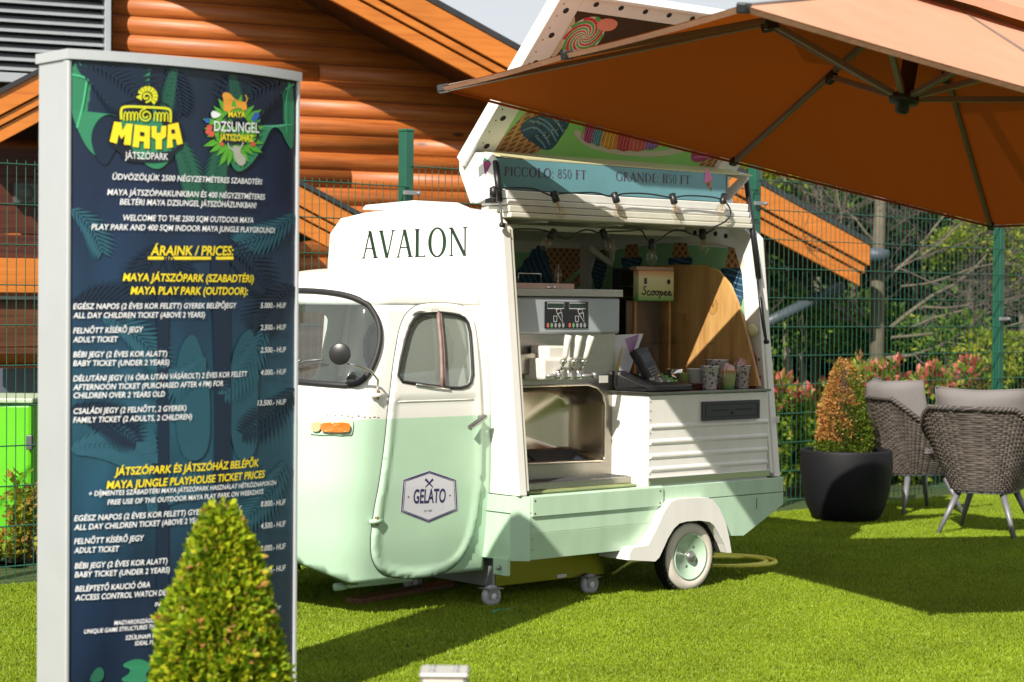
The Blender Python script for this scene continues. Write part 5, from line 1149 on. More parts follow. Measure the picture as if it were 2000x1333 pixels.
# door sticker
def DS(px, py): return CP(px, py)
dsf = lambda o: (lambda w, z: CS(w, z, .0095 + o))
STW = mat('sticker_white', (.62, .62, .68), .4); PUR = mat('sticker_purple', (.035, .022, .11), .4)
hx = [(836, 919), (889, 937), (892, 997), (834, 1021), (779, 1000), (784, 937)]
cxy = np.array([835.5, 969.5])
st = VO_('sticker', MB().flat(densify([DS(*p) for p in hx], .03), dsf(0)), STW, dr, solid=0)
m = MB()
for k, w in ((.955, .006), (.90, .0028)):
    P = [DS(*(cxy + (np.array(p) - cxy) * k)) for p in hx]
    for q in stroke2(densify(P, .04), w, True): m.flat(q, dsf(.0008))
for a in ([(828, 952), (843, 936)], [(843, 952), (828, 936)]):
    for q in stroke2([DS(*p) for p in a], [.004, .012]): m.flat(q, dsf(.0008))
for x, y in ((795, 971), (876, 968)): c_ = DS(x, y); m.flat(circ(c_[0], c_[1], .005, 4), dsf(.0008))
VO_('sticker_border', m, PUR, st)
m = MB(); a0, b0 = DS(804, 983); a1, b1 = DS(867, 981); text_on(m, 'GELATO', a0, b0, a1, b1, .062, dsf(.001), .02, 0.); a0, b0 = DS(826, 1000); a1, b1 = DS(841, 999); text_on(m, 'EST. 2020', a0, b0, a1, b1, .009, dsf(.001), 0., 0.); VO_('lettering', m, PUR, st)

# ================================================================== things in the van
# ---- soft-serve machine
gm = thing('soft_serve_machine', 'floor-standing stainless soft-serve machine with three white levers inside the van', 'ice cream machine', (-.7, .6, 0), 'van')
G = lambda nm, mb, mt, par=None, **k: obj(nm, mb, mt, par or gm, **k)
MU0, MU1, MY = -1.04, -.235, .30
GRASS_TINT = mat('grass_lit_steel', (.30, .25, .09), .22, 1., noise=.15, nscale=2, bump=.05, bscale=20)  # yellow tint in the colour stands in for reflected sunlit grass
base = G('base_box', MB().box(-1.06, -.34, .25, .95, .09, .455), GRASS_TINT, bevel=.004); 
p0 = on(1097, 1125, 1, .249); G('maker_plate', MB().box(p0[0] - .03, p0[0] + .03, .247, .2495, p0[2] - .008, p0[2] + .008), STW, base)
G('side_panel', MB().box(-1.075, -1.0605, .252, .95, .09, .43), GREYM, bevel=.003)
# body: back, sides, panel with recess opening
c7 = lambda x, y: (980 + x / 3.7037, 620 + y / 3.7037)
def MQ(px, py, y=MY): p = on(px, py, 1, y); return (p[0], p[2])
rec = [MQ(*c7(*p)) for p in [(135, 1060), (135, 505), (400, 492), (620, 487), (690, 510), (730, 560), (745, 640), (740, 1040)]]
rec[0] = (MU0 + .03, rec[0][1]); rec[1] = (MU0 + .03, rec[1][1])
m = MB(); patch(m, [(MU0, .50), (MU1, .50), (MU1, 1.30), (MU0, 1.30)], [rec], .08, lambda u, z: (u, MY, z)); G('front_panel', m, STEEL, solid=.006)
G('cabinet', MB().box(MU1 - .004, MU1, MY + .002, .98, .46, 1.46).box(MU0, MU0 + .004, MY + .002, .98, .46, 1.46).box(MU0, MU1, .975, .98, .46, 1.46).box(MU0 + .005, MU1 - .005, MY + .002, .97, 1.46, 1.465), STEEL)
# recess: deep drawn niche
cen = np.array([(MU0 + MU1) / 2 - .06, .80]); m = MB(); n = len(rec); R_ = densify(rec, .03); n = len(R_)
lv_ = [(1.0, 0), (.985, .02), (.95, .12), (.90, .20), (.80, .235), (.0, .24)]
v = []
for k, dpt in lv_:
    for u, z in R_:
        p = cen + (np.array((u, z)) - cen) * k; v.append((p[0], MY + dpt, p[1]))
f = [(i * n + j, i * n + (j + 1) % n, (i + 1) * n + (j + 1) % n, (i + 1) * n + j) for i in range(len(lv_) - 1) for j in range(n)]; m.add(v, f)
m.tube([(u, MY - .002, z) for u, z in R_], .007, 6, closed=True)
nic = G('niche', m, mat('drawn_steel', (.60, .53, .43), .24, 1., noise=.15, nscale=5), smooth=True)
fl = MB(); fl.prism([(MY + .008, .600), (MY + .008, .618), (MY + .205, .712), (MY + .205, .68)], 0, MU0 + .04, MU1 - .055); G('niche_floor', fl, STEEL, nic, bevel=.003)
DK_ = mat('basin_dark', (.03, .035, .05), .35)
for (ua, ub_) in ((-1.0, -.72), (-.685, -.36)): G('basin', MB().prism([(MY + .030, .6290), (MY + .030, .6345), (MY + .175, .7045), (MY + .175, .698)], 0, ua, ub_), DK_, nic)
# head with display
hd = G('head', MB().box(MU0, -.245, .255, .90, 1.285, 1.465), mat('head_grey', (.42, .46, .50), .35, .2, noise=.06), bevel=.012)
G('lid', MB().box(MU0 - .005, -.235, .245, .95, 1.467, 1.505), STEEL, hd, bevel=.003)
p0, p1 = on(1064, 642, 1, .25), on(1149, 590, 1, .25)
dp = G('control_panel', MB().box(p0[0], p1[0], .249, .2545, p0[2], p1[2]), mat('panel_black', (.01, .011, .013), .25), hd, bevel=.003)
wd2 = (p1[0] - p0[0]) / 2; hh = p1[2] - p0[2]
SCR = mat('lcd_screen', (.012, .03, .02), .15); LN = mat('panel_line', (.6, .6, .6), .5)
for k in (0, 1):
    x0 = p0[0] + k * wd2; G('display', MB().box(x0 + wd2 * .10, x0 + wd2 * .86, .2484, .2489, p0[2] + hh * .74, p0[2] + hh * .95), SCR, dp)
    m = MB(); ff2 = lambda u, z: (u, .2482, z)
    R4 = [(x0 + wd2 * .10, p0[2] + hh * .74), (x0 + wd2 * .86, p0[2] + hh * .74), (x0 + wd2 * .86, p0[2] + hh * .95), (x0 + wd2 * .10, p0[2] + hh * .95)]
    for q in stroke2(R4, .0035, True): m.flat(q, ff2)
    cx = x0 + wd2 * .62; cz = p0[2] + hh * .46
    for s in ([(-.02, .035), (.01, .04), (.02, .02), (-.01, .012), (-.02, .035)], [(-.008, .012), (.030, -.035), (.022, .018)], [(-.035, -.03), (-.015, -.03), (-.012, .0), (-.038, .0), (-.035, -.03)]):
        for q in stroke2([(cx + a_ * .9, cz + b_ * .9) for a_, b_ in s], .0035): m.flat(q, ff2)
    G('panel_symbols', m, LN, dp)
    for j, c_ in enumerate([(.55, .12, .10), (.15, .35, .15), (.3, .3, .32), (.3, .3, .32), (.3, .3, .32)]):
        m = MB(); m.flat(circ(x0 + wd2 * (.13 + j * .175), p0[2] + hh * .12, .0085, 12, .012), lambda u, z: (u, .2480, z)); G('button', m, mat('button_%d' % (j if j < 2 else 2), c_, .4), dp)
# dispensing block and levers
MW = mat('machine_white', (.75, .72, .66), .35, noise=.08)
q0_, q1_ = MQ(1058, 740, .16), MQ(1150, 675, .16)
blk_ = G('dispensing_head', MB().box(MQ(1062, 700, .14)[0], MQ(1142, 700, .14)[0], .14, .29, MQ(1100, 742, .14)[1], MQ(1100, 700, .14)[1]), MW, bevel=.012)
G('mount', MB().box(MU0 + .02, MQ(1058, 700, .25)[0], .24, .298, MQ(1040, 732, .25)[1], MQ(1040, 690, .25)[1]), STEEL, bevel=.006)
m = MB(); a = MQ(1075, 676, .2); m.box(a[0] - .05, a[0] + .10, .16, .29, MQ(1, 1, .14)[1] if False else MQ(1100, 700, .16)[1] - .01, a[1]); G('collar', m, MW, blk_, bevel=.01)
for (x0, y0, x1, y1) in ((1103, 702, 1110, 655), (1124, 702, 1131, 656), (1142, 702, 1155, 657)):
    a, b2 = MQ(x0, y0, .10), MQ(x1, y1, .085); m = MB(); A_, B_ = Vector((a[0], .10, a[1])), Vector((b2[0], .085, b2[1]))
    m.tube([A_, A_.lerp(B_, .15), A_.lerp(B_, .8), B_], [.010, .013, .0175, .016], 12); lvr = G('lever', m, MW)
    G('pivot', MB().tube([(a[0] - .012, .11, a[1] - .012), (a[0] + .012, .11, a[1] - .012)], .013, 10).tube([(a[0], .10, a[1]), (a[0], .125, a[1] - .05)], .008, 8), CHROME, lvr)
    G('nozzle', MB().lathe([(.016, 0), (.018, .012), (.012, .03), (.012, .045)], 12, (a[0] - .02, .125, a[1] - .095)), CHROME, lvr)
for x0, x1 in ((1070, 1092), (1138, 1162)):
    a, b2 = MQ(x0, 735, .12), MQ(x1, 733, .12); G('knob', MB().tube([(a[0], .13, a[1]), (b2[0], .12, b2[1])], .008, 8).tube([(b2[0] - .014, .12, b2[1]), (b2[0] + .004, .12, b2[1])], .014, 10), GREYM, blk_)
a = MQ(*c7(222, 345), .238); m = MB(); m.flat([(a[0] - .02, a[1] - .014), (a[0] + .02, a[1] - .014), (a[0], a[1] + .02)], lambda u, z: (u, .238, z)); G('warning_label', m, mat('warn_yellow', (.65, .42, .02), .5))
m = MB(); m.flat([(a[0] - .004, a[1] - .008), (a[0] + .008, a[1] - .006), (a[0], a[1] + .010)], lambda u, z: (u, .2375, z)); G('warning_symbol', m, BLACK)
a = MQ(1180, 741); G('maker_label', MB().box(a[0] - .035, a[0] + .025, MY - .0025, MY - .001, a[1] - .018, a[1] + .018), mat('label_white', (.6, .6, .56), .5))
# drip tray, ledge
a, b2 = on(1017, 960, 1, .20), on(1237, 930, 1, .20)
tr = G('drip_tray', MB().box(MU0 + .02, -.19, .16, .33, .545, .580), STEEL, bevel=.004)
G('rubber_mat', MB().box(MU0 + .03, -.18, .12, .30, .532, .546), mat('mat_green', (.30, .36, .16), .6, noise=.4, nscale=14, bump=.4, bscale=20), bevel=.008)
m = MB()
for i in range(26): m.box(-.98 + i * .030, -.98 + i * .030 + .012, .18, .31, .5805, .582)
G('grille', m, DGREY, tr, kind='stuff')
# casters of the machine
for (u, y) in ((-1.10, .235), (-.46, .235), (-1.08, .85), (-.46, .85)):
    r_ = .052
    m = MB(); m.box(u - .045, u + .045, y - .04, y + .045, .088, .094); m.box(u - .03, u + .03, y - .022, y - .018, r_ - .01, .09); m.box(u - .03, u + .03, y + .018, y + .022, r_ - .01, .09); c_ = G('caster', m, GREYM, bevel=.002)
    G('caster_wheel', MB().lathe([(r_ * .4, -.016), (r_ * .85, -.016), (r_, -.010), (r_, .010), (r_ * .85, .016), (r_ * .4, .016)], 28, (u, y, r_ + .002), 1), mat('caster_grey', (.50, .50, .54), .5, noise=.2), c_)
    G('caster_hub', MB().lathe([(.001, -.026), (.012, -.024), (r_ * .42, -.017), (r_ * .42, .017), (.001, .02)], 20, (u, y, r_ + .002), 1), mat('hub_pale', (.75, .75, .78), .4), c_)
# frame in front of the base: leg plate
# stuff on the machine: tap glass and tray
gt_ = thing('glass_dome', 'small clear glass bottle top standing on the soft-serve machine', 'bottle', (-.66, .38, 1.505), 'van')
p = on(1090, 560, 1, .38)
obj('glass', MB().lathe([(.028, 1.506), (.028, 1.515), (.010, 1.530), (.014, 1.545), (.020, 1.575), (.014, 1.60), (.010, 1.625), (.001, 1.632)], 16, (p[0], .38, 0)), GLASS, gt_, smooth=True)
obj('base', MB().lathe([(.034, 1.5055), (.036, 1.518), (.030, 1.522), (.001, 1.522)], 16, (p[0] - .06, .38, 0)), CHROME, gt_)
wt_ = thing('steel_tray', 'open stainless tray with a wire handle on top of the soft-serve machine', 'tray', (-.8, .42, 1.505), 'van')
a, b2 = on(1003, 572, 1, .36), on(1122, 574, 1, .36)
m = MB(); m.box(a[0], b2[0], .36, .364, 1.506, 1.532); m.box(a[0], b2[0], .60, .604, 1.506, 1.532); m.box(a[0], a[0] + .004, .36, .60, 1.506, 1.532); m.box(b2[0] - .004, b2[0], .36, .60, 1.506, 1.532); obj('tray', m, mat('coppery_steel', (.42, .28, .22), .3, .9), wt_)
h0, h1 = on(1012, 560, 1, .45)[0], on(1056, 560, 1, .45)[0]; obj('wire_handle', MB().tube([(h0, .45, 1.51), (h0, .45, 1.58), (h1, .45, 1.58), (h1, .45, 1.51)], .004, 6), CHROME, wt_)

# ---- wooden board on the rear wall
wb = thing('wooden_board', 'light wooden board with rounded corner leaning against the rear wall inside the van', 'board', (.6, .4, 1.0), 'van')
uu = .56
P = [rz(*p, uu) for p in ((1205, 755), (1210, 640), (1228, 535), (1262, 520), (1320, 517), (1375, 518), (1402, 528), (1425, 555), (1440, 590), (1455, 640), (1470, 700), (1483, 755))]
P = [(min(y, 1.3), max(z, 1.003)) for y, z in P]
m = MB(); m.prism(P, 0, uu, uu + .018); obj('board', m, woodmat('oak_board', (.42, .22, .07), (.56, .32, .11), (.64, .39, .15), scale=(20, 12, 1.2), knots=False, rough=.35), wb, bevel=.004)
c_ = rz(1388, 664 + 8, uu); m = MB()
for i in range(14): y = c_[0] + rnd.gauss(0, .02); z = c_[1] + rnd.gauss(0, .003); m.flat(circ(y, z, rnd.uniform(.001, .004), 6), lambda a_, b_: (uu - .001, a_, b_))
obj('scuff_marks', m, mat('scuff', (.10, .04, .01), .6), wb)
# ---- cup dispenser with the shop's panel
cd = thing('cup_dispenser', 'cup dispenser with orange to green fade panel and clear acrylic holder on the counter', 'dispenser', (.1, .62, 1.0), 'van')
cy = .58
def Q1(px, py, y=cy): p = on(px, py, 1, y); return (p[0], p[2])
a, b2 = Q1(1239, 588), Q1(1309, 530)
grad = bpy.data.materials.new('fade_panel'); grad.use_nodes = True; N = grad.node_tree.nodes; Lk = grad.node_tree.links; tc = N.new('ShaderNodeTexCoord'); sx = N.new('ShaderNodeSeparateXYZ'); r = N.new('ShaderNodeValToRGB'); Lk.new(tc.outputs['Generated'], sx.inputs[0]); Lk.new(sx.outputs[2], r.inputs[0])
e = r.color_ramp.elements; e[0].color = (.10, .36, .10, 1); e[1].color = (.75, .33, .12, 1); x = e.new(.3); x.color = (.50, .55, .25, 1); x = e.new(.75); x.color = (.72, .68, .42, 1); Lk.new(r.outputs[0], N['Principled BSDF'].inputs['Base Color'])
pn = obj('panel', MB().box(a[0], b2[0], cy - .03, cy + .012, a[1], b2[1]), grad, cd, bevel=.006)
tf = lambda u, z: (u, cy - .0315, z)
W_, H_ = b2[0] - a[0], b2[1] - a[1]
# brush-script name
sc = {'S': [(.28, .95), (.18, 1.02), (.06, .92), (.08, .72), (.24, .55), (.26, .30), (.12, .12), (-.06, .18), (-.10, .34)],
      'c': [(.30, .42), (.22, .54), (.08, .48), (.02, .26), (.10, .06), (.26, .08), (.38, .26)], 'o': [(.22, .52), (.06, .44), (.04, .20), (.16, .06), (.30, .16), (.32, .38), (.22, .52), (.34, .50), (.44, .44)],
      'p': [(.02, .40), (.12, .52), (.06, .0), (.0, -.42), (.08, .20), (.22, .50), (.34, .38), (.28, .12), (.12, .10), (.30, .14), (.42, .30)], 'e': [(.04, .26), (.26, .34), (.24, .50), (.10, .50), (.04, .28), (.10, .06), (.28, .08), (.40, .24)]}
m = MB(); x = .0; tot = .34 + .36 + .38 + .40 + .38 + .36 + .36; x0 = a[0] + W_ * .12; sx_ = W_ * .80 / tot; z0_ = a[1] + H_ * .17
for ch, adv in zip('Scoopee', (.34, .36, .38, .38, .42, .36, .36)):
    pts = smooth_poly(sc[ch], 2, False)
    for q in stroke2([(x0 + (x + px) * sx_, z0_ + py * H_ * .30) for px, py in pts], .008): m.flat(q, tf)
    x += adv
m.flat([(a[0] + W_ * .15, a[1] + H_ * .55), (a[0] + W_ * .23, a[1] + H_ * .55), (a[0] + W_ * .23, a[1] + H_ * .75), (a[0] + W_ * .15, a[1] + H_ * .75)], tf)
m.flat(circ(a[0] + W_ * .84, a[1] + H_ * .64, .014, 10), tf)
obj('lettering', m, BLACK, pn)
OAKM = mat('oak_edge', (.45, .24, .09), .45, noise=.3, nscale=20)
m = MB()
for px in (1241, 1308): u = Q1(px, 650)[0]; m.box(u - .008, u + .008, cy, cy + .02, 1.0015, a[1])
obj('legs', m, OAKM, cd); obj('top_board', MB().box(a[0] - .005, b2[0] + .005, cy - .02, cy + .03, b2[1] + .001, b2[1] + .02), mat('peach_edge', (.45, .27, .18), .5), cd)
obj('back_plate', MB().box(a[0] + .01, b2[0] - .01, cy + .07, cy + .075, 1.002, a[1]), mat('smoke_back', (.10, .085, .08), .3), cd)
ACR = glassmat('acrylic', (.95, .95, .93), base=.0)
p0, p1 = Q1(1262, 671), Q1(1322, 612); m = MB()
for q in ((p0[0], p1[0], -.15, -.147), (p0[0], p0[0] + .003, -.147, -.032), (p1[0] - .003, p1[0], -.147, -.032)): m.box(q[0], q[1], cy + q[2] + .08, cy + q[3] + .08, p0[1], p1[1])
m.box(p0[0], p1[0], cy - .067, cy + .045, p0[1] - .003, p0[1]); obj('acrylic_box', m, ACR, cd)
# dark dispenser beside it
dd = thing('dark_dispenser', 'tall dark dispenser box standing behind the soft-serve machine', 'dispenser', (-.02, .75, 1.0), 'van')
a, b2 = on(1212, 700, 1, .72), on(1243, 525, 1, .72)
obj('box', MB().box(a[0] - .01, b2[0] + .01, .72, .78, 1.002, b2[2]), mat('disp_dark', (.02, .02, .025), .2), dd, bevel=.008); obj('trim', MB().box(a[0], b2[0], .712, .7195, b2[2] - .16, b2[2] - .15).box(a[0], b2[0], .712, .7195, b2[2] - .10, b2[2] - .094), CHROME, dd)
# ---- leaflet with heart
lf = thing('leaflet_holder', 'white leaflet with purple scribble heart leaning beside the card terminal', 'leaflet', (-.2, .3, 1.0), 'van')
c = [on(x, y, 1, .33) for x, y in ((1194, 752), (1196, 655), (1256, 652), (1226, 735))]
obj('sheet', MB().prism([(p[0], max(p[2], 1.003)) for p in c], 1, .328, .331), mat('paper', (.68, .68, .72), .6), lf)
hc = on(1235, 676, 1, .325); m = MB()
for i in range(16):
    t = i / 15; wq = .045 * math.sin(math.pi * min(1, t * .62 + .18)) ; z = hc[2] + .045 - t * .085; ww = .05 * (1 - t) ** .7
    for q in stroke2([(hc[0] - ww, z - .012), (hc[0] + ww, z + .012)], .0035): m.flat(q, lambda u, z_: (u, .3265, z_))
obj('heart_print', m, mat('ink_purple', (.28, .05, .30), .5), lf)
m = MB(); hy = on(1215, 700, 1, .32)
for q in stroke2([(hy[0] - .03, hy[2] - .06), (hy[0] + .01, hy[2] + .06)], [.02, .004]): m.flat(q, lambda u, z_: (u, .326, z_))
obj('yellow_print', m, mat('ink_yellow', (.65, .50, .05), .5), lf)
# ---- card terminal on its dock / till
ti = thing('till', 'small black cash register with green and white keys on the van counter', 'till', (.0, .2, 1.0), 'van')
a, b2 = on(1262, 757, 1, .10), on(1345, 757, 1, .10)
a = a - np.array([.04, 0, 0])
m = MB(); m.prism([(.07, 1.003), (.07, 1.030), (.10, 1.040), (.26, 1.085), (.28, 1.08), (.28, 1.003)], 0, a[0] + .0, b2[0]); obj('body', m, BLACK, ti, bevel=.006)
m = MB(); m.box(a[0] + .0, a[0] + .07, .24, .30, 1.003, 1.10); obj('printer_cover', m, BLACK, ti, bevel=.02)
for i in range(6):
    for j in range(4):
        u = a[0] + .13 + i * .026; y = .115 + j * .034; z = 1.040 + .045 * (y + .011 - .10) / .16 + .001
        obj('key', MB().box(u, u + .019, y, y + .022, z - .003, z + .008), mat('key_green', (.15, .40, .08), .5) if i > 3 else (mat('key_white', (.50, .50, .46), .5) if (i + j) % 2 else mat('key_grey', (.2, .2, .2), .5)), ti)
ct = thing('card_terminal', 'black handheld card terminal with keypad standing on the till', 'card terminal', (-.05, .2, 1.06), 'van')
A_ = Vector(on(1275, 738, 1, .19)); B_ = Vector(on(1250, 692, 1, .25)); 
def CTf(q):
    d = (B_ - A_); e1 = Vector((1, 0, 0)); e2 = d.normalized(); e1 = (e1 - e2 * e1.dot(e2)).normalized(); e3 = e1.cross(e2); return tuple(A_ + e1 * q[0] + e2 * q[1] + e3 * q[2])
Ld = (B_ - A_).length
obj('body', MB().box(-.052, .052, -.03, Ld + .03, -.022, .022, CTf), BLACK, ct, bevel=.010); obj('screen', MB().box(-.032, .032, Ld * .55, Ld * .95, .0222, .024, CTf), mat('screen_dark', (.02, .025, .03), .08), ct)
for i in range(3):
    for j in range(4): obj('key', MB().box(-.028 + i * .021, -.028 + i * .021 + .014, -.008 + j * .016, -.008 + j * .016 + .009, .0222, .026, CTf), MATS['key_grey'] if not (i == 2 and j == 0) else MATS['ink_yellow'], ct)
# ---- cups
CUPF = bpy.data.materials.new('floral_cup'); CUPF.use_nodes = True; N = CUPF.node_tree.nodes; Lk = CUPF.node_tree.links; tc = N.new('ShaderNodeTexCoord'); vo = N.new('ShaderNodeTexVoronoi'); vo.inputs['Scale'].default_value = 55; Lk.new(tc.outputs['Object'], vo.inputs['Vector'])
r = N.new('ShaderNodeValToRGB'); e = r.color_ramp.elements; e[0].position = .28; e[0].color = (.22, .10, .22, 1); e[1].position = .36; e[1].color = (.75, .72, .70, 1); Lk.new(vo.outputs['Distance'], r.inputs[0]); Lk.new(r.outputs[0], N['Principled BSDF'].inputs['Base Color'])
def cup(px, py, y, h, mt, label, group=None, fill=None, r=None):
    p = on(px, py, 1, y); h *= 1.1; r = (r or h * .40); o = thing('paper_cup', label, 'cup', (p[0], y, 1.002), 'van', 'paper cups on the van counter')
    obj('cup_body', MB().lathe([(r * .74, 1.0025), (r, 1.002 + h), (r * 1.05, 1.002 + h), (r * 1.05, 1.006 + h), (r * .96, 1.006 + h), (r * .72, 1.008)], 24, (p[0], y, 0)), mt, o, smooth=False)
    if fill: obj('napkins', fill((p[0], y, 1.0 + h), r), mat('napkin_pink', (.72, .48, .46), .7, noise=.1), o)
    return o
def nap(c, r):
    m = MB()
    for i in range(5):
        a = i * 1.3; x, y = c[0] + r * .4 * math.cos(a), c[1] + r * .4 * math.sin(a)
        m.add([(x - r * .8, y, c[2] - .03), (x + r * .8, y + r * .2, c[2] - .03), (x + r * .9, y + r * .3, c[2] + .022), (x, y + r * .1, c[2] + .035 + .01 * (i % 2)), (x - r * .9, y - r * .1, c[2] + .016)], [(0, 1, 2, 3, 4)])
    return m
cup(1386, 757, .12, .105, CUPF, 'white paper cup with purple flower print, nearest of the cups on the counter')
cup(1449, 757, .14, .105, CUPF, 'white flower print cup filled with pink napkins at the right', fill=nap)
cup(1422, 758, .10, .085, grad, 'orange to green fade paper cup between the flower print cups', fill=nap, r=.042)
cup(1400, 745, .24, .13, CUPF, 'taller flower print cup standing behind the row of cups')
cup(1360, 748, .22, .09, mat('cup_white', (.72, .72, .70), .5), 'plain white paper cup behind the flower print cups', r=.05)
cup(1335, 745, .26, .07, mat('cup_lime', (.45, .58, .18), .5), 'pale lime cup standing behind the till')
cn = thing('metal_tin', 'round metal tin standing behind the till on the counter', 'tin', (.1, .3, 1.0), 'van'); p = on(1318, 745, 1, .34)
obj('tin', MB().lathe([(.05, 1.0025), (.05, 1.10), (.047, 1.10), (.047, 1.01)], 28, (p[0], .34, 0)), CHROME, cn, smooth=False)
tb_ = thing('wooden_tray', 'dark red wooden tray under the cups on the counter', 'tray', (.25, .3, 1.0), 'van'); a, b2 = on(1340, 757, 1, .2)[0], on(1400, 757, 1, .2)[0]
obj('tray', MB().box(a, b2 + .1, .18, .30, 1.002, 1.03), mat('tray_red', (.14, .04, .02), .5), tb_, bevel=.004)
# round cream knob on the rear wall and the red fire cylinder beside it
lp = thing('cream_lamp', 'small round cream lamp on the rear wall beside the wooden board', 'lamp', (.62, .16, 1.2), 'van'); p = rz(1466, 646, .60)
obj('dome', MB().lathe([(.001, .585), (.025, .59), (.033, .605), (.033, .62)], 20, (0, p[0], p[1]), 0), mat('lamp_cream', (.60, .55, .30), .4), lp)
fe = thing('red_bottle', 'dark red cylinder standing behind the wooden board', 'bottle', (.63, .2, 1.0), 'van'); p = rz(1476, 720, .62)
obj('cylinder', MB().lathe([(.035, 1.003), (.035, 1.16), (.02, 1.19), (.01, 1.2)], 20, (.62, p[0] + .04, 0)), mat('deep_red', (.22, .02, .03), .4), fe)

# ================================================================== festoon lights (two strings, each one thing)
BULB = glassmat('bulb_glass', (.97, .93, .86), base=.05, rough=.04)
def festoon(label, wire, bulbs, y):
    o = thing('festoon_lights', label, 'string lights', (-.2, y, 1.8), 'van', 'festoon light strings on the van')
    W_ = []
    for px, py in wire: p = on(px, py, 1, y); W_.append((p[0], y + rnd.uniform(-.006, .006), p[2]))
    W_ = smooth_poly(W_, 2, False); obj('wire', MB().tube(W_, .0042, 6), BLACK, o)
    for (x0, y0, x1, y1) in bulbs:
        A_ = Vector(on(x0, y0, 1, y - .004)); B_ = Vector(on(x1, y1, 1, y - .02)); d = (B_ - A_).normalized(); Q = d.to_track_quat('Z', 'Y').to_matrix()
        T = lambda q, A_=A_, Q=Q: tuple(Q @ Vector(q) + A_)
        sk = obj('socket', MB().lathe([(.006, -.03), (.017, -.026), (.018, .022), (.014, .026), (.001, .026)], 14, T=T), BLACK, o)
        obj('bulb', MB().lathe([(.012, .026), (.014, .036), (.026, .060), (.029, .078), (.022, .098), (.008, .108), (.001, .109)], 18, T=T), BULB, sk, smooth=True)
        obj('filament', MB().tube([T((-.004, 0, .03)), T((-.006, 0, .065)), T((0, 0, .075)), T((.006, 0, .065)), T((.004, 0, .03))], .0016, 5), mat('filament', (.5, .25, .08), .4, .6), sk)
    return o
festoon('black festoon string of clear bulbs under the hatch price plate', [(966, 368), (1000, 367), (1040, 368), (1062, 376), (1078, 384), (1095, 378), (1130, 377), (1165, 376), (1188, 384), (1202, 384), (1216, 378), (1260, 378), (1298, 384), (1314, 388), (1336, 382), (1380, 384), (1405, 388), (1420, 398), (1428, 416), (1422, 430), (1405, 440), (1385, 446)], [(1084, 385, 1092, 408), (1202, 387, 1210, 412), (1315, 389, 1320, 408), (1413, 389, 1408, 410)], .135)
festoon('black festoon string of clear bulbs under the van ceiling', [(985, 449), (1030, 447), (1062, 449), (1085, 458), (1108, 470), (1130, 452), (1150, 448), (1170, 457), (1190, 452), (1230, 452), (1255, 448), (1262, 466), (1274, 478), (1290, 468), (1310, 452), (1328, 449), (1350, 458), (1368, 462), (1385, 454), (1405, 442), (1424, 432)], [(1078, 458, 1066, 478), (1180, 458, 1190, 478), (1273, 478, 1273, 500), (1372, 458, 1374, 482)], .30)
m = MB(); p = on(968, 376, 0, hu0 + .0); m.lathe([(.001, -.03), (.02, -.022), (.02, .02), (.001, .03)], 12, (hu0 - .012, p[1], p[2])); VO_('wire_plug', m, BLACK)
# things under the van
pl = thing('wood_plank', 'rough wooden plank lying on the turf under the van cab', 'plank', tuple(gnd(770, 1170)))
a, b2 = gnd(690, 1186), gnd(875, 1152); obj('plank', MB().beam((a[0], a[1], .022), (b2[0], b2[1], .022), .09, .04), woodmat('plank_wood', (.10, .04, .015), (.17, .07, .03), (.22, .10, .045)), pl, bevel=.003)
a, b2 = gnd(800, 1178), gnd(905, 1150)
hs = thing('yellow_hose', 'coiled yellow garden hose lying on the turf behind the rear wheel', 'hose', tuple(gnd(1440, 1105)))
P = []
for k in range(80):
    t = k / 79 * 2.3 * 2 * math.pi; c = gnd(1405, 1112); rr = .23 + .03 * math.sin(t * .6) + .012 * k / 79; P.append((c[0] + .03 + rr * math.cos(t) * 1.1, c[1] + .16 + rr * math.sin(t) * .9, .015 + .012 * (k / 40 % 1)))
obj('hose', MB().tube(P, .013, 8), mat('hose_yellow', (.62, .60, .05), .45), hs)
P = [gnd(1195, 1128), gnd(1230, 1105), gnd(1280, 1100), gnd(1300, 1115)]
obj('hose_end', MB().tube([(p[0], p[1], .016) for p in smooth_poly([(q[0], q[1]) for q in P], 2, False)] if False else [(q[0], q[1], .016) for q in P], .010, 8), MATS['hose_yellow'], hs)
gs = thing('green_strap', 'thin turquoise strap lying on the turf beside the van', 'strap', tuple(gnd(990, 1191)))
obj('strap', MB().tube([tuple(gnd(x, y, .012)) for x, y in ((962, 1196), (975, 1193), (990, 1192), (1000, 1189), (1012, 1188))], [.006, .009, .008, .006, .004], 6), mat('turquoise', (.03, .28, .20), .5), gs)
m = MB(); m.tube([tuple(gnd(x, y, .02)) for x, y in ((1215, 1100), (1240, 1098), (1270, 1102))], .012, 8)
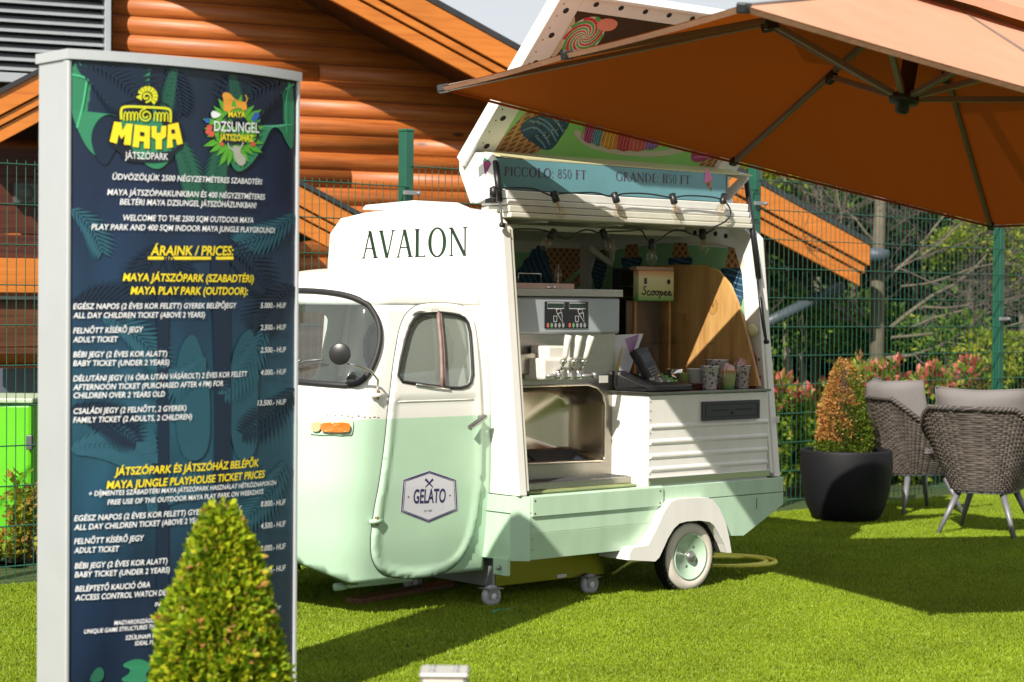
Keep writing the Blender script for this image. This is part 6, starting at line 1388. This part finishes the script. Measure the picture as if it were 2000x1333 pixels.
# ================================================================== parasol
Lc, Mc, Rc = at(860, 170, 9.02), at(1450, 10, 6.31), at(1937, 440, 10.2); Nc = Mc + Rc - Lc
cc = (Mc + Rc) / 2; nn = np.cross(Rc - Lc, Mc - Lc); nn /= np.linalg.norm(nn); nn *= np.sign(nn[2])
APX = cc + nn * .66; HUB = cc + nn * .176
base_xy = (5.0, 9.4)
par = thing('parasol', 'large terracotta cantilever parasol tilted over the right side of the lawn', 'parasol', (*base_xy, 0))
CANV = bpy.data.materials.new('canvas'); CANV.use_nodes = True; N = CANV.node_tree.nodes; Lk = CANV.node_tree.links; N.clear()
d = N.new('ShaderNodeBsdfDiffuse'); t = N.new('ShaderNodeBsdfTranslucent'); mx = N.new('ShaderNodeMixShader'); mx.inputs[0].default_value = .10; o = N.new('ShaderNodeOutputMaterial')
tc = N.new('ShaderNodeTexCoord'); nz_ = N.new('ShaderNodeTexNoise'); nz_.inputs['Scale'].default_value = 2.; nz_.inputs['Detail'].default_value = 6; Lk.new(tc.outputs['Object'], nz_.inputs['Vector'])
r = N.new('ShaderNodeValToRGB'); r.color_ramp.elements[0].position = .3; r.color_ramp.elements[1].position = .7; r.color_ramp.elements[0].color = (.54, .29, .19, 1); r.color_ramp.elements[1].color = (.61, .335, .225, 1); Lk.new(nz_.outputs[0], r.inputs[0])
t.inputs[0].default_value = (.70, .13, .01, 1); Lk.new(r.outputs[0], d.inputs[0])
w = N.new('ShaderNodeTexNoise'); w.inputs['Scale'].default_value = 420; Lk.new(tc.outputs['Object'], w.inputs['Vector']); bp = N.new('ShaderNodeBump'); bp.inputs['Strength'].default_value = .5; bp.inputs['Distance'].default_value = .02
w.inputs['Scale'].default_value = 3.5; w.inputs['Detail'].default_value = 9; w.inputs['Roughness'].default_value = .6; Lk.new(w.outputs[0], bp.inputs['Height']); Lk.new(bp.outputs[0], d.inputs['Normal'])
gb = N.new('ShaderNodeNewGeometry'); mb_ = N.new('ShaderNodeMix'); mb_.data_type = 'RGBA'; mb_.inputs[7].default_value = (.30, .088, .022, 1)   # darker colour on the inner face of the cloth
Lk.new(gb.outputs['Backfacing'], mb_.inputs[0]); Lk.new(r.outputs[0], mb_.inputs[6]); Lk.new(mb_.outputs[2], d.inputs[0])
Lk.new(d.outputs[0], mx.inputs[1]); Lk.new(t.outputs[0], mx.inputs[2]); Lk.new(mx.outputs[0], o.inputs[0])
FRM = mat('parasol_frame', (.24, .19, .16), .4, .35, noise=.15)
def face_up(o_):
    if sum(p.normal.z for p in o_.data.polygons) < 0: o_.data.flip_normals()
rimpts = [Lc, (Lc + Rc) / 2, Rc, (Rc + Nc) / 2, Nc, (Nc + Mc) / 2, Mc, (Mc + Lc) / 2]
def rim(s):  # s in [0,8): point on the rim, edges drawn in slightly between ribs
    i = int(s) % 8; f = s - int(s); p = rimpts[i] * (1 - f) + rimpts[(i + 1) % 8] * f
    return p + (cc - p) * .006 * math.sin(math.pi * f)
def can(s, k, drop=0.):  # k 0 rim .. 1 apex
    p = rim(s); q = p * (1 - k) + APX * k; f = s - int(s)
    q = q - nn * (.006 * math.sin(math.pi * k) + .007 * math.sin(math.pi * f) * math.sin(math.pi * min(1, k * 1.1 + .1)))
    return q - nn * drop
KT = .80
m = MB(); m.smooth = True
S_ = np.linspace(0, 8, 97)
m.grid(lambda s, k: tuple(can(min(s, 7.9999) if s < 8 else 0., k)), S_, np.linspace(0, KT, 14))
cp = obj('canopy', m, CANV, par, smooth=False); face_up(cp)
for p in cp.data.polygons: p.use_smooth = True
# hem strip along the rim
m = MB()
m.grid(lambda s, k: tuple(can(min(s, 7.9999) if s < 8 else 0., 0) - nn * (.003 + .020 * k) + (can(min(s, 7.999), .03) - can(min(s, 7.999), 0)) * (.3 * k)), S_, [0, .5, 1]); obj('hem', m, CANV, par)
# vent cap
m = MB()
m.grid(lambda s, k: tuple((can(min(s, 7.9999) if s < 8 else 0., .72) + nn * .10) * (1 - k) + (APX + nn * .13) * k), S_, [0, .5, 1]); face_up(obj('vent_cap', m, CANV, par))
m = MB()
m.grid(lambda s, k: tuple(can(min(s, 7.9999) if s < 8 else 0., .72) + nn * (.10 - .05 * k)), S_, [0, 1]); obj('vent_hem', m, CANV, par)
for i, p in enumerate(rimpts):
    m = MB(); a = can(float(i), .02, .012); b2 = can(float(i), .97, .02)
    m.beam(a, b2, .020, .030, nn); rb_ = obj('rib', m, FRM, par, bevel=.003)
    k = .56 if i % 2 else .70
    j = can(float(i), k, .03); m = MB(); hp_ = HUB + (j - HUB) / np.linalg.norm(j - HUB) * .06; m.beam(hp_, j, .024, .024, nn); obj('strut', m, FRM, par, bevel=.003)
    m = MB(); dr_ = (b2 - a) / np.linalg.norm(b2 - a); m.beam(j - dr_ * .03 - nn * .004, j + dr_ * .03 - nn * .004, .034, .045, nn); obj('joint', m, BLACK, par, bevel=.006)
    m = MB(); m.beam(np.array(can(float(i), 0, .01)) - dr_ * .01, np.array(can(float(i), .022, .012)), .035, .035, nn); obj('end_cap', m, BLACK, par, bevel=.006)
def alongn(prof, c, nm, mt, n=20):
    Q = Vector(nn).to_track_quat('Z', 'Y').to_matrix(); m = MB(); m.lathe(prof, n, T=lambda q: tuple(Q @ Vector(q) + Vector(c))); return obj(nm, m, mt, par)
alongn([(.02, -.06), (.03, -.05), (.03, -.02), (.062, -.018), (.062, .018), (.034, .02), (.034, .16), (.030, .17)], HUB, 'hub', BLACK)
alongn([(.018, .17), (.018, .30)], HUB, 'mast_stub', FRM); alongn([(.012, .205), (.032, .23), (.032, .25), (.012, .26)], HUB, 'collar', BLACK)
m = MB(); top = np.array([5.0, 9.4, 3.3]); m.tube([tuple(APX + nn * .10), tuple(APX + nn * .16 + np.array([.6, .1, .12])), tuple(top)], .035, 12); obj('arm', m, FRM, par)
m = MB(); m.tube([(5.0, 9.4, .06), tuple(top)], .045, 16); obj('pole', m, FRM, par)
m = MB(); m.box(4.5, 5.5, 8.9, 9.9, 0.004, .08); obj('base', m, mat('base_slab', (.12, .12, .12), .7, noise=.2), par, bevel=.01)
# a second dark canopy edge is not in reach of the picture

# ================================================================== planter with half-dry cone
pc0 = gnd(1650, 1028); PY = pc0[1] + .28; px_ = at(1653, 900, PY)[0]
zr = at(1650, 884, PY - .28)[2]; RR = (1742 - 1562) / 2 / F_PX * PY; RB = RR * .62
plt = thing('planter', 'round charcoal planter beside the wicker chairs, holding a half-dried cone shrub', 'planter', (px_, PY, 0))
prof_ = [(RR * .60, .004), (RR * .74, zr * .08), (RR * .86, zr * .24), (RR * .945, zr * .45), (RR * .99, zr * .68), (RR * 1.0, zr * .82), (RR * .985, zr * .97), (RR * .975, zr), (RR * .90, zr), (RR * .89, zr * .95), (RR * .9, zr * .90), (.01, zr * .90)]
obj('pot', MB().lathe(prof_, 56, (px_, PY, 0)), mat('charcoal_pot', (.008, .0085, .011), .62, noise=.3, nscale=5, bump=.05, spec=.3), plt, smooth=False, bevel=.0)
m = MB(); m.lathe([(RR * .89, zr * .915), (RR * .4, zr * .95), (.01, zr * .96)], 30, (px_, PY, 0)); obj('soil', m, mat('bark_soil', (.10, .045, .025), .9, noise=.6, nscale=60, bump=1., bscale=120), plt)
rnd.seed(11)
m = MB()
leaves(m, [(px_ + RR * .8 * math.sqrt(rnd.random()) * math.cos(a), PY + RR * .8 * math.sqrt(rnd.random()) * math.sin(a), zr * .94) for a in [rnd.uniform(0, 6.28) for _ in range(260)]], .022, [(rnd.gauss(0, 1), rnd.gauss(0, 1), .2) for _ in range(260)]); obj('bark_chips', rawmesh(m, 'chips'), leafmat('chips', [(.06, .02, .012), (.16, .07, .04), (.22, .12, .07)], 0.), plt, kind='stuff')
tree = thing('cone_shrub', 'small clipped cone shrub in the charcoal planter, dry orange on its left side', 'shrub', (px_, PY, zr * .95))
zt_ = at(1650, 688, PY)[2]; cr = 62 / F_PX * PY
tx_ = at(1648, 800, PY)[0]
P, D = cone_bush(tx_, PY, zr * .97, zt_ - zr * .97, cr * .80, 14000, .02, .14, 8, [[0, .43, .74, .94, 1], [1, .82, .52, .2, .04]])
dry, grn = [], []
ld = np.array([-.75, -.65])
for p, d_ in zip(P, D):
    s = (p[0] - tx_) / cr * -1.0 + .25 * math.sin(p[2] * 30 + p[0] * 40) + rnd.gauss(0, .22) + (.25 if p[2] > zt_ - .35 else 0)
    (dry if s > .10 and p[2] > zr + .06 else grn).append((p, d_))
for nm, S_2, mt in (('green_foliage', grn, leafmat('box_leaf', [(.03, .06, .006), (.07, .13, .012), (.14, .20, .015), (.18, .20, .02)], .35)), ('dry_foliage', dry, leafmat('box_dry', [(.28, .11, .025), (.45, .20, .05), (.58, .30, .10), (.40, .26, .06)], .3))):
    m = MB(); leaves(m, [a for a, b in S_2], .0175, [b for a, b in S_2], .55); obj(nm, rawmesh(m, nm), mt, tree)
m = MB(); m.lathe([(cr * .55, zr * .9), (cr * .45, zr + .2), (.01, zt_ - .12)], 12, (tx_, PY, 0)); obj('stem', m, mat('inner_brown', (.035, .025, .012), .9), tree)

# ================================================================== wicker chairs
WK = mat('wicker', (.115, .095, .083), .5, noise=.25, nscale=20, island=.35); WKD = mat('wicker_dark', (.035, .032, .03), .7)
CUSH = mat('grey_cushion', (.175, .16, .157), .85, noise=.12, nscale=6, bump=.25, bscale=25); LEG = mat('leg_grey', (.20, .20, .22), .45, .3)
def chair(cx, cy, yaw, label, seed):
    o = thing('wicker_chair', label, 'chair', (cx, cy, 0), 'self', group='grey wicker armchairs at the right', rz=yaw)
    z0, zb_, za = .29, .81, .58     # seat skirt bottom, back height, arm height; chair frame: +y is the way it faces
    A0 = math.radians(136)
    def rimz(t):
        c = (1 + math.cos(t * math.pi)) / 2; return za + (zb_ - za) * min(1, max(0, (c - .25) / .6)) ** .8
    def sh(t, k, o_=0.):   # t in -1..1 round the shell from the front of one arm over the back to the other, k 0 bottom .. 1 rim
        a = t * A0; z = z0 + (rimz(t) - z0) * k
        rx = .195 + .165 * k + .02 * k * max(0, math.cos(a)); ry = .225 + .115 * k; n = 2 / 3.3
        s, c = math.sin(a), math.cos(a)
        x = math.copysign(abs(s) ** n, s) * (rx + o_); y = -math.copysign(abs(c) ** n, c) * (ry + o_) - .05 * k * max(0, c)
        return (x, y, z)
    m = MB(); m.smooth = True; m.grid(lambda t, k: sh(t, k, -.012), np.linspace(-1, 1, 40), [0, .25, .5, .75, .985]); obj('shell_liner', m, WKD, o, smooth=True)
    m = MB(); nrow, ncol = 36, 46
    for r_ in range(nrow):
        k = (r_ + .5) / nrow; hk = .45 / nrow
        for c_ in range(ncol):
            t0, t1 = -1 + 2 * (c_ - .04) / ncol, -1 + 2 * (c_ + 1.04) / ncol; t0, t1 = max(-1, t0), min(1, t1); tm = (t0 + t1) / 2
            up = .009 if (r_ + c_) % 2 else .001; e = -.004
            v = [sh(t0, k - hk, e), sh(t0, k + hk, e), sh(tm, k + hk * 1.1, up), sh(tm, k - hk * 1.1, up), sh(t1, k + hk, e), sh(t1, k - hk, e)]
            # round the strand: middle line pushed out
            vm = [sh(t0, k, e + .003), sh(tm, k, up + .0035), sh(t1, k, e + .003)]
            n = len(m.v); m.v += v + vm; m.f += [(n, n + 3, n + 7, n + 6), (n + 6, n + 7, n + 2, n + 1), (n + 3, n + 5, n + 8, n + 7), (n + 7, n + 8, n + 4, n + 2)]; m.mi += [0] * 4; m.sm += [True] * 4
    obj('weave', m, WK, o, kind='stuff')
    m = MB(); rp2 = [sh(t, 1.0, .002) for t in np.linspace(-1, 1, 60)]; m.tube(rp2, .016, 8)
    nturn = 90; m2 = MB()
    for ph in (0, math.pi):
        P2 = []
        for i in range(360):
            t = -1 + 2 * i / 359; c = np.array(sh(t, 1.0, .002)); c2 = np.array(sh(min(1, t + .01), 1.0, .002)) - np.array(sh(max(-1, t - .01), 1., .002)); d_ = c2 / (np.linalg.norm(c2) + 1e-9); u_2 = np.array([0, 0, 1.]); s2 = np.cross(d_, u_2); s2 /= np.linalg.norm(s2) + 1e-9; u_2 = np.cross(s2, d_)
            a = ph + i / 359 * nturn * 2 * math.pi / 3; P2.append(tuple(c + (s2 * math.cos(a) + u_2 * math.sin(a)) * .013))
        m2.tube(P2, .006, 5)
    obj('braided_rim', m2, WK, o, kind='stuff'); obj('rim_core', m, WKD, o)
    # seat, front apron
    m = MB(); F_ = [sh(t, 0.02, -.01) for t in np.linspace(-1, 1, 30)]; m.prism([(p[0], p[1]) for p in F_], 2, z0 - .015, z0 + .02); obj('seat_frame', m, DGREY, o, bevel=.004)
    e0, e1 = sh(-1, .35), sh(1, .35); m = MB(); m.box(e0[0], e1[0], e1[1] - .02, e1[1], z0, z0 + .13) if e0[0] < e1[0] else m.box(e1[0], e0[0], e1[1] - .02, e1[1], z0, z0 + .13); obj('front_apron', m, WK, o)
    m = MB(); m.prism([(p[0], p[1]) for p in [sh(t, .35, -.03) for t in np.linspace(-1, 1, 30)]], 2, z0 + .10, z0 + .19); obj('seat_cushion', m, CUSH, o, bevel=.03)
    # back cushion: a puffed pad leaning on the back
    m = MB(); m.smooth = True; nu, nv = 26, 18
    def pad(a, b, sd):
        x = (a - .5) * .60 ; z = z0 + .15 + b * .49; e = (1 - abs(2 * a - 1) ** 5) * (1 - abs(2 * b - 1) ** 5)
        yb = -.30 - .085 * b + .16 * (abs(2 * a - 1) ** 2.6); th = .075 * max(0, e) ** .45 * (1 + .10 * math.sin(9 * a + seed) * math.sin(7 * b + seed))
        return (x, yb + .10 + sd * th, z - .012 * math.sin(3 * a) ** 2)
    m.grid(lambda a, b: pad(a, b, 1), np.linspace(0, 1, nu), np.linspace(0, 1, nv)); m.grid(lambda a, b: pad(a, b, -1), np.linspace(0, 1, nu), np.linspace(0, 1, nv))
    bc = obj('back_cushion', m, CUSH, o, smooth=True)
    m = MB(); P2 = [pad(a, 0, 0) for a in np.linspace(0, 1, 16)] + [pad(1, b, 0) for b in np.linspace(0, 1, 12)] + [pad(a, 1, 0) for a in np.linspace(1, 0, 16)] + [pad(0, b, 0) for b in np.linspace(1, 0, 12)]
    m.tube(P2, .006, 6, closed=True); obj('piping', m, CUSH, bc)
    for sx_, sy_ in ((-1, -1), (1, -1), (-1, 1), (1, 1)):
        m = MB(); m.tube([(sx_ * .14, sy_ * .14, z0 - .01), (sx_ * .245, sy_ * .235, .006)], [.022, .012], 12); obj('leg', m, LEG, o)
    return o
g1 = gnd(1893, 1015); chair(at(1930, 800, 12.55)[0], 12.55, math.radians(-30), 'grey wicker armchair seen from behind, grey cushion above its back, right of the other chair', 1)
chair(at(1790, 800, 13.85)[0], 13.85, math.radians(-72), 'grey wicker armchair turned to the right, grey back cushion, directly beside the planter', 4)

# ================================================================== vegetation behind the fence
rnd.seed(21)
def cloud(c, r3, n, seed, lobes=7, hollow=.55):
    """points in a lumpy crown made of several overlapping lobes"""
    rr = random.Random(seed); L_ = [((c[0] + rr.uniform(-.6, .6) * r3[0], c[1] + rr.uniform(-.5, .5) * r3[1], c[2] + rr.uniform(-.6, .6) * r3[2]), rr.uniform(.35, .62)) for _ in range(lobes)]; P = []; D = []
    for _ in range(n):
        q, s = L_[rr.randrange(lobes)]; v = Vector((rr.gauss(0, 1), rr.gauss(0, 1), rr.gauss(0, 1))).normalized(); k = (hollow + (1 - hollow) * rr.random() ** .5) * s * (1 + .15 * math.sin(5 * v.x + 7 * v.z + seed))
        p = (q[0] + v.x * k * r3[0], q[1] + v.y * k * r3[1], q[2] + v.z * k * r3[2])
        if p[2] < .05: continue
        P.append(p); D.append(tuple(v))
    return P, D, L_
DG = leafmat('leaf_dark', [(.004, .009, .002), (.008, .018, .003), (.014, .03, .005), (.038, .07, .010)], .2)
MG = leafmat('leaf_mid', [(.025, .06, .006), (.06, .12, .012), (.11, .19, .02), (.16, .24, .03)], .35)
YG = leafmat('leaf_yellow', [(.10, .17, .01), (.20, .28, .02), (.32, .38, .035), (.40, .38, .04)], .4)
RD = leafmat('leaf_red', [(.34, .05, .04), (.58, .10, .09), (.70, .22, .18), (.46, .24, .08)], .35)
OR = leafmat('leaf_orange', [(.30, .20, .03), (.42, .22, .04), (.30, .32, .03)], .4)
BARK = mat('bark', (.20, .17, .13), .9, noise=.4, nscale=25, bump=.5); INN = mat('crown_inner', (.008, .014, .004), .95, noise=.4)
def shrub(name, label, cat, px, py, Y, wpx, hpx, n, size, mt, seed, depth=.8, lobes=7, extra=None, group=None, inner=True, hollow=.55, trunkpx=None):
    group = group or {'dark_tree': 'dark trees closing the view behind the fence', 'dark_shrub': 'dark shrubs behind the fence', 'leafy_shrub': 'leafy branches and bushes behind the fence', 'red_tip_shrub': 'red-tipped hedge plants behind the fence', 'golden_hedge': 'low hedge behind the fence on the left'}.get(name)
    c = at(px, py, Y); r3 = (wpx / 2 / F_PX * Y, depth, hpx / 2 / F_PX * Y)
    o = thing(name, label, cat, (c[0], Y, 0), group=group); P, D, L_ = cloud(c, r3, n, seed, lobes, hollow)
    m = MB(); leaves(m, P, size, D); obj('crown', rawmesh(m, 'crown'), mt, o)
    if extra:
        for (nm, mt2, frac, rule) in extra:
            Q = [(p, d_) for p, d_ in zip(P, D) if rule(p) and rnd.random() < frac]; m = MB(); leaves(m, [np.array(p) + np.array(d_) * .03 for p, d_ in Q], size * 1.1, [d_ for p, d_ in Q])
            if Q: obj(nm, rawmesh(m, nm), mt2, o)
    m = MB()
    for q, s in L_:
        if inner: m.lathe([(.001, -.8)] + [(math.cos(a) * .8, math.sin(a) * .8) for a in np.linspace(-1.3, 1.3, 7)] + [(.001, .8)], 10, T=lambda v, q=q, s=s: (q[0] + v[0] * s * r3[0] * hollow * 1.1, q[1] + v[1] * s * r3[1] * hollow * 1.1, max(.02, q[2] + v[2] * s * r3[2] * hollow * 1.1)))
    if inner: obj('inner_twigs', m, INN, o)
    if name != 'grass_clump': m = MB(); m.tube([(c[0], Y, 0), (c[0] + .05, Y, max(.15, c[2] * .6)), (c[0], Y + .05, c[2])], [.05, .035, .015], 8); obj('trunk', m, BARK, o)
    return o
# far dark trees that close the view
for i, (px, py, Y, w_, h_, lab) in enumerate([(1560, 480, 23, 420, 560, 'dark tall evergreen tree close behind the right end of the log house'), (1800, 500, 22, 420, 620, 'broad dark tree with very dark leaves behind the bare tree'), (2050, 520, 21, 420, 620, 'dark tree at the right edge of the picture behind the far fence post'), (2330, 520, 20, 420, 620, 'dark tree beyond the right edge behind the fence')]):
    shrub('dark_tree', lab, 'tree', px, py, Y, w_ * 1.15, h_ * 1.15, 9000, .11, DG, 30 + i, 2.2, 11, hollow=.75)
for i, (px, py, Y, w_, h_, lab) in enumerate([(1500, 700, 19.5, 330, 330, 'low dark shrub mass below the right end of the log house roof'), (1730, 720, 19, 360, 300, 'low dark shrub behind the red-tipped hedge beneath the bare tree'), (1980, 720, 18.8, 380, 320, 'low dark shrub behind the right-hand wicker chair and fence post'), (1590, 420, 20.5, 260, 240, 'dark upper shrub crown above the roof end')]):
    shrub('dark_shrub', lab, 'shrub', px, py, Y, w_, h_, 7000, .085, DG, 60 + i, 1.2, 8, extra=[('sun_tint_leaves', MG, .22, lambda p: True)], hollow=.72)  # lighter leaves strewn at random, sunlight put into their colour
# leafy mid-green shoots
for i, (px, py, Y, w_, h_, n, lab, mt) in enumerate([
    (1490, 350, 18.5, 150, 90, 1300, 'bright green shoots above the roof verge beside the fence post', YG), (1590, 385, 18.5, 150, 110, 900, 'yellow green shoots beneath the parasol edge behind the roof', MG), (1660, 345, 18.8, 140, 90, 600, 'loose green shoots high under the parasol edge', MG),
    (1890, 480, 18.0, 170, 90, 1500, 'yellow green leafy branch left of the tall fence post', YG), (1990, 500, 17.8, 130, 180, 1800, 'yellow green leafy branch at the right edge beyond the post', YG), (1960, 640, 17.5, 150, 120, 0, '', None),
    (1700, 640, 18, 160, 120, 1300, 'mid green shrub behind the tip of the small cone shrub', MG), (1560, 640, 17.8, 150, 160, 700, 'sparse green shrub directly right of the van roof end', MG), (1530, 590, 17.6, 60, 50, 260, 'small patch of green leaves under the blue-grey pipe', MG),
    (1850, 660, 17.5, 170, 80, 500, 'sparse drooping green branch above the red-tipped hedge', MG), (1980, 700, 17.2, 190, 90, 2600, 'rounded yellow green bush behind the right fence post', YG)]):
    if mt: shrub('leafy_shrub', lab, 'shrub', px, py, Y, w_ * 1.25, h_ * 1.25, int(n * 1.9), .058, mt, 90 + i, .5, 6, inner=False, hollow=.2, extra=[('yellow_leaves', YG, .12, lambda p: True)])
# red-tipped hedge plants in a row behind the fence
HG = leafmat('leaf_hedge', [(.04, .08, .006), (.10, .19, .012), (.20, .31, .02), (.32, .42, .03)], .4)
labs = ['directly right of the van tail', 'behind the planter', 'behind the left wicker chair', 'between the two wicker chairs', 'behind the right wicker chair', 'at the right edge of the picture', 'beyond the right edge']
for i, px in enumerate((1530, 1610, 1700, 1795, 1890, 1985, 2080)):
    t = (px - 1500) / 500.; Y = 14.9 + 2.3 * t
    shrub('red_tip_shrub', 'hedge shrub with green leaves and red tips ' + labs[i], 'hedge', px, 850 - 6 * t, Y, 135, 235 if i > 1 else 220, 3600, .072, HG, 130 + i, .42, 8, hollow=.5,
          extra=[('red_tips', RD, .6, lambda p, Y=Y: p[2] > (at(1700, 800, Y)[2] if px > 1660 else at(1700, 790, Y)[2])), ('yellow_leaves', YG, .35, lambda p: True)])
# hedge and yellow shrub at the far left behind the fence
shrub('golden_shrub', 'upright golden green shrub growing beside the lime container behind the fence', 'shrub', 50, 1010, 10.8, 60, 200, 700, .045, YG, 201, .15, 6, inner=False, extra=[('orange_leaves', OR, .5, lambda p: True)])
shrub('golden_hedge', 'low golden green hedge below the lime container at the left edge', 'hedge', 20, 1130, 10.75, 190, 170, 5000, .045, YG, 202, .28, 9, extra=[('orange_leaves', OR, .3, lambda p: True)])
shrub('golden_hedge', 'low green hedge under the van nose behind the fence', 'hedge', 620, 1110, 12.4, 330, 60, 2600, .045, MG, 203, .3, 9, extra=[('yellow_leaves', YG, .4, lambda p: True)])
shrub('golden_hedge', 'low green hedge behind the price sign along the fence', 'hedge', 330, 1110, 11.6, 330, 110, 2600, .045, MG, 204, .3, 9)
# small tuft at the foot of the sign
shrub('grass_clump', 'dark little clump of grass at the foot of the price sign', 'plant', 588, 1236, 8.6, 56, 44, 900, .03, leafmat('clump', [(.02, .045, .005), (.05, .09, .01), (.09, .13, .015)], .3), 205, .08, 4, inner=False, hollow=.2)
# bare tree: straight pale trunk with many silvery twigs
bt_ = thing('bare_tree', 'pale-trunked tree with bare silvery branches behind the fence on the right', 'tree', tuple(at(1716, 900, 17.6)[:2]) + (0,))
BK2 = mat('pale_bark', (.145, .12, .085), .85, noise=.35, nscale=12, bump=.5); TW = mat('twig', (.13, .085, .085), .85, noise=.4, nscale=8)
t0 = at(1713, 900, 17.6); m = MB(); m.tube([(t0[0], 17.6, 0), tuple(at(1714, 600, 17.6)), tuple(at(1716, 480, 17.62)), tuple(at(1722, 330, 17.65))], [.072, .066, .058, .045], 10); obj('trunk', m, BK2, bt_)
rnd.seed(9)
def branch(mb, p, d, L_, r_, lev, mb2):
    pts = [p]; d = Vector(d).normalized(); n = 6
    for i in range(n):
        d = (d + Vector((rnd.gauss(0, .16), rnd.gauss(0, .12), rnd.gauss(0, .13) + .03))).normalized(); pts.append(pts[-1] + d * L_ / n)
    (mb if lev == 0 else mb2).tube(pts, [r_ * (1 - .7 * i / n) for i in range(n + 1)], 5 if lev else 7, cap=False)
    if lev < 3:
        for k in range(5 if lev else 7):
            j = rnd.randint(1, n); dd = (d + Vector((rnd.gauss(0, .7), rnd.gauss(0, .5), rnd.gauss(0, .6)))).normalized(); branch(mb, pts[j], dd, L_ * rnd.uniform(.45, .7), r_ * .45, lev + 1, mb2)
m = MB(); m2 = MB()
for (px, py), (dx, dz), L_, r_ in [((1715, 560), (.8, .7), 1.5, .03), ((1714, 520), (.4, 1.1), 1.0, .025), ((1718, 480), (-.6, .9), 1., .022), ((1740, 640), (1, .6), 1.4, .035), ((1730, 700), (1, .30), 1.5, .032), ((1700, 650), (-.9, .7), 1.2, .04), ((1740, 660), (1, .05), 1.5, .025), ((1690, 620), (-.7, 1), .9, .03), ((1780, 640), (1, .5), 1.3, .02), ((1760, 560), (1, .2), 1.3, .02), ((1800, 600), (1, -.1), 1.2, .018), ((1800, 500), (.9, .4), 1.2, .018), ((1640, 460), (.3, 1), 1., .016), ((1620, 500), (-.3, 1), .9, .016), ((1660, 420), (-.8, .5), .8, .012)]:
    branch(m, Vector(at(px, py, 17.5 + rnd.uniform(-.1, .3))), (dx, rnd.uniform(-.2, .2), dz), L_, r_ * .6, 0, m2)
obj('branches', m, BK2, bt_); obj('twigs', m2, TW, bt_, kind='stuff')
p_ = at(1710, 500, 17.45); obj('nest_box', MB().lathe([(.001, -.06), (.11, -.05), (.13, 0), (.12, .05), (.02, .07)], 16, tuple(p_)), mat('slate_box', (.06, .075, .10), .5), bt_)
